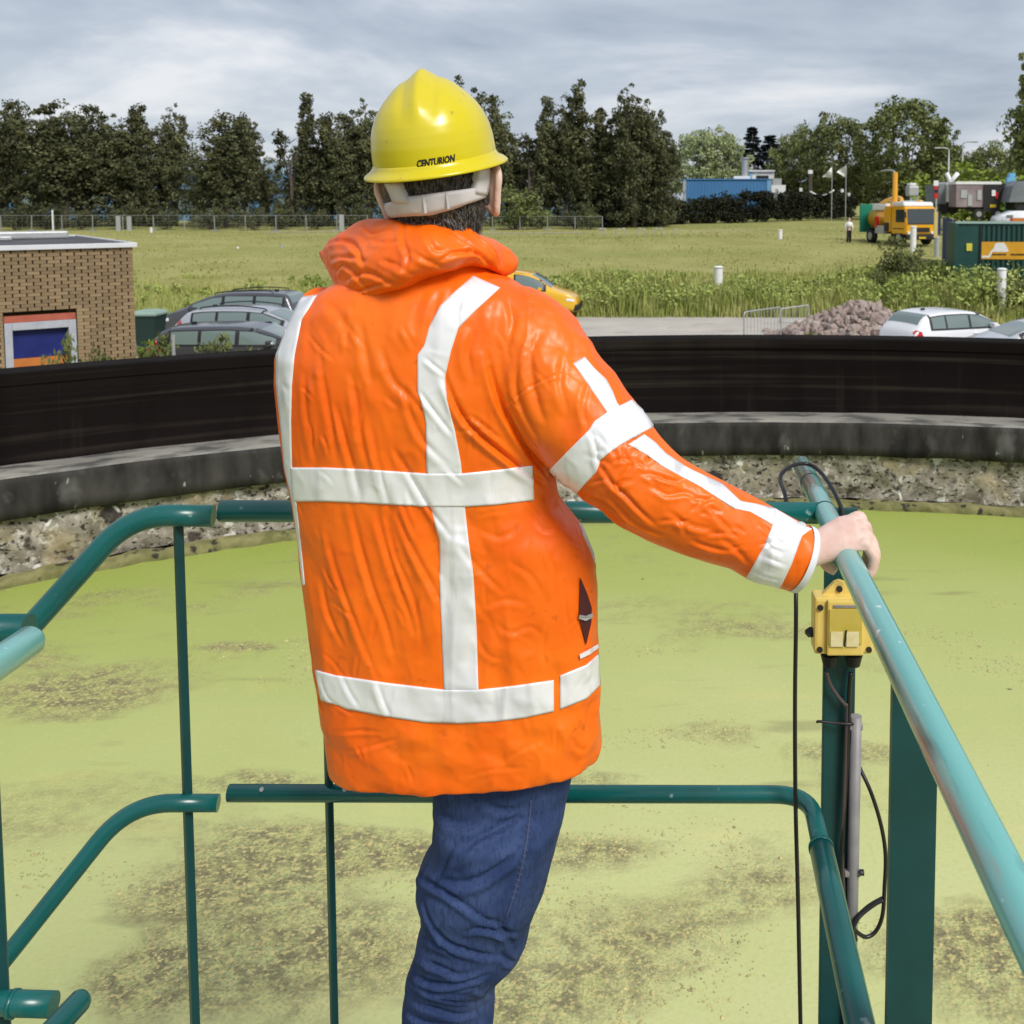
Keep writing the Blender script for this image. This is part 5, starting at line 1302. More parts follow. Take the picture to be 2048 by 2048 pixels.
# yard traffic behind the container
def lorry_box():
    y_ = 82.0
    t = thing('box_trailer', 'maroon grey curtain sided trailer with a black open rear', 'trailer', at(1950, 430, y_))
    wbox('curtain', 1913, 1968, 369, 414, y_, 5.0, M_maroon, t); wbox('roof', 1912, 2003, 363, 368.5, y_ - .05, 5.1, M_white, t)
    wbox('rear_frame', 1968.3, 2000, 369, 424, y_ - .1, 4.6, M_trim_blk, t)
    wbox('door', 2001, 2014, 369, 386, y_ - .05, .15, M_trim_blk, t)
    for (u0, u1, v0, v1) in ((1922, 1934, 380, 396), (1936, 1944, 390, 412), (1955, 1963, 380, 400)): wbox('lettering_panel', u0, u1, v0, v1, y_ - .06, .05, M_galv, t)
    wbox('lamp', 1984, 1991, 380, 392, y_ - .18, .08, M_whitelamp, t); wbox('tail_light', 1991.5, 1996, 384, 397, y_ - .18, .08, M_red, t); wbox('number_plate', 1980, 1992, 409, 415, y_ - .18, .06, MATS['plate_amber'], t)
    wbox('underframe', 1936, 1968, 414.5, 419, y_ + .6, 3, M_trim_blk, t)
    for u in (1957, 1995):
        c = at(u, 428, y_ - .2); w_ = thing('wheel', None, None, tuple(c - Vector(t.location))); w_.parent = t
        obj('tyre', CYL((0, -.12, 0), (0, .25, 0), .42, seg=20), M_tyre, w_, local=True); obj('rim', CYL((0, -.14, 0), (0, -.1, 0), .22, seg=14), M_rim, w_, local=True)
lorry_box()
t = thing('tarp_trailer', 'slate grey tarpaulin trailer at the right edge of the photo', 'trailer', at(2060, 420, 80))
bm = bmesh.new()
a = at(2018, 404, 80); b_ = at(2110, 362, 80)
bm = prism([(a.x, a.z), (b_.x, a.z), (b_.x, b_.z), (at(2040, 362, 80).x, b_.z), (at(2026, 372, 80).x, at(2026, 372, 80).z)], 80, 82.4); obj('tarp', bm, M_greytarp, t)
wbox('chassis', 2030, 2110, 405, 420, 80.2, 2.0, M_trim_blk, t)
for u in (2042, 2086): obj('wheel', CYL(at(u, 420, 80.0), at(u, 420, 80.0) + Vector((0, .3, 0)), .4, seg=18), M_tyre, t)
t = thing('grey_skip_lorry', 'grey panelled lorry body left of the maroon trailer', 'lorry', at(1890, 420, 84))
wbox('body', 1878, 1893, 369, 408, 84, 4, M_greytarp, t); wbox('white_door', 1893.3, 1911, 366, 404, 83.9, 4, M_white, t); wbox('window', 1899, 1905, 372, 388, 83.85, .05, M_glass, t); wbox('underframe', 1880, 1911, 408.2, 415, 84.2, 3, M_trim_blk, t)
for (u0, v0, u1, v1) in ((1893, 346, 1902, 366), (1902, 362, 1916, 346)):
    obj('roof_flap', tube([at(u0, v0, 84.2), at((u0 + u1) / 2, (v0 + v1) / 2, 84.2), at(u1, v1, 84.2)], .18, 6), M_white, t)
for u in (1888, 1906): obj('wheel', CYL(at(u, 418, 84), at(u, 418, 84) + Vector((0, .3, 0)), .42, seg=18), M_tyre, t)
t = thing('warning_board', 'narrow red and black upright board left of the grey lorry', 'sign', at(1873, 400, 83))
wbox('upper', 1869, 1876, 372, 379, 83, .1, M_red, t); wbox('middle', 1869, 1876, 379.3, 386, 83, .1, M_trim_blk, t); wbox('lower', 1869, 1876, 386.3, 397, 83, .1, M_red, t); wbox('cap', 1868, 1877, 361, 371.6, 83, .15, M_white, t); wbox('stand', 1871.5, 1873.5, 397, 430, 83.02, .06, M_galv, t)
t = thing('blue_column', 'light blue steel column behind the two trailers', 'column', at(2025, 420, 83))
wbox('shaft', 2015, 2021, 355, 425, 83, .5, M_lightblue, t); wbox('head', 2020, 2031, 346, 362, 83.1, .6, M_lightblue, t)
t = thing('orange_white_van', 'white van with an orange lower stripe beyond the green container', 'van', at(2040, 450, 62))
a_ = at(2000, 444, 62); 
bm = prism([(at(2000, 452, 62).x, at(2000, 452, 62).z), (at(2120, 452, 62).x, at(2120, 452, 62).z), (at(2120, 424, 62).x, at(2120, 422, 62).z), (at(2040, 422, 62).x, at(2040, 422, 62).z), (at(2018, 429, 62).x, at(2018, 429, 62).z), (at(2004, 434, 62).x, at(2004, 434, 62).z)], 62, 64); bmesh.ops.bevel(bm, geom=bm.edges[:], offset=.06, segments=2, affect='EDGES'); obj('body', bm, P_white, t, smooth=True)
wbox('stripe', 2026, 2118, 436, 443, 61.97, .03, M_orangedoor, t); wbox('window', 2013, 2026, 430, 435, 61.97, .03, M_glass, t); wbox('tail_light', 2021, 2025, 436, 442, 61.96, .03, M_red, t)
for u in (2030, 2096): obj('wheel', CYL(at(u, 458, 61.95), at(u, 458, 61.95) + Vector((0, .25, 0)), .36, seg=18), M_tyre, t)
t = thing('grey_mixer', 'pale grey machine hopper standing behind the truck cab', 'hopper', at(1828, 400, 84))
wbox('hopper', 1818, 1838, 372, 392, 84, 1.2, M_galv, t, .1); wbox('lid', 1820, 1833, 366, 371.6, 84.1, 1, M_white, t, .05); wbox('leg', 1820, 1823, 392, 440, 84.2, .1, M_galv, t); wbox('leg', 1833, 1836, 392, 440, 84.2, .1, M_galv, t)
# navy screen fence and yellow post
t = thing('screen_fence', 'navy blue screen fence between the yellow truck and green container', 'fence', at(1905, 470, 58))
P0, P1, P2 = at(1886, 434, 60), at(1906, 440, 56), at(1945, 448, 50)
for a, b_ in ((P0, P1), (P1, P2)):
    bm = bmesh.new(); n_ = Vector(((b_ - a).y, -(b_ - a).x, 0)).normalized() * .02
    g0, g1 = float(ground_z(a.x, a.y)), float(ground_z(b_.x, b_.y))
    loft([[Vector((a.x, a.y, g0)) - n_, Vector((b_.x, b_.y, g1)) - n_, b_ - n_, a - n_], [Vector((a.x, a.y, g0)) + n_, Vector((b_.x, b_.y, g1)) + n_, b_ + n_, a + n_]], bm)
    bmesh.ops.recalc_face_normals(bm, faces=bm.faces[:]); obj('screen_panel', bm, M_navy, t)
for a in (P0, P1, P2): obj('fence_post', CYL((a.x, a.y - .05, float(ground_z(a.x, a.y)) - .1), (a.x, a.y - .05, a.z + .05), .04, seg=8), M_galv, t)
o = wbox('yellow_post', 1869, 1875, 424, 476, 66, .15, M_yelpost); props(o, 'dull yellow post right of the truck cab', 'post')
o = wbox('navy_board', 1876, 1881, 426, 468, 70, .1, M_navy); props(o, 'narrow navy board beside the dull yellow post', 'board')

# ------------------------------------------------------------------ weeds, grass
def blades(name, label, n, sampler, hmin, hmax, wmin, wmax, m, seed, lean=.35):
    g_ = np.random.default_rng(seed)
    P_ = sampler(g_, n); n = len(P_)
    h = g_.uniform(hmin, hmax, n) * P_[:, 3]; wd_ = g_.uniform(wmin, wmax, n)
    a = g_.uniform(0, 2 * PI, n); d = np.stack([np.cos(a), np.sin(a), np.zeros(n)], 1); s = np.stack([-np.sin(a), np.cos(a), np.zeros(n)], 1)
    ln = g_.uniform(.05, lean, n)[:, None] * h[:, None]
    b0 = P_[:, :3]; up_ = np.array([0, 0, 1.0])
    V = np.stack([b0 - s * wd_[:, None], b0 + s * wd_[:, None], b0 + up_ * h[:, None] * .6 + d * ln * .4 + s * wd_[:, None] * .8, b0 + up_ * h[:, None] * .6 + d * ln * .4 - s * wd_[:, None] * .8, b0 + up_ * h[:, None] + d * ln], 1).reshape(-1, 3)
    i = np.arange(n) * 5
    T = np.concatenate([np.stack([i, i + 1, i + 2], 1), np.stack([i, i + 2, i + 3], 1), np.stack([i + 3, i + 2, i + 4], 1)])
    o = obj(name, mesh_np(name, V, T, False), m); props(o, label, None, None, 'stuff'); return o
def nz(x, y, s): return np.array([noise.fractal(Vector((a * s, b_ * s, 3.3)), .9, 2, 3) for a, b_ in zip(x, y)])
def weed_s(g_, n):
    x = g_.uniform(-26, 30, n); t = g_.random(n) ** 1.3; y = 39.4 + 14 * t
    y = np.where(x > 8, 36.8 + 17 * t, y)
    k = nz(x, y, .35)
    h = (1.15 - .75 * t) * (1 + .9 * k) * np.where(x > 10.5, .62, np.where(x < -7, .42, np.where(x < -2, .75, 1.0))) * smoothstep(38.6, 40.4, np.where(x > 8, y + 2.4, y)) 
    keep = h > .25
    z = ground_z(x, y)
    return np.stack([x, y, z, h], 1)[keep]
blades('tall_weeds', 'tall pale green weeds on the bank beyond the yard', 42000, weed_s, .45, 1.0, .012, .03, M_grass, 3, .4)
# leafy weeds mixed in
g_ = np.random.default_rng(8)
x = g_.uniform(-26, 30, 1500); y = np.where(x > 8, 37.6, 40.2) + 11 * g_.random(1500) ** 1.4
k = nz(x, y, .35); kp = (k > -.25) & (g_.random(1500) < np.where(x > 8, 1, np.where(x < -6, .25, .55))); x, y, k = x[kp], y[kp], k[kp]
hh = np.clip((.75 + .6 * k) * (1.1 - (y - 39) * .055), .15, 1.2) * np.where(x < -7, .5, 1.0)
cs = np.stack([x, y, ground_z(x, y) + hh * .5], 1); cs2 = np.stack([x, y, ground_z(x, y) + hh * .95], 1)
V, Q = leaf_cloud(np.vstack([cs, cs2]), np.r_[hh * .45 + .1, hh * .32 + .08], 24, .085, 21)
props(obj('leafy_weeds', mesh_np('leafy_weeds', V, Q, False), M_weed), 'leafy nettles and docks among the tall weeds', None, None, 'stuff')
def field_s(g_, n):
    y = 46 + 60 * g_.random(n) ** 1.15; x = g_.uniform(-.72, .46, n) * y
    k = nz(x, y, .12)
    return np.stack([x, y, ground_z(x, y), 1 + .9 * k], 1)[k > -.45]
blades('field_grass', 'short dry tufts of field grass', 20000, field_s, .03, .10, .02, .06, mat('field_grass_blades', (.26, .255, .085), .9, (.40, .38, .16), .18, detail=8, spec=.1), 5, .6)
# individual shrubs
def shrub(u, v_top, yd, s, leafm, lb, var=0):
    p = at(u, v_top, yd); gz_ = float(ground_z(p.x, yd)); 
    return tree('shrub', var, leafm, 'shrub', lb, 'shrub', p.x, yd, max(.4, p.z - gz_), s, u * .37, 'shrubs round the yard')
shrub(1795, 484, 44, .85, L_mid, 'grey green shrub on the bank left of the green container', 0); shrub(1828, 505, 42, .8, L_mid, 'lower shrub right of the grey green one on the bank', 1); shrub(1770, 540, 41, .8, L_mid, 'dark low bush on the bank above the rubble heap', 2)
shrub(1985, 560, 39, 1.1, L_mid, 'bush at the foot of the green container', 1); shrub(2030, 556, 38.4, 1.0, L_mid, 'bush by the white bollard at the right edge', 2); shrub(292, 700, 20.6, .5, L_bright, 'yellow green bush below the wheelie bin', 0)
shrub(285, 690, 19.0, .8, L_mid, 'small bush at the corner of the pump house', 1)
shrub(470, 720, 17.0, .6, L_mid, 'green bush in front of the charcoal estate car', 1); shrub(512, 708, 16.5, .7, L_mid, 'bush by the wall left of the person', 2); shrub(430, 718, 16.2, .6, L_mid, 'low bush in front of the thin grey post', 0); shrub(548, 700, 17.5, .6, L_mid, 'bush half hidden by the left shoulder', 2)
shrub(118, 704, 16.4, .3, L_mid, 'tall weed growing in front of the blue door', 0); shrub(165, 716, 16.0, .35, L_mid, 'small weed by the right door frame', 1)
shrub(1615, 668, 31.2, .9, L_bright, 'yellow green tuft on the left foot of the rubble heap', 0); shrub(1772, 672, 30.6, .7, L_bright, 'yellow green tuft behind the white hatchback', 1)

# ------------------------------------------------------------------ platform and railings
Y_FR = 1.98
ZT = at(1000, 1022, Y_FR).z            # top rail centre height
ZM = at(990, 1589, Y_FR).z             # mid rail centre height
ZP = EYE - 1.75                        # deck
R_T, R_M = 0.0212, 0.0168
pl = thing('platform', 'galvanised grating platform on a central column above the algae', 'platform', (-0.2, 0.5, ZP))
bm = bmesh.new()
for k in range(46):
    y_ = -1.2 + k * 0.068
    box(bm, (-0.24, y_, ZP - .018), (1.28, .005, .03))
for k in range(14):
    box(bm, (-0.86 + k * .096, 0.36, ZP - .020), (.004, 3.1, .026))
props(obj('grating', bm, M_grate, pl), None, None, None, None)
bm = bmesh.new()
for x_ in (-.90, .42): box(bm, (x_, .36, ZP - .05), (.05, 3.2, .16))
for y_ in (-1.26, 1.98): box(bm, (-.24, y_, ZP - .05), (1.27, .05, .158))
obj('edge_beam', bm, M_teal_dark, pl)
obj('column', CYL((-.24, -.3, Z_WATER - .4), (-.24, -.3, ZP - .04), .22, seg=32), M_teal_dark, pl)

def post_flat(name, x, y, z0, z1, wx, wy, m, parent, rot=0.0):
    bm = bmesh.new()
    box(bm, (x, y, (z0 + z1) / 2), (wx, wy, z1 - z0), Matrix.Rotation(rot, 3, 'Z'), 0.003)
    return obj(name, bm, m, parent)

rl = thing('railing', 'teal tubular railing along the front and right of the platform with a worn handrail', 'railing', (0.3, 1.2, ZP), 'teal railings of the platform')
# right top rail
tip = atz(1603, 929, ZT); near = atz(1983.9, 1702, ZT)
d_ = (near - tip); near2 = tip + d_ * ((-1.1 - tip.y) / d_.y)
o = obj('handrail', tube([tip + d_ * 0.004, tip + d_ * .2, tip + d_ * .6, near2], R_T, 32), M_teal_worn_skylit, rl)
o['label'] = 'right handrail worn with scuffs and rust, its paint lightened to carry the sky highlight'
def ring_at(p, d, r, wd, m, name, parent):
    d = Vector(d).normalized()
    return obj(name, tube([Vector(p) - d * wd / 2, Vector(p) + d * wd / 2], r, 32), m, parent)
for v_ in (966, 1024):
    t_ = (v_ - 929) / (1702 - 929)
    p = atz(1603 + (1983.9 - 1603) * t_, v_, ZT)
    ring_at(p, d_, R_T + .0008, .004, M_teal_dark, 'sleeve_joint', rl)
rail_x = lambda y: tip.x + d_.x * (y - tip.y) / d_.y
# front top rail
a = at(442, 1020, Y_FR); a.z = ZT
b_ = Vector((rail_x(Y_FR) - .012, Y_FR, ZT - .004))
obj('top_rail', tube([a, a.lerp(b_, .5), b_], R_T, 28), M_teal, rl)
# mid rail: front, bends round the corner, then comes back below the handrail
a = at(458, 1586, Y_FR); a.z = ZM + .003
c1 = Vector((rail_x(Y_FR) - .055, Y_FR, ZM))
q2 = atz(1717, 2037, ZM); q1 = atz(1652, 1740, ZM)
c1 = Vector((q1.x + (q1.x - q2.x) * (Y_FR - q1.y) / (q1.y - q2.y), Y_FR, ZM))
dd = (q2 - c1).normalized()
path = fillet([a, c1, c1 + dd * .22], 0.075, 10)
obj('mid_rail', tube(path, R_M, 24), M_teal, rl)
obj('mid_rail', tube([c1 + dd * .17, c1 + dd * .3, c1 + dd * 3.0], R_T + .001, 28), M_teal, rl)
ring_at(c1 + dd * .172, dd, R_T + .0022, .007, M_teal, 'weld_bead', rl)
# posts
p = at(655, 1480, Y_FR)
post_flat('post', p.x, Y_FR + .002, ZP - .05, ZT, .013, .016, M_teal_dark, rl, 0.7)
p = at(1677, 1400, Y_FR + .06)
post_flat('post', p.x, Y_FR + .06, ZP - .3, ZT - .012, .066, .012, M_teal_dark, rl, 0.05)
# broad post under the right handrail, its head cut to meet the tube
YPB = 1.33
pl_, pr_ = at(1781, 1500, YPB), at(1871, 1600, YPB)
xc = (pl_.x + pr_.x) / 2
obj('post', prism([(pl_.x, ZP - .3), (pr_.x, ZP - .3), (pr_.x, ZT - .075), (pl_.x, ZT - .006)], YPB - .006, YPB + .006), M_teal_dark, rl)
post_flat('post', rail_x(-.9), -.9, ZP - .3, ZT - .008, .05, .012, M_teal_dark, rl, 0.0)
# screw heads on the front mid rail
for u_ in (524, 690):
    p = at(u_, 1578, Y_FR - R_M - .001)
    obj('screw_head', CYL(p, p + Vector((0, -.004, 0.001)), .004, seg=10), M_galv, rl)

st = thing('stair_railing', 'teal stair railing bending down to the left beyond the gap in the front rail', 'railing', (-1.0, 1.95, ZP - .6), 'teal railings of the platform')
a = at(427, 1031, Y_FR); a.z = ZT - .010
P1 = at(262, 1030, Y_FR - .02); P2 = at(-40, 1365, Y_FR - .13); P3 = at(-400, 1760, Y_FR - .28)
obj('top_rail', tube(fillet([a, P1, P2, P3], 0.16, 12), R_T, 28), M_teal, st)
a = at(437, 1606, Y_FR); 
P1 = at(258, 1606, Y_FR - .02); P2 = at(20, 1905, Y_FR - .13); P3 = at(-330, 2340, Y_FR - .28)
obj('mid_rail', tube(fillet([a, P1, P2, P3], 0.13, 12), R_M, 24), M_teal, st)
p = at(356, 1060, Y_FR)
post_flat('post', p.x, Y_FR + .002, ZP - .1, ZT - .02, .016, .016, M_teal_dark, st, 0.78)
p3 = at(-330, 1690, Y_FR - .25)
post_flat('post', p3.x, p3.y, p3.z - 1.2, p3.z, .016, .016, M_teal_dark, st, 0.78)

lr = thing('left_railing', 'near teal railing end with stub tubes at the left edge of the platform', 'railing', (-0.9, 1.2, ZP), 'teal railings of the platform')
e1 = atz(60, 1282, ZT); e0 = e1 + Vector((-.03, -1, 0)) * 1.9
bmx = tube([e0, e0.lerp(e1, .9), e1, e1 + (e1 - e0).normalized() * .006, e1 + (e1 - e0).normalized() * .010], [R_T, R_T, R_T, R_T * .85, R_T * .45], 32)
obj('handrail', bmx, M_teal_worn_skylit, lr)
s1 = at(58, 1262, e1.y + .05); s0 = s1 + Vector((-.5, 0, 0))
s1.z = s0.z = ZT - .006
s1 = at(58, 1258, e1.y + .06)
s0 = s1 + Vector((-.5, 0.0, 0))
obj('stub_rail', tube([s0, s0.lerp(s1, .5), s1], R_T, 24), M_teal, lr)
m1 = atz(160, 2002, ZM); m0 = m1 + Vector((-.03, -1, 0)) * 1.4
m0 = atz(60, 2110, ZM - .0); dirm = (m0 - m1).normalized()
obj('mid_rail', tube([m1 + dirm * 1.3, m1 + dirm * .3, m1, m1 - dirm * .006, m1 - dirm * .009], [R_M, R_M, R_M, R_M * .85, R_M * .4], 24), M_teal, lr)
s1 = at(108, 2009, m1.y + .02); s0 = at(-60, 2004, m1.y + .02)
obj('stub_rail', tube([s0, s0.lerp(s1, .5), s1], R_M * 1.05, 24), M_teal, lr)
ring_at(at(27, 2008, m1.y + .02), (1, 0, 0), R_M * 1.2, .006, M_teal, 'weld_bead', lr)
p = at(-6, 1950, m1.y + .03)
post_flat('post', p.x, m1.y + .03, ZP - .1, ZT - .01, .030, .016, M_teal_dark, lr, 0.5)

# ---- switch box
yb = Y_FR + .052
def bxp(u, v): return at(u, v, yb)
sb = thing('switch_box', 'yellow plastic switch box fixed to the post under the right handrail', 'switch box', bxp(1677, 1310))
L, Rr = bxp(1622, 1190).x, bxp(1739, 1190).x
Tp, Bt = bxp(1680, 1178).z, bxp(1680, 1288).z
cx, cz = (L + Rr) / 2, (Tp + Bt) / 2
bm = BOX((cx, yb - .024, cz), (Rr - L, .05, Tp - Bt), bev=.006)
obj('casing', bm, M_boxyel, sb)
bm = BOX((cx, yb - .0535, cz), ((Rr - L) * .60, .010, (Tp - Bt) * .97), bev=.003)
obj('cover', bm, M_boxyel, sb)
bm = BOX((cx, yb - .0595, cz + .004), ((Rr - L) * .55, .003, (Tp - Bt) * .62), bev=.001)
obj('faceplate', bm, M_boxface, sb)
bm = BOX((cx, yb - .0600, Tp - .012), ((Rr - L) * .42, .003, .005), bev=.0008)
obj('slot', bm, M_greypipe, sb)
for sx in (-1, 1):
    c = Vector((cx + sx * .0155 - .002, yb - .0620, cz - .020))
    o = obj('label_plate', BOX(c, (.024, .001, .030)), M_label, sb)
o = obj('printed_mark', BOX((cx - .001, yb - .0632, cz - .018), (.0028, .0008, .034), Matrix.Rotation(.12, 3, 'Y')), M_ink, sb)
bm = prism([(cx - .045, Tp - .004), (cx - .018, Tp + .024), (cx - .008, Tp + .028), (cx + .004, Tp + .024), (cx + .045, Tp - .004)], yb - .030, yb - .018)
obj('lug', bm, M_boxyel, sb)
for (sx, sz) in ((-1, 1), (1, 1), (-1, -1), (1, -1)):
    c = Vector((cx + sx * ((Rr - L) / 2 - .0105), yb - .049, cz + sz * ((Tp - Bt) / 2 - .0105)))
    if sz > 0: c.z -= .008
    obj('cover_screw', CYL(c, c + Vector((0, -.004, 0)), .006, .0055, 14), M_dark, sb)
c = Vector((cx - .008, yb - .030, Tp + .012)); obj('cover_screw', CYL(c, c + Vector((0, -.004, 0)), .0065, .006, 14), M_dark, sb)
c = Vector((L, yb - .024, cz - .022))
bm = CYL(c, c + Vector((-.006, 0, 0)), .010, seg=16); cyl(bm, c + Vector((-.006, 0, 0)), c + Vector((-.015, 0, 0.001)), .012, .004, 4)
obj('side_knob', bm, M_dark, sb)
for sx in (-1, 1):
    c = Vector((cx + sx * .024, yb - .022, Bt))
    bm = CYL(c + Vector((0, 0, .002)), c + Vector((0, 0, -.012)), .015, .015, 8); cyl(bm, c + Vector((0, 0, -.011)), c + Vector((0, 0, -.034)), .0185, .013, 18)
    obj('cable_gland', bm, M_black, sb)

# ---- cables
def cable(name, pts, r, label, m=M_cable, cat='cable', seg=10):
    o = obj(name, tube(catmull(pts, 8), r, seg), m)
    return props(o, label, cat)
y1 = Y_FR - .05
cb = thing('hanging_cable', 'black cable looped over the handrail end and hanging straight down by the sleeve', 'cable', at(1595, 1300, y1))
tv = lambda u, v, lift=.0: atz(u, v, ZT + R_T + lift)
pts = [at(1688, 1046, Y_FR + .01), at(1684, 1020, Y_FR + .05), at(1665, 978, Y_FR + .12), at(1640, 943, Y_FR + .19), at(1615, 928, Y_FR + .22), at(1588, 930, Y_FR + .20), at(1566, 944, Y_FR + .17), at(1561, 962, Y_FR + .14), at(1570, 990, Y_FR + .08), at(1580, 1050, Y_FR + .03), at(1590, 1130, Y_FR - .0), at(1592, 1230, y1), at(1590, 1400, y1), at(1591, 1600, y1), at(1596, 1800, y1), at(1601, 2048, y1), at(1604, 2200, y1)]
obj('cable_run', tube(catmull(pts, 8), .0042, 10), M_cable, cb)
yc = Y_FR + .045
cb2 = thing('conduit', 'grey plastic conduit clipped to the dark post below the switch box', 'conduit', at(1700, 1600, yc))
c0, c1_ = at(1712, 1432, yc), at(1698, 2160, yc)
obj('pipe', tube([c0, c0.lerp(c1_, .5), c1_], .0118, 18), M_greypipe, cb2)
for v_ in (1452, 1745):
    c = at(1709 if v_ < 1500 else 1704, v_, yc)
    obj('clip', BOX(c, (.033, .016, .012), bev=.003), M_greypipe, cb2)
c = at(1704, 1745, yc - .012); 
obj('clip', CYL(c + Vector((.016, 0, 0)), c + Vector((.024, 0, 0)), .006, seg=10), M_dark, cb2)
yw = Y_FR + .038
cable('gland_cable', [at(1653, 1345, yw), at(1660, 1368, yw), at(1675, 1392, yw), at(1690, 1410, yw), at(1694, 1425, yw), at(1688, 1600, yw), at(1684, 1700, yw + .002), at(1690, 1850, yw + .004)], .0042, 'thin brown cable curling from the left gland of the switch box down the dark post', mat('brown_cable_sheath', (.07, .05, .05), .5))
cable('gland_cable', [at(1702, 1345, yw), at(1699, 1380, yw), at(1697, 1440, yw), at(1692, 1560, yw + .001), at(1686, 1660, yw + .001), at(1682, 1760, yw + .001), at(1690, 1900, yw + .001)], .0046, 'black cable running straight from the right gland of the switch box beside the conduit')
cable('slack_cable', [at(1708, 1500, yw + .03), at(1718, 1532, yw + .02), at(1742, 1585, yw), at(1762, 1650, yw), at(1771, 1710, yw), at(1769, 1775, yw), at(1765, 1830, yw), at(1752, 1862, yw), at(1732, 1874, yw - .005), at(1712, 1862, yw - .012), at(1706, 1848, yw - .014), at(1716, 1832, yw - .006), at(1738, 1812, yw), at(1762, 1798, yw + .004), at(1769, 1796, yw + .01)], .0042, 'slack black cable bowing out from the conduit into a small tied loop')
cable('slack_cable', [at(1712, 1880, yw - .018), at(1706, 1860, yw - .02), at(1714, 1840, yw - .016), at(1726, 1826, yw - .01), at(1750, 1808, yw - .004), at(1766, 1800, yw - .002)], .0042, 'short doubled end of black cable bundled inside the tied loop')
c = at(1648, 1443, yw)
cable('cable_tie', [at(1634, 1444, yw + .006), at(1640, 1443, yw), at(1670, 1446, yw - .002), at(1700, 1448, yw - .004), at(1716, 1446, yw + .01)], .0028, 'black cable tie round the dark post above the conduit', M_dark, 'cable tie')

# ------------------------------------------------------------------ the man
Y0 = 1.80
man = thing('person', 'person from behind in an orange jacket and yellow helmet, right hand on the rail', 'person', (at(930, 1600, Y0).x, Y0, ZP))

def sec(cx, cy, z, ax, bb, bf, n=40, p=2.5, zl=0.0):
    """closed section, left to right; back towards the camera (-y)"""
    out = []
    for k in range(n):
        a = 2 * PI * k / n
        c, s = math.cos(a), math.sin(a)
        x = ax * math.copysign(abs(c) ** (2 / p), c)
        y = math.copysign(abs(s) ** (2 / p), s) * (bf if s > 0 else bb)
        out.append(Vector((cx + x, cy + y, z + zl * x)))
    return out
def tor(v, ul, ur, bb, bf, p=2.5, Yc=Y0, roll=0.0):
    a, b2 = at(ul, v, Yc), at(ur, v, Yc)
    return sec((a.x + b2.x) / 2, Yc, a.z, (b2.x - a.x) / 2, bb, bf, 48, p, roll)
torso = [tor(500, 760, 930, .05, .06, 2.2), tor(540, 715, 985, .075, .08, 2.2), tor(565, 672, 1035, .095, .10, 2.3), tor(590, 630, 1070, .107, .11, 2.4), tor(620, 598, 1105, .117, .12), tor(660, 577, 1130, .124, .13),
         tor(710, 557, 1135, .130, .14), tor(770, 557, 1128, .132, .145), tor(844, 565, 1118, .128, .15), tor(935, 575, 1108, .118, .15), tor(1007, 590, 1120, .112, .15), tor(1060, 597, 1165, .110, .15),
         tor(1120, 604, 1190, .108, .15), tor(1180, 612, 1195, .108, .15), tor(1254, 622, 1196, .108, .15), tor(1326, 632, 1198, .110, .15), tor(1400, 642, 1200, .112, .15), tor(1460, 652, 1202, .114, .15, roll=.02), tor(1500, 658, 1201, .114, .15, roll=.035), tor(1522, 664, 1196, .113, .15, roll=.045)]
bm = loft(torso)
def armsec(lst, n=28):
    """lst of (u, v, Y, r, flat): tube through these points"""
    P = [at(u, v, Yq) for u, v, Yq, r in lst]
    rs = [r for *_, r in lst]
    PP = catmull(P, 5)
    rr = []
    for i in range(len(rs) - 1):
        for k in range(5): rr.append(rs[i] + (rs[i + 1] - rs[i]) * k / 5)
    rr.append(rs[-1])
    return PP, rr
RA = [(1000, 650, 1.80, .085), (1050, 690, 1.785, .098), (1090, 755, 1.765, .103), (1158, 836, 1.74, .095), (1206, 893, 1.725, .090), (1255, 945, 1.71, .0825), (1318, 992, 1.70, .0745), (1399, 1031, 1.70, .0705), (1482, 1066, 1.705, .0645), (1550, 1097, 1.71, .060), (1603, 1118, 1.715, .0565)]
PP, rr = armsec(RA)
tube(PP, rr, 32, bm=bm)
LA = [(690, 640, 1.82, .085), (656, 700, 1.85, .078), (662, 830, 1.88, .074), (690, 950, 1.91, .075), (720, 1010, 1.935, .07), (760, 1015, 1.95, .06), (800, 1012, 1.965, .052)]
PP2, rr2 = armsec(LA)
tube(PP2, rr2, 28, bm=bm)
bmesh.ops.recalc_face_normals(bm, faces=bm.faces[:])
jk = bake(bm, [('REMESH', dict(mode='VOXEL', voxel_size=0.0036)), ('SMOOTH', dict(factor=0.5, iterations=18))])

# --- folds: creases run where the cloth is pulled between shoulder, armpit, elbow and hem
def seg_dist(V, poly):
    D = np.full(len(V), 1e9); Tt = np.zeros(len(V)); S = np.zeros((len(V), 3))
    P = np.array([p[:] for p in poly])
    L = np.r_[0, np.cumsum(np.linalg.norm(np.diff(P, axis=0), axis=1))]; tot = L[-1]
    for i in range(len(P) - 1):
        a, b2 = P[i], P[i + 1]; d = b2 - a; l2 = d @ d
        t = np.clip((V - a) @ d / l2, 0, 1)
        q = a + t[:, None] * d
        dist = np.linalg.norm(V - q, axis=1)
        k = dist < D
        D[k] = dist[k]; Tt[k] = (L[i] + t[k] * math.sqrt(l2)) / tot; S[k] = (V - q)[k]
    return D, Tt, S
def cast(bv, u, v, Yd=Y0):
    d = ray(u, v).normalized()
    h = bv.ray_cast(CAM, d)
    if h[0] is not None: return h[0], h[1]
    # past the silhouette: the nearest point of the cloth to the ray
    best = None
    for q in np.linspace(1.5, 2.0, 11):
        h = bv.find_nearest(at(u, v, q))
        if best is None or h[3] < best[3]: best = h
    return best[0], best[1]
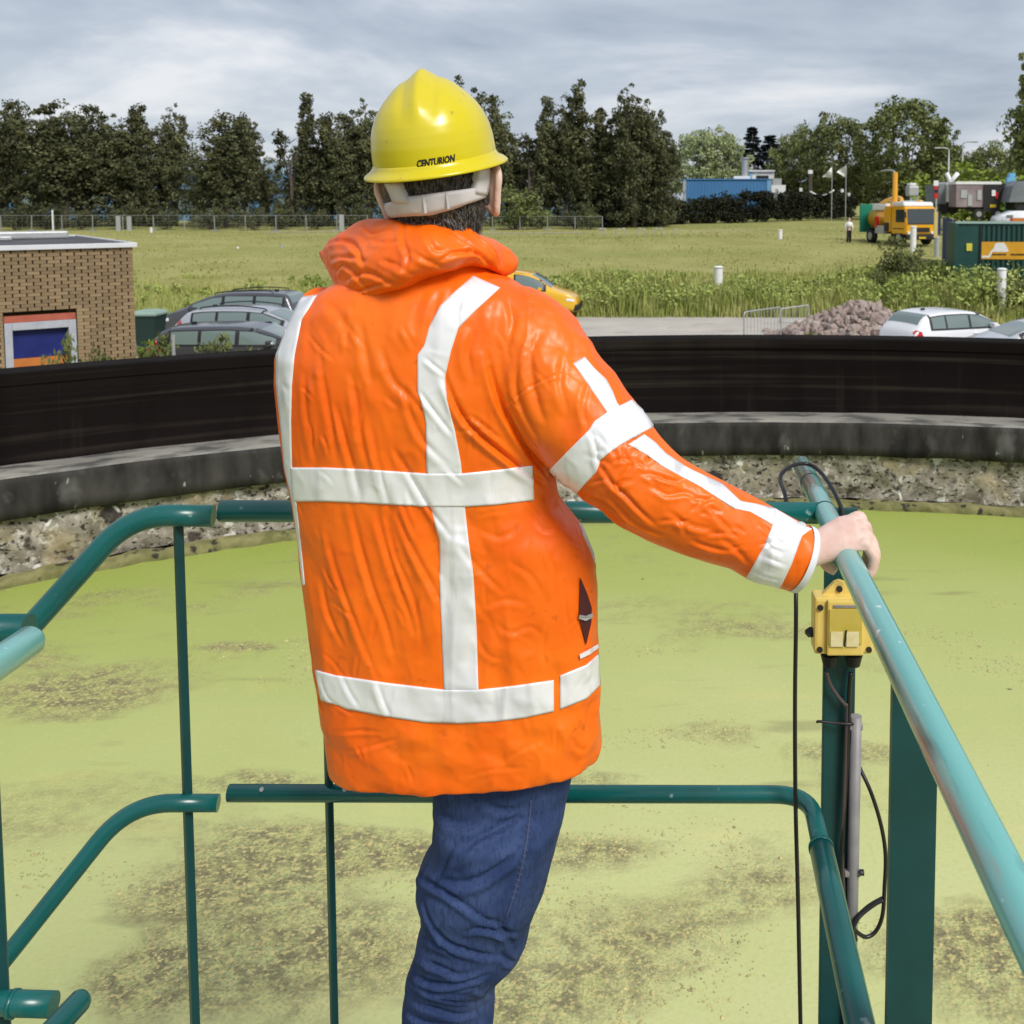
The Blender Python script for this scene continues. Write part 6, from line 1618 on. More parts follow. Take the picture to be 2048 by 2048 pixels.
def folds(me, lst, kd=.62, kw=.62):
    bv = bvh_of(me)
    Vv = get_co(me); Nn = get_no(me)
    disp = np.zeros(len(Vv))
    for (pts, dep, wid) in lst:
        wid = wid * kw; dep = dep * kd
        poly = [cast(bv, u, v)[0] for u, v in pts]
        if len(poly) > 2: poly = catmull(poly, 4)
        P = np.array([p[:] for p in poly]); lo, hi = P.min(0) - wid * 4, P.max(0) + wid * 4
        idx = np.where(((Vv > lo) & (Vv < hi)).all(1))[0]
        if len(idx) == 0: continue
        D, T, S = seg_dist(Vv[idx], poly)
        tan = P[-1] - P[0]; tan /= np.linalg.norm(tan) + 1e-9
        sg = np.sign(np.einsum('ij,ij->i', np.cross(S, tan), Nn[idx]))
        env = np.sin(np.clip(T, 0.0, 1) * PI) ** 0.6
        t = D / wid
        bul = np.where(sg > 0, .85 * np.exp(-((t - 1.25) / .95) ** 2), .22 * np.exp(-((t - 1.3) / .8) ** 2))
        disp[idx] += env * dep * (-np.exp(-(t / .62) ** 2) + bul)
    return Vv, Nn, disp
def C(*p): return [(p[i], p[i + 1]) for i in range(0, len(p), 2)]
JF = [
    (C(884, 744, 905, 795, 932, 842, 985, 892, 1030, 928, 1090, 972), .016, .011),
    (C(972, 700, 985, 760, 1003, 812, 1030, 860, 1070, 920, 1108, 972), .014, .012),
    (C(935, 828, 965, 850, 1000, 880), .008, .008),
    (C(1082, 660, 1060, 720, 1072, 800, 1092, 850), .007, .016), (C(1130, 690, 1120, 760, 1135, 830), .005, .013), (C(1040, 720, 1030, 770, 1050, 830, 1085, 890), .006, .012),
    (C(1180, 760, 1165, 810, 1176, 860), .005, .010), (C(950, 660, 935, 705, 945, 760), .006, .014),
    (C(638, 690, 648, 770, 665, 860, 672, 930), .0045, .013), (C(700, 740, 712, 800, 722, 880, 742, 945), .006, .012), (C(668, 800, 690, 880, 712, 960, 724, 1010), .006, .011),
    (C(742, 850, 752, 910, 768, 970, 782, 1030), .006, .010), (C(790, 900, 826, 962, 862, 1020, 905, 1078), .008, .010), (C(808, 770, 822, 830, 846, 880, 900, 935), .006, .011), (C(760, 690, 785, 760, 826, 800, 850, 830), .005, .013),
    (C(838, 780, 868, 822, 906, 872), .008, .008), (C(850, 716, 872, 735, 892, 750), .008, .006), (C(720, 640, 730, 700, 742, 770), .004, .015), (C(610, 740, 613, 830, 628, 920), .004, .012),
    (C(748, 1015, 770, 1090, 800, 1180, 836, 1280), .006, .012), (C(700, 1000, 716, 1080, 742, 1170, 770, 1250, 790, 1330), .006, .012), (C(792, 1022, 822, 1090, 858, 1160, 886, 1215), .007, .011), (C(652, 1060, 672, 1140, 705, 1230, 742, 1330), .005, .012),
    (C(770, 1030, 790, 1110, 826, 1200, 850, 1300), .005, .009), (C(640, 1160, 655, 1230, 690, 1300), .004, .011), (C(915, 1090, 950, 1130, 985, 1165, 1010, 1190), .008, .010), (C(960, 1060, 1000, 1075, 1040, 1050), .006, .011), (C(965, 1215, 1010, 1200, 1060, 1210), .005, .011),
    (C(985, 1240, 1020, 1265, 1060, 1255, 1090, 1275), .005, .010), (C(950, 1270, 975, 1310, 1010, 1320), .005, .010), (C(1060, 1020, 1090, 1060, 1130, 1050), .006, .009), (C(1090, 1090, 1110, 1150, 1108, 1220), .005, .010), (C(1010, 1120, 1060, 1150, 1090, 1200), .005, .011),
    (C(1100, 1230, 1085, 1300, 1095, 1340), .004, .009), (C(1140, 1120, 1130, 1200, 1140, 1280), .005, .008), (C(930, 1180, 975, 1235, 1000, 1290), .004, .012),
    (C(756, 1360, 768, 1400, 783, 1434), .007, .008), (C(680, 1345, 700, 1385, 720, 1415), .005, .008), (C(1140, 1400, 1155, 1370, 1180, 1330), .006, .007), (C(640, 1350, 655, 1390, 672, 1410), .006, .007),
    (C(666, 1462, 720, 1462, 765, 1466), .004, .007), (C(690, 1504, 750, 1492, 800, 1476), .003, .007), (C(930, 1556, 980, 1540, 1050, 1536), .004, .007), (C(1060, 1478, 1090, 1520), .003, .007), (C(1110, 1440, 1112, 1490, 1104, 1555), .005, .005),
    (C(1000, 1530, 1040, 1500, 1095, 1480), .004, .009), (C(1130, 1460, 1160, 1500, 1180, 1480), .004, .009),
    (C(1196, 922, 1220, 960, 1260, 1000, 1310, 1050), .009, .009), (C(1240, 900, 1260, 930, 1240, 960, 1235, 990), .006, .010), (C(1280, 948, 1310, 950, 1345, 962, 1372, 960), .007, .008), (C(1300, 970, 1335, 990, 1370, 985, 1400, 1000), .006, .009), (C(1215, 990, 1260, 1040, 1330, 1075), .006, .011),
    (C(1330, 1020, 1380, 1050, 1430, 1060), .005, .010), (C(1410, 1000, 1440, 1040, 1470, 1070), .006, .010), (C(1380, 1080, 1420, 1095, 1470, 1100), .005, .010), (C(1440, 1075, 1475, 1100, 1500, 1130), .005, .010), (C(1360, 925, 1400, 955, 1410, 985), .005, .009), (C(1180, 862, 1192, 895, 1197, 940), .008, .007), (C(1253, 893, 1270, 880, 1284, 868), .006, .006),
    (C(1520, 1110, 1545, 1120, 1575, 1130), .005, .006), (C(1500, 1140, 1530, 1150, 1560, 1160), .006, .006), (C(1150, 985, 1200, 1005, 1250, 1045), .005, .010), (C(1100, 940, 1120, 965, 1150, 985), .008, .007),
    (C(655, 600, 690, 650, 700, 700), .004, .016), (C(880, 580, 862, 640, 850, 690), .005, .014), (C(930, 560, 920, 600, 905, 640), .004, .012), (C(1010, 590, 1025, 640, 1015, 700), .006, .013),
]
JF += [(C(1003, 822, 1046, 782, 1098, 756, 1150, 742), .0035, .0045), (C(1040, 560, 1062, 610, 1052, 700, 1006, 815), .0030, .0045), (C(1113, 1330, 1112, 1380), .003, .004)]
fr_ = random.Random(5)
for k in range(60):           # small puckers: short, mostly along the pull from the shoulders to the left hip
    u, v = fr_.uniform(600, 1180), fr_.uniform(640, 1560)
    a = math.radians(fr_.gauss(68, 16) if u < 900 else fr_.gauss(60, 45)); ln = fr_.uniform(25, 85)
    if v > 1440: ln *= .5
    du_, dv_ = math.cos(a) * ln / 2, math.sin(a) * ln / 2; cb_ = fr_.uniform(-.15, .15)
    JF.append((C(u - du_, v - dv_, u + dv_ * cb_, v - du_ * cb_, u + du_, v + dv_), fr_.uniform(.002, .0045), fr_.uniform(.005, .008)))
for k in range(34):
    t_ = fr_.random(); u, v = 1180 + 390 * t_, 900 + 190 * t_ + fr_.uniform(-55, 70)
    a = math.radians(fr_.gauss(20, 40)); ln = fr_.uniform(25, 60); du_, dv_ = math.cos(a) * ln / 2, math.sin(a) * ln / 2
    JF.append((C(u - du_, v - dv_, u + dv_ * .12, v - du_ * .12, u + du_, v + dv_), fr_.uniform(.003, .006), fr_.uniform(.006, .009)))
JF = [(p_, d_ * (.45 if (p_[0][0] > 900 and p_[0][1] > 1000 and p_[0][0] < 1190) else 1), w_) for p_, d_, w_ in JF]
Vj, Nj, dj = folds(jk, JF)
# fine drape: noise stretched along the pull of the cloth (shoulder to hem, slightly towards the left hip)
q = np.stack([Vj[:, 0] * 22 + Vj[:, 2] * 7.5, Vj[:, 1] * 16, Vj[:, 2] * 5.0 - Vj[:, 0] * 1.5], 1)
q2_ = Vj * 17.0
fine = np.array([noise.noise(a) for a in q]); fine2 = np.array([noise.fractal(a, .8, 2.1, 4) for a in q2_]); rdg = np.array([noise.noise(a) for a in Vj * 11.0 + 5.0])
dj += -0.0008 * np.abs(fine) + 0.0005 * fine2 - 0.0008 * np.abs(rdg)
# crumple: the sheet folds in flat facets with straight edges
def facets(V, side, seed):
    g_ = np.random.default_rng(seed)
    wob = np.stack([np.array([noise.noise(a) for a in V * 5.0 + 3.0]), np.array([noise.noise(a) for a in V * 5.0 + 11.0])], 1) * .045
    X_, Z_ = V[:, 0] + wob[:, 0] + V[:, 1] * .6, V[:, 2] + wob[:, 1]
    out = np.zeros(len(V))
    for (an, sp, lam, amp) in side:
        a = math.radians(an + g_.uniform(-sp, sp)); ph = g_.uniform(0, 2)
        x = (X_ * math.cos(a) + Z_ * math.sin(a)) / lam * 2 + ph
        out += amp * (np.abs(x % 2 - 1) - .5)
    return out
wl = 1 - smoothstep(at(850, 900, 1.7).x, at(960, 900, 1.7).x, Vj[:, 0])         # left of the back: long drag folds
wr = 1 - wl
msk = np.clip(.35 + 1.3 * np.array([noise.noise(a) for a in Vj * 4.2 + 21.0]), 0.05, 1)
low = smoothstep(at(900, 1400, 1.7).z + .03, at(900, 1470, 1.7).z, Vj[:, 2])
dj += wl * (1 - low) * msk * facets(Vj, [(14, 4, .085, .0052), (22, 5, .055, .0032), (-25, 20, .12, .0024)], 1)
dj += wr * (1 - low) * msk * facets(Vj, [(40, 12, .10, .0066), (-35, 15, .075, .0052), (80, 15, .062, .0034), (10, 20, .05, .0022)], 2)
dj += low * (.4 + .6 * msk) * facets(Vj, [(60, 10, .085, .0052), (-50, 12, .065, .0042), (5, 10, .05, .0022), (85, 8, .045, .0018)], 3)
# folds read on cloth only: keep hem and cuffs calmer
set_co(jk, Vj + Nj * dj[:, None])
jk.polygons.foreach_set('use_smooth', np.full(len(jk.polygons), True))
jacket = obj('jacket', jk, M_orange, man)
jacket['label'] = 'orange coated high visibility jacket with white bands'
BJ = bvh_of(jk)

def resample(pl, n):
    P = np.array(pl, float); L = np.r_[0, np.cumsum(np.hypot(*np.diff(P, axis=0).T))]
    t = np.linspace(0, L[-1], n)
    return np.stack([np.interp(t, L, P[:, 0]), np.interp(t, L, P[:, 1])], 1)
def strip(name, e1_, e2_, m, parent, bv, off=.0013, du=4.0, label=None, thick=.0007):
    """a band of tape lying on the cloth between two edges"""
    L1 = np.hypot(*np.diff(np.array(e1_), axis=0).T).sum()
    wd = np.hypot(*(np.array(e1_[0]) - np.array(e2_[0])))
    n, k = max(4, int(L1 / du)), max(4, int(wd / du))
    A, B = resample(e1_, n), resample(e2_, n)
    V = []; NN = []
    for i in range(n):
        for j in range(k):
            t = j / (k - 1)
            u, v = A[i] * (1 - t) + B[i] * t
            h, nn = cast(bv, u, v)
            V.append(h + nn * off); NN.append(nn)
    V = np.array([p[:] for p in V]).reshape(n, k, 3)
    # light smoothing so that the tape bridges the sharpest creases
    for _ in range(2):
        W = V.copy(); W[1:-1, 1:-1] = (V[1:-1, 1:-1] * 2 + V[:-2, 1:-1] + V[2:, 1:-1] + V[1:-1, :-2] + V[1:-1, 2:]) / 6; V = W
    V = V.reshape(-1, 3)
    for i in range(len(V)):
        h = bv.find_nearest(Vector(V[i]))
        dd_ = (Vector(V[i]) - h[0]).dot(h[1])
        if dd_ < off: V[i] += np.array(h[1][:]) * (off - dd_)
    Q = []
    for i in range(n - 1):
        for j in range(k - 1):
            a = i * k + j; Q.append((a, a + 1, a + 1 + k, a + k))
    nv = len(V); NNa = np.array([q[:] for q in NN])
    V2 = V - NNa * (off + thick)
    Vall = np.vstack([V, V2])
    bd = [i * k for i in range(n)] + [(n - 1) * k + j for j in range(1, k)] + [i * k + k - 1 for i in range(n - 2, -1, -1)] + [j for j in range(k - 2, 0, -1)]
    for i in range(len(bd)):
        a, b2 = bd[i], bd[(i + 1) % len(bd)]
        Q.append((a, b2, b2 + nv, a + nv))
    o = obj(name, mesh_np(name, Vall, Q, True), m, parent)
    if label: o['label'] = label
    return o
TP = 'reflective_tape'
strip(TP, C(946, 552, 905, 588, 880, 612, 859, 652, 848, 692, 835, 710, 835, 783, 846, 815, 852, 848, 853, 931, 859, 1007, 879, 1080, 879, 1163, 886, 1326, 888, 1380),
      C(1000, 576, 949, 623, 917, 656, 902, 703, 890, 754, 893, 797, 910, 862, 922, 927, 929, 1007, 937, 1080, 947, 1152, 953, 1254, 955, 1320, 957, 1380), M_tape, jacket, BJ, label='long white band down the right of the back')
strip(TP, C(582, 935, 650, 935, 721, 938, 855, 947, 922, 947, 993, 940, 1065, 931), C(587, 1002, 650, 1002, 721, 1005, 859, 1013, 929, 1013, 993, 1009, 1067, 1000), M_tape, jacket, BJ, off=.0021, label='white band across the back under the arms')
strip(TP, C(632, 1340, 669, 1350, 777, 1366, 886, 1379, 958, 1379, 1031, 1371, 1107, 1360), C(643, 1399, 694, 1417, 777, 1433, 850, 1444, 922, 1446, 995, 1442, 1049, 1435, 1107, 1422), M_tape, jacket, BJ, off=.0021, label='white band round the waist of the jacket')
strip(TP, C(1120, 1351, 1172, 1330, 1197, 1308), C(1120, 1418, 1172, 1397, 1199, 1370), M_tape, jacket, BJ, off=.0021, label='short white band on the right hip beyond the seam')
strip(TP, C(603, 594, 573, 640, 553, 705, 553, 768, 561, 844, 570, 935, 586, 1007, 596, 1080, 606, 1170), C(634, 590, 603, 640, 589, 712, 584, 770, 582, 844, 584, 935, 593, 1007, 601, 1080, 610, 1170), M_tape, jacket, BJ, label='white band down the left edge of the back')
strip(TP, C(1146, 727, 1180, 775, 1202, 807, 1216, 828), C(1169, 714, 1189, 738, 1212, 759, 1225, 783, 1234, 807, 1242, 816), M_tape, jacket, BJ, label='narrow white band down the upper right sleeve')
strip(TP, C(1263, 800, 1239, 812, 1215, 824, 1188, 843, 1178, 860, 1138, 900, 1098, 941), C(1315, 850, 1283, 866, 1239, 891, 1218, 906, 1201, 920, 1193, 944, 1170, 968, 1150, 991), M_tape, jacket, BJ, off=.0021, label='broad white band round the right upper arm')
strip(TP, C(1288, 869, 1310, 885, 1330, 906, 1367, 931, 1400, 948, 1444, 968, 1481, 1003, 1511, 1008, 1551, 1018), C(1256, 889, 1290, 908, 1325, 933, 1360, 952, 1400, 973, 1467, 1017, 1501, 1024, 1545, 1050), M_tape, jacket, BJ, label='white band along the right forearm')
strip(TP, C(1551, 1014, 1545, 1050, 1528, 1092, 1491, 1158), C(1626, 1056, 1603, 1073, 1582, 1129, 1556, 1183), M_tape, jacket, BJ, off=.0021, label='broad white band round the right cuff')
strip(TP, C(1158, 1046, 1166, 1070, 1180, 1100, 1192, 1134), C(1178, 1046, 1188, 1070, 1197, 1100, 1201, 1140), M_tape, jacket, BJ, label='white band of the jacket front showing at the right side')
# white top between cuff band and hem of the sleeve
# pocket slit on the right hip
def patch(name, poly, m, parent, bv, off, label=None):
    bm = bmesh.new()
    vs_ = []
    for u, v in poly:
        h, nn = cast(bv, u, v); vs_.append(bm.verts.new(h + nn * off))
    bm.faces.new(vs_)
    vs2 = [bm.verts.new(v_.co + Vector((0, .004, 0))) for v_ in vs_]
    n = len(vs_)
    for i in range(n): bm.faces.new((vs_[i], vs_[(i + 1) % n], vs2[(i + 1) % n], vs2[i]))
    o = obj(name, bm, m, parent)
    if label: o['label'] = label
    return o
patch('pocket_opening', C(1158, 1156, 1172, 1190, 1180, 1217, 1179, 1245, 1170, 1288, 1162, 1262, 1155, 1232), M_pocket, jacket, BJ, .004)
patch('pocket_zip', C(1154, 1228, 1165, 1232, 1178, 1226, 1178, 1233, 1165, 1239, 1155, 1236), M_galv, jacket, BJ, .008)
patch('pocket_flap', C(1156, 1308, 1172, 1300, 1190, 1290, 1191, 1296, 1174, 1308, 1158, 1316), M_tape, jacket, BJ, .006)
# sleeve end: a pale lining ring that the wrist comes out of
wd = (at(1603, 1118, 1.715) - at(1550, 1097, 1.71)).normalized()
wc = at(1603, 1118, 1.715)
pth = [wc + wd * .004, wc + wd * .013, wc + wd * .0135, wc + wd * .004]
obj('cuff', tube([wc - wd * .006, wc + wd * .003, wc + wd * .006, wc + wd * .0065, wc - wd * .004], [.0575, .0580, .0565, .052, .047], 36, cap=False), M_lining, jacket)

# --- hood, folded down on the shoulders
top = C(634, 502, 652, 486, 675, 463, 718, 442, 766, 440, 814, 434, 859, 431, 893, 437, 939, 454, 984, 475, 1019, 497, 1036, 520)
bot = C(640, 512, 659, 547, 672, 579, 688, 600, 711, 609, 757, 596, 802, 580, 848, 560, 893, 544, 939, 533, 972, 534, 1007, 553, 1030, 541, 1037, 524)
nS, nT = 90, 34
A, B = resample(top, nS), resample(bot, nS)
fr, bk = [], []
for i in range(nS):
    s = i / (nS - 1)
    edge = math.sin(PI * s) ** .55
    yb_ = 1.86 - .13 * math.sin(PI * s) ** .9
    for j in range(nT):
        t = j / (nT - 1)
        u, v = A[i] * (1 - t) + B[i] * t
        bul = math.sin(PI * min(1, max(0, t))) ** .55
        yy = yb_ - edge * (.015 + .062 * bul) + .045 * (1 - t) * edge - .015 * t * edge
        fr.append(at(u, v, yy))
    for j in range(nT):
        t = 1 - j / (nT - 1)
        u, v = A[i] * (1 - t) + B[i] * t
        yy = yb_ + edge * (.03 * math.sin(PI * t) ** .6 + .045 * (1 - t) - .015 * t)
        bk.append(at(u + (860 - u) * .03 * math.sin(PI * t), v + 3, yy + .006))
fr = np.array([p[:] for p in fr]).reshape(nS, nT, 3); bk = np.array([p[:] for p in bk]).reshape(nS, nT, 3)
R2 = np.concatenate([fr, bk], 1)
bm = loft([[Vector(p) for p in R2[i]] for i in range(nS)])
bmesh.ops.recalc_face_normals(bm, faces=bm.faces[:])
hd = bake(bm, [('REMESH', dict(mode='VOXEL', voxel_size=0.0034)), ('SMOOTH', dict(factor=0.5, iterations=8))])
HF = [(C(650, 490, 690, 480, 715, 500, 735, 540), .008, .011), (C(660, 520, 700, 515, 740, 525), .006, .010), (C(725, 450, 745, 465, 790, 455), .005, .009), (C(880, 520, 910, 505, 945, 505, 965, 510), .010, .008), (C(905, 460, 930, 480, 955, 505, 985, 535), .009, .009), (C(935, 455, 960, 480, 990, 510, 1000, 540), .008, .009),
      (C(810, 440, 805, 480, 815, 520, 800, 570), .005, .010), (C(740, 480, 770, 485, 800, 480), .005, .011), (C(690, 560, 730, 545, 770, 560, 800, 570), .007, .010), (C(670, 545, 690, 530, 720, 560, 740, 590), .006, .010), (C(760, 520, 790, 530, 830, 550), .005, .010), (C(850, 470, 870, 500, 900, 500), .005, .010), (C(700, 590, 740, 575, 790, 560), .006, .007), (C(645, 515, 668, 560, 690, 590), .005, .007), (C(820, 500, 850, 520, 890, 535), .005, .009)]
Vh, Nh, dh = folds(hd, HF)
fine = np.array([noise.fractal(a, .8, 2.1, 4) for a in Vh * 24.0]); rdg = np.array([noise.noise(a) for a in Vh * 17.0 + 9.0])
set_co(hd, Vh + Nh * (dh * 1.1 - .0008 * np.abs(fine) - .0008 * np.abs(rdg) + .9 * facets(Vh, [(35, 12, .075, .0050), (-40, 15, .06, .0042), (85, 10, .05, .0026)], 6))[:, None])
hd.polygons.foreach_set('use_smooth', np.full(len(hd.polygons), True))
hood = obj('hood', hd, M_orange, jacket)
BH = bvh_of(hd)

# --- trousers
def legsec(rows, Yc, k=.92):
    out = []
    k0 = k
    for v, ul, ur in rows:
        k = k0 if v > 1600 else .62
        a, b2 = at(ul, v, Yc), at(ur, v, Yc)
        out.append(sec((a.x + b2.x) / 2, Yc, a.z, (b2.x - a.x) / 2, (b2.x - a.x) / 2 * k, (b2.x - a.x) / 2 * k, 36, 2.15))
    return out
RL = [(1480, 860, 1150), (1540, 862, 1146), (1593, 866, 1135), (1640, 868, 1125), (1686, 864, 1113), (1717, 848, 1105), (1748, 836, 1097), (1780, 834, 1087), (1811, 843, 1075), (1842, 843, 1062), (1873, 835, 1056), (1904, 833, 1043), (1928, 822, 1020), (1950, 814, 994), (1980, 811, 989), (2010, 807, 989), (2048, 803, 986), (2110, 800, 975), (2200, 802, 960), (2300, 806, 950), (2385, 810, 948)]
bm = loft(legsec(RL, 1.81))
LL = [(1400, 800, 1040), (1500, 840, 1060), (1560, 870, 1070), (1640, 880, 1060), (1760, 872, 1040), (1860, 866, 1010), (1950, 850, 975), (2050, 840, 965), (2150, 838, 955), (2230, 840, 945), (2280, 840, 945)]
loft(legsec(LL, 1.92), bm)
pel = [tor(1330, 720, 1120, .085, .10), tor(1400, 725, 1140, .09, .11), tor(1460, 760, 1150, .075, .11), tor(1500, 830, 1145, .070, .11), tor(1530, 862, 1142, .066, .10)]
loft(pel, bm)
bmesh.ops.recalc_face_normals(bm, faces=bm.faces[:])
tr = bake(bm, [('REMESH', dict(mode='VOXEL', voxel_size=0.0048)), ('SMOOTH', dict(factor=0.5, iterations=3))])
TF = [(C(838, 1745, 860, 1768, 900, 1790, 960, 1832, 985, 1848), .010, .008), (C(925, 1866, 960, 1856, 1000, 1862, 1040, 1866), .009, .008), (C(845, 1800, 858, 1840, 890, 1880, 940, 1902, 1000, 1912), .010, .009), (C(840, 1865, 880, 1890, 930, 1920), .007, .008), (C(830, 1905, 870, 1930, 920, 1950, 960, 1940), .008, .008),
      (C(825, 1945, 860, 1965, 920, 1965, 985, 1945), .010, .007), (C(818, 1960, 870, 1985, 930, 1990), .007, .007), (C(814, 1995, 860, 2015, 920, 2030, 970, 2010), .007, .008), (C(812, 2020, 850, 2045, 910, 2050), .006, .008), (C(870, 1620, 905, 1645, 960, 1650), .006, .012), (C(905, 1725, 950, 1680, 1010, 1650, 1055, 1618), .009, .012), (C(880, 1760, 940, 1765, 1000, 1735, 1040, 1700), .009, .011),
      (C(866, 1770, 890, 1730, 915, 1690), .007, .010), (C(1000, 1905, 1015, 1920, 1030, 1925), .010, .007), (C(960, 1840, 1000, 1850, 1030, 1900), .007, .009), (C(960, 1600, 1000, 1620, 1060, 1612), .005, .010), (C(905, 1985, 950, 1975, 985, 1990), .005, .007), (C(840, 1975, 900, 2000, 960, 2000), .005, .006)]
Vt, Nt, dt = folds(tr, TF, .95, .85)
fine = np.array([noise.fractal(a, .8, 2.1, 4) for a in Vt * np.array([16., 16., 26.])])
set_co(tr, Vt + Nt * (dt * .9 + .0016 * fine)[:, None])
tr.polygons.foreach_set('use_smooth', np.full(len(tr.polygons), True))
trs = obj('trousers', tr, M_denim, man)
BT = bvh_of(tr)
# outer seam with its row of puckers
sp = resample(C(1062, 1600, 1058, 1640, 1054, 1680, 1046, 1720, 1036, 1760, 1024, 1800, 1012, 1836), 40)
pts = []
for u, v in sp:
    h, nn = cast(BT, u, v); pts.append(h + nn * .0006)
obj('seam', tube(pts, .0016, 8), M_stitch, trs)
for k in range(6, 34, 2):
    h, nn = cast(BT, *sp[k]); t_ = (Vector(pts[k + 1]) - Vector(pts[k - 1])).normalized()
    obj('stitch', BOX(h + nn * .001, (.008, .002, .0022), Matrix.Rotation(.5, 3, 'Y')), M_stitch, trs)
# boots
for (u, v, Yc) in ((880, 2405, 1.81), (890, 2300, 1.92)):
    c = at(u, v, Yc); fz = ZP
    secs = []
    for (yy, wv, hv) in ((-.09, .030, .075), (-.07, .042, .10), (0, .046, .105), (.06, .048, .075), (.13, .050, .055), (.18, .042, .045), (.205, .02, .03)):
        secs.append([Vector((c.x + wv * math.cos(a), Yc + yy + .02, fz + hv / 2 + .002 + hv / 2 * math.sin(a))) for a in np.linspace(0, 2 * PI, 20, endpoint=False)])
    bm = loft(secs)
    obj('boot', bm, M_boot, man, smooth=True)

# --- body: one continuous skin under the clothes
bm = bmesh.new()
ROLL = -math.radians(6.5)
HC = at(873, 352, 1.80)                         # centre of the skull
def headpt(x, y, z):
    c, s = math.cos(ROLL), math.sin(ROLL)
    return HC + Vector((x * c + z * s, y, -x * s + z * c))
def hsec(z, ax, bb, bf, yc=0.0, n=36, p=2.15):
    out = []
    for k in range(n):
        a = 2 * PI * k / n; c, s = math.cos(a), math.sin(a)
        out.append(headpt(ax * math.copysign(abs(c) ** (2 / p), c), yc + math.copysign(abs(s) ** (2 / p), s) * (bf if s > 0 else bb), z))
    return out
loft([hsec(.115, .02, .02, .02), hsec(.105, .05, .055, .06), hsec(.075, .073, .082, .085), hsec(.03, .080, .094, .094), hsec(-.02, .081, .095, .093), hsec(-.055, .076, .084, .093), hsec(-.085, .068, .064, .094, .005), hsec(-.11, .056, .045, .093, .012), hsec(-.128, .036, .02, .075, .03)], bm)
# nose, chin, brow
loft([[headpt(.004 * math.cos(a), .092 + .004 * math.sin(a), .005) for a in np.linspace(0, 2 * PI, 10, endpoint=False)], [headpt(.011 * math.cos(a), .106 + .010 * math.sin(a), -.028) for a in np.linspace(0, 2 * PI, 10, endpoint=False)], [headpt(.016 * math.cos(a), .108 + .012 * math.sin(a), -.042) for a in np.linspace(0, 2 * PI, 10, endpoint=False)], [headpt(.010 * math.cos(a), .098 + .008 * math.sin(a), -.050) for a in np.linspace(0, 2 * PI, 10, endpoint=False)]], bm)
loft([[headpt(x, .088 + .008 * math.sin(a), .012 + .006 * math.cos(a)) for a in np.linspace(0, 2 * PI, 8, endpoint=False)] for x in (-.05, -.025, .025, .05)], bm)
loft([[headpt(x, .096 + .006 * math.sin(a), -.072 + .005 * math.cos(a)) for a in np.linspace(0, 2 * PI, 8, endpoint=False)] for x in (-.024, -.01, .01, .024)], bm)
# ears: rim, lobe
for sx in (-1, 1):
    e_in = headpt(.013, 0, 0) - headpt(0, 0, 0) if sx < 0 else Vector((0, 0, 0))
    rim = [headpt(sx * (.084), -.002, -.048), headpt(sx * .096, -.004, -.064), headpt(sx * .100, -.012, -.057), headpt(sx * .1055, -.018, -.030), headpt(sx * .111, -.022, -.005), headpt(sx * .110, -.016, .012), headpt(sx * .101, -.004, .018), headpt(sx * .085, .004, .010)]
    rim = [p + Vector((0, 0, -.012)) + e_in for p in rim]
    tube(catmull(rim, 4), [.0065] * 29, 10, bm=bm)
    c = [headpt(sx * .091, -.006, -.060), headpt(sx * .095, -.009, -.035), headpt(sx * .099, -.011, -.010), headpt(sx * .094, -.006, .002)]
    tube([p + e_in for p in c], [.006, .008, .008, .005], 10, bm=bm)
# neck, trunk, arms, legs
NB = [headpt(0, .0, -.06), headpt(.004, .005, -.13), at(875, 500, 1.80), at(872, 560, 1.81)]
tube(NB, [.060, .059, .062, .075], 28, bm=bm)
loft([tor(520, 800, 950, .045, .05, 2.2), tor(600, 690, 1050, .06, .07), tor(680, 640, 1070, .075, .09), tor(850, 650, 1040, .08, .10), tor(1100, 680, 1080, .075, .10), tor(1350, 760, 1110, .065, .09), tor(1480, 870, 1120, .06, .08)], bm)
AB, ar = armsec([(1000, 650, 1.80, .05), (1090, 745, 1.77, .052), (1206, 893, 1.73, .044), (1255, 945, 1.715, .042), (1399, 1031, 1.70, .036), (1550, 1097, 1.71, .027), (1575, 1104, 1.712, .023)])
tube(AB, ar, 22, bm=bm)
AB, ar = armsec([(720, 650, 1.82, .048), (660, 720, 1.85, .048), (690, 940, 1.90, .040), (770, 1014, 1.95, .034), (830, 1008, 1.97, .026), (850, 1004, 1.975, .026)])
tube(AB, ar, 20, bm=bm)
for rows, Yc in ((RL, 1.81), (LL, 1.92)):
    s_ = []
    for v, ul, ur in rows[1:]:
        m_, h_ = (ul + ur) / 2, (ur - ul) / 2 * .72
        s_.append((v, m_ - h_, m_ + h_))
    loft(legsec(s_, Yc), bm)
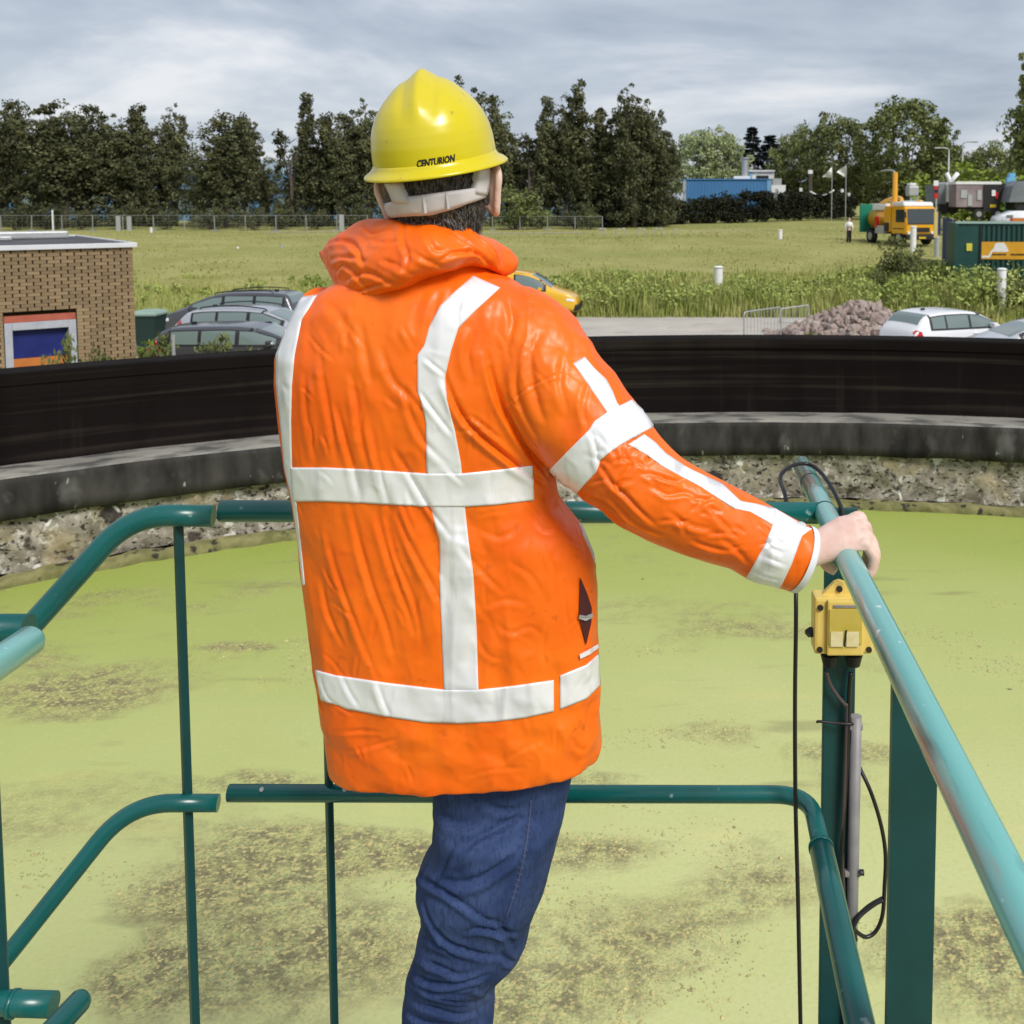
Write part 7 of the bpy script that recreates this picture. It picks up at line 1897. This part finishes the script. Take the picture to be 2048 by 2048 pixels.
# right hand on the handrail: back of the hand turned to the camera, fingers over the far side; finer mesh, joined on inside the cuff
HY = 1.735
hx, hz = rail_x(HY), ZT
def hp(x, y, z): return Vector((hx + x, HY + y, hz + z))
def esec(c, ax1, r1, ax2, r2, n=24):
    return [c + ax1 * (r1 * math.cos(a)) + ax2 * (r2 * math.sin(a)) for a in np.linspace(0, 2 * PI, n, endpoint=False)]
ey, ez, ex = Vector((0, 1, 0)), Vector((0, 0, 1)), Vector((1, 0, 0))
def A2(t, s=.0): return Vector((s, math.cos(t), math.sin(t))).normalized()
def B2(t, lean=.0): return Vector((lean, -math.sin(t), math.cos(t))).normalized()
hb = bmesh.new()
w0 = at(1565, 1103, 1.712)
loft([esec(w0, A2(.8), .030, B2(.8), .026), esec(w0.lerp(hp(-.066, -.004, .004), .5), A2(.85), .0295, B2(.85), .0235), esec(hp(-.066, -.004, .004), A2(.85), .030, B2(.85, .1), .0220), esec(hp(-.050, -.002, .011), A2(.78), .0315, B2(.78, .1), .0215), esec(hp(-.030, .0, .020), A2(.64), .0365, B2(.64), .0200),
      esec(hp(-.008, .002, .030), A2(.50), .0425, B2(.50), .0180), esec(hp(.012, .003, .036), A2(.42), .0435, B2(.42, .3), .0160), esec(hp(.026, .003, .034), A2(.36), .0425, B2(.36, .7), .0130), esec(hp(.033, .003, .029), A2(.32), .039, B2(.32, 1.0), .008)], hb)
for k, (q, r0, ln, out) in enumerate(((-.0325, .0088, .84, -.002), (-.0110, .0098, 1.0, .003), (.0120, .0101, 1.06, .005), (.0345, .0097, .98, .002))):
    b0 = hp(.016, .003, .036) + A2(.40) * q
    dz = b0.z - hz
    fp = [b0, b0 + Vector((.013 + out, 0, .003)), hp(.0355 + out, b0.y - HY - .001, dz * .66 + .002), hp(.0440 + out, b0.y - HY - .004, dz * .30 - .003), hp(.0415 + out, b0.y - HY - .006, -.013 * ln - .004), hp(.0335 + out * .5, b0.y - HY - .007, -.026 * ln - .003), hp(.022, b0.y - HY - .007, -.032 * ln - .002)]
    tube(catmull(fp, 5), list(np.interp(np.linspace(0, 6, 31), range(7), [r0 * 1.05, r0 * 1.22, r0 * .98, r0 * 1.10, r0 * .93, r0 * .95, r0 * .70])), 14, bm=hb)
    # knuckle
    bmesh.ops.create_icosphere(hb, subdivisions=2, radius=r0 * 1.12, matrix=Matrix.Translation(b0 + Vector((.010, 0, .004))))
tube(catmull([hp(-.052, .014, .016), hp(-.046, .030, .006), hp(-.036, .036, -.012), hp(-.026, .030, -.030), hp(-.012, .022, -.040)], 5), list(np.interp(np.linspace(0, 4, 21), range(5), [.016, .0145, .0115, .0112, .0075])), 14, bm=hb)
bmesh.ops.recalc_face_normals(hb, faces=hb.faces[:])
hand_me = bake(hb, [('REMESH', dict(mode='VOXEL', voxel_size=0.0016)), ('SMOOTH', dict(factor=0.5, iterations=3))])
# left hand on the front rail, hidden by the body
lx = at(880, 1010, Y_FR).x
def lp(x, y, z): return Vector((lx + x, Y_FR + y, ZT + z))
loft([esec(lp(-.06, -.03, .020), ex, .02, ez, .018), esec(lp(-.03, -.012, .030), ey, .034, ez, .017), esec(lp(0, 0, .036), ey, .040, ez, .014), esec(lp(.03, .004, .034), ey, .040, ez, .012)], bm)
for k in range(4):
    yo = -.03 + .021 * k
    tube(catmull([lp(.02, yo, .036), lp(.045, yo, .034), lp(.075, yo, .028), lp(.098 - .004 * abs(k - 2), yo, .022)], 3), [.009] * 9 + [.007], 10, bm=bm)
tube(catmull([lp(-.03, -.03, .022), lp(-.005, -.05, .012), lp(.02, -.055, .002)], 3), [.012] * 6 + [.008], 10, bm=bm)
bmesh.ops.recalc_face_normals(bm, faces=bm.faces[:])
bd = bake(bm, [('REMESH', dict(mode='VOXEL', voxel_size=0.0034)), ('SMOOTH', dict(factor=0.5, iterations=3))])
bd.polygons.foreach_set('use_smooth', np.full(len(bd.polygons), True))
bm = bmesh.new(); bm.from_mesh(bd); bm.from_mesh(hand_me)
for f in bm.faces: f.smooth = True
body = obj('body', bm, M_skin, man)

# --- hair: a shell over the back and sides of the head, broken into locks at its lower edge
bm = bmesh.new()
secs = []
for (z, ax, bb, yc) in ((.06, .080, .092, 0), (.03, .0845, .1005, 0), (.0, .0855, .1025, 0), (-.03, .0845, .100, 0), (-.055, .081, .093, 0), (-.080, .073, .080, .0), (-.098, .064, .069, .0), (-.112, .056, .062, .002)):
    ring_ = []
    for k in range(61):
        a = PI + (PI) * k / 60            # the back half, ear to ear
        a = PI * 1.0 - .12 + (PI + .24) * k / 60
        c, s = math.cos(a), math.sin(a)
        p = headpt(ax * c, yc + bb * s, z)
        nz = noise.noise(p * 70) * .002 + noise.noise(Vector((p.x * 260, p.y * 260, p.z * 40))) * .0022
        ring_.append(p + (p - HC).normalized() * nz)
    secs.append(ring_)
for i in range(len(secs) - 1):
    pass
R3 = [[bm.verts.new(p) for p in s_] for s_ in secs]
for i in range(len(R3) - 1):
    for k in range(60):
        bm.faces.new((R3[i][k], R3[i + 1][k], R3[i + 1][k + 1], R3[i][k + 1]))
bmesh.ops.recalc_face_normals(bm, faces=bm.faces[:])
hme = bake(bm, [('SUBSURF', dict(levels=2, render_levels=2)), ('SOLIDIFY', dict(thickness=.006, offset=-1))])
hme.polygons.foreach_set('use_smooth', np.full(len(hme.polygons), True))
hair = obj('hair', hme, M_hair, man)
# strands standing a little off the shell
nst = 2400
SV, SQ = [], []
for k in range(nst):
    a = rnd.uniform(PI - .15, 2 * PI + .15); z = rnd.uniform(-.104, .03)
    ax = float(np.interp(z, [-.112, -.098, -.08, -.055, -.03, 0, .03], [.056, .064, .073, .081, .0845, .0855, .0845])); bb = ax * 1.17 if z > -.06 else ax * 1.10
    c, s = math.cos(a), math.sin(a)
    p0 = headpt(ax * c, bb * s, z); n_ = (p0 - HC); n_.z = 0; n_.normalize()
    side = Vector((-n_.y, n_.x, 0)); dwn = Vector((side.x * rnd.uniform(-.35, .35), side.y * rnd.uniform(-.35, .35), -1))
    ln = rnd.uniform(.006, .013)
    wv = .0008
    p1 = p0 + dwn * ln * .5 + n_ * .003; p2 = p0 + dwn * ln + n_ * rnd.uniform(.0, .004)
    b0 = len(SV)
    for p_, ww in ((p0, wv), (p1, wv), (p2, wv * .2)):
        SV += [p_ + n_ * .0006 - side * ww, p_ + n_ * .0006 + side * ww]
    SQ += [(b0, b0 + 1, b0 + 3, b0 + 2), (b0 + 2, b0 + 3, b0 + 5, b0 + 4)]
o = obj('hair_strands', mesh_np('hair_strands', [v[:] for v in SV], SQ), M_hair, hair)

# --- helmet
HPIT = math.radians(9.0)
HB = at(872, 326, 1.80)                 # middle of the brim plane
Rm = Matrix.Rotation(-ROLL * -1.0, 3, 'Y') @ Matrix.Rotation(-HPIT * -1, 3, 'X')
Rm = Matrix.Rotation(ROLL, 3, 'Y') @ Matrix.Rotation(HPIT, 3, 'X')
def hel(x, y, z): return HB + Rm @ Vector((x, y, z))
HH = .156
hz_ = np.array([0, .12, .24, .36, .46, .55, .63, .71, .79, .85, .89, .925, .955, .98, 1.0])
hr_ = np.array([1.0, 1.0, .99, .962, .918, .858, .787, .69, .575, .475, .395, .315, .235, .150, .03])
zz_ = np.r_[np.linspace(0, .9, 46), np.linspace(.91, 1, 18)]
from bisect import bisect
rr2_ = np.interp(zz_, hz_, hr_)
rr2_[1:-1] = (rr2_[:-2] + rr2_[1:-1] * 2 + rr2_[2:]) / 4
nA = 160
V = []
for zf, rf in zip(zz_, rr2_):
    for k in range(nA):
        a = 2 * PI * k / nA
        c, s = math.cos(a), math.sin(a)
        x, y = .1045 * rf * c, (.128 if s > 0 else .122) * rf * s
        # crown ridge from the back over the top, with a groove each side
        rd = math.exp(-(x / .0105) ** 2) * .0055 - .0024 * math.exp(-((abs(x) - .026) / .009) ** 2)
        fade = smoothstep(.42, .72, zf)
        n_ = Vector((c * rf, s * rf, .35 + zf)).normalized()
        p = Vector((x, y, zf * HH)) + n_ * float(rd * fade)
        # side facets near the base
        V.append(hel(*p))
Q = []
for i in range(len(zz_) - 1):
    for k in range(nA):
        k2 = (k + 1) % nA; Q.append((i * nA + k, i * nA + k2, (i + 1) * nA + k2, (i + 1) * nA + k))
hm = mesh_np('shell', [v[:] for v in V], Q)
helmet = thing('helmet', None, None, tuple(HB - Vector(man.location)))
helmet.parent = man
shell = obj('shell', hm, M_helmet, helmet)
BHm = bvh_of(hm)
# brim: rolls out of the shell, with a lip and a peak at the front
prof = [(-.0012, .014), (.0015, .0065), (.0055, .001), (.0115, -.003), (.0165, -.006), (.0185, -.0085), (.018, -.0108), (.0155, -.0112), (.009, -.0085), (.002, -.006), (-.004, -.004), (-.004, .010)]
V = []
for k in range(nA):
    a = 2 * PI * k / nA; c, s = math.cos(a), math.sin(a)
    pk = 1 + 1.6 * smoothstep(.35, 1.0, s) 
    for (o_, z_) in prof:
        oo = o_ * pk if o_ > 0.002 else o_
        V.append(hel((.1045 + oo) * c, ((.128 if s > 0 else .122) + oo) * s, z_ - (.006 * smoothstep(.5, 1, s) if o_ > .002 else 0)))
m = len(prof); Q = []
for k in range(nA):
    k2 = (k + 1) % nA
    for j in range(m):
        j2 = (j + 1) % m; Q.append((k * m + j, k * m + j2, k2 * m + j2, k2 * m + j))
obj('brim', mesh_np('brim', [v[:] for v in V], [q[::-1] for q in Q]), M_helmet, helmet)
# nape strap of the harness: band round the back with two uprights
def band(name, e1_, e2_, bv, off, parent, m=M_strap, thick=.0025):
    return strip(name, e1_, e2_, m, parent, bv, off, 5.0, None, thick)
BHair = bvh_of(hme)
band('nape_strap', C(764, 408, 796, 400, 813, 393, 857, 387, 898, 381, 944, 376, 962, 372), C(781, 432, 800, 430, 830, 427, 860, 426, 895, 417, 930, 405, 962, 394), BHair, .0105, helmet)
band('strap_upright', C(783, 366, 790, 382, 797, 402), C(807, 364, 815, 382, 824, 402), BHair, .0130, helmet)
band('strap_upright', C(945, 340, 944, 360, 941, 385), C(970, 335, 968, 360, 962, 390), BHair, .0130, helmet)
for (u, v) in ((855, 405), (892, 398)):
    h, nn = cast(BHair, u, v)
    obj('strap_buckle', BOX(h + nn * .0125, (.004, .005, .028), Matrix.Rotation(ROLL, 3, 'Y'), .001), M_strap, helmet)
# lettering on the back of the helmet
fc = bpy.data.curves.new('lettering', 'FONT'); fc.body = 'CENTURION'; fc.size = 1.0; fc.offset = 0.05; fc.resolution_u = 2
fo = bpy.data.objects.new('tmp_font', fc); COL.objects.link(fo)
dg = bpy.context.evaluated_depsgraph_get(); dg.update()
tm = bpy.data.meshes.new_from_object(fo.evaluated_get(dg)); bpy.data.objects.remove(fo)
bm = bmesh.new(); bm.from_mesh(tm)
bmesh.ops.triangulate(bm, faces=bm.faces[:])
bmesh.ops.subdivide_edges(bm, edges=bm.edges[:], cuts=1)
xsn = [v_.co.x for v_ in bm.verts]; x0_, x1_ = min(xsn), max(xsn)
for v_ in bm.verts:
    t_ = (v_.co.x - x0_) / (x1_ - x0_); hgt = v_.co.y / .72
    u = 833 + 76 * t_ + hgt * .8; v = 335 - 12.5 * t_ - hgt * 14.5 + 1.5 * math.sin(t_ * PI)
    h, nn = cast(BHm, u, v); v_.co = h + nn * .0006
obj('lettering', bm, M_ink, helmet)
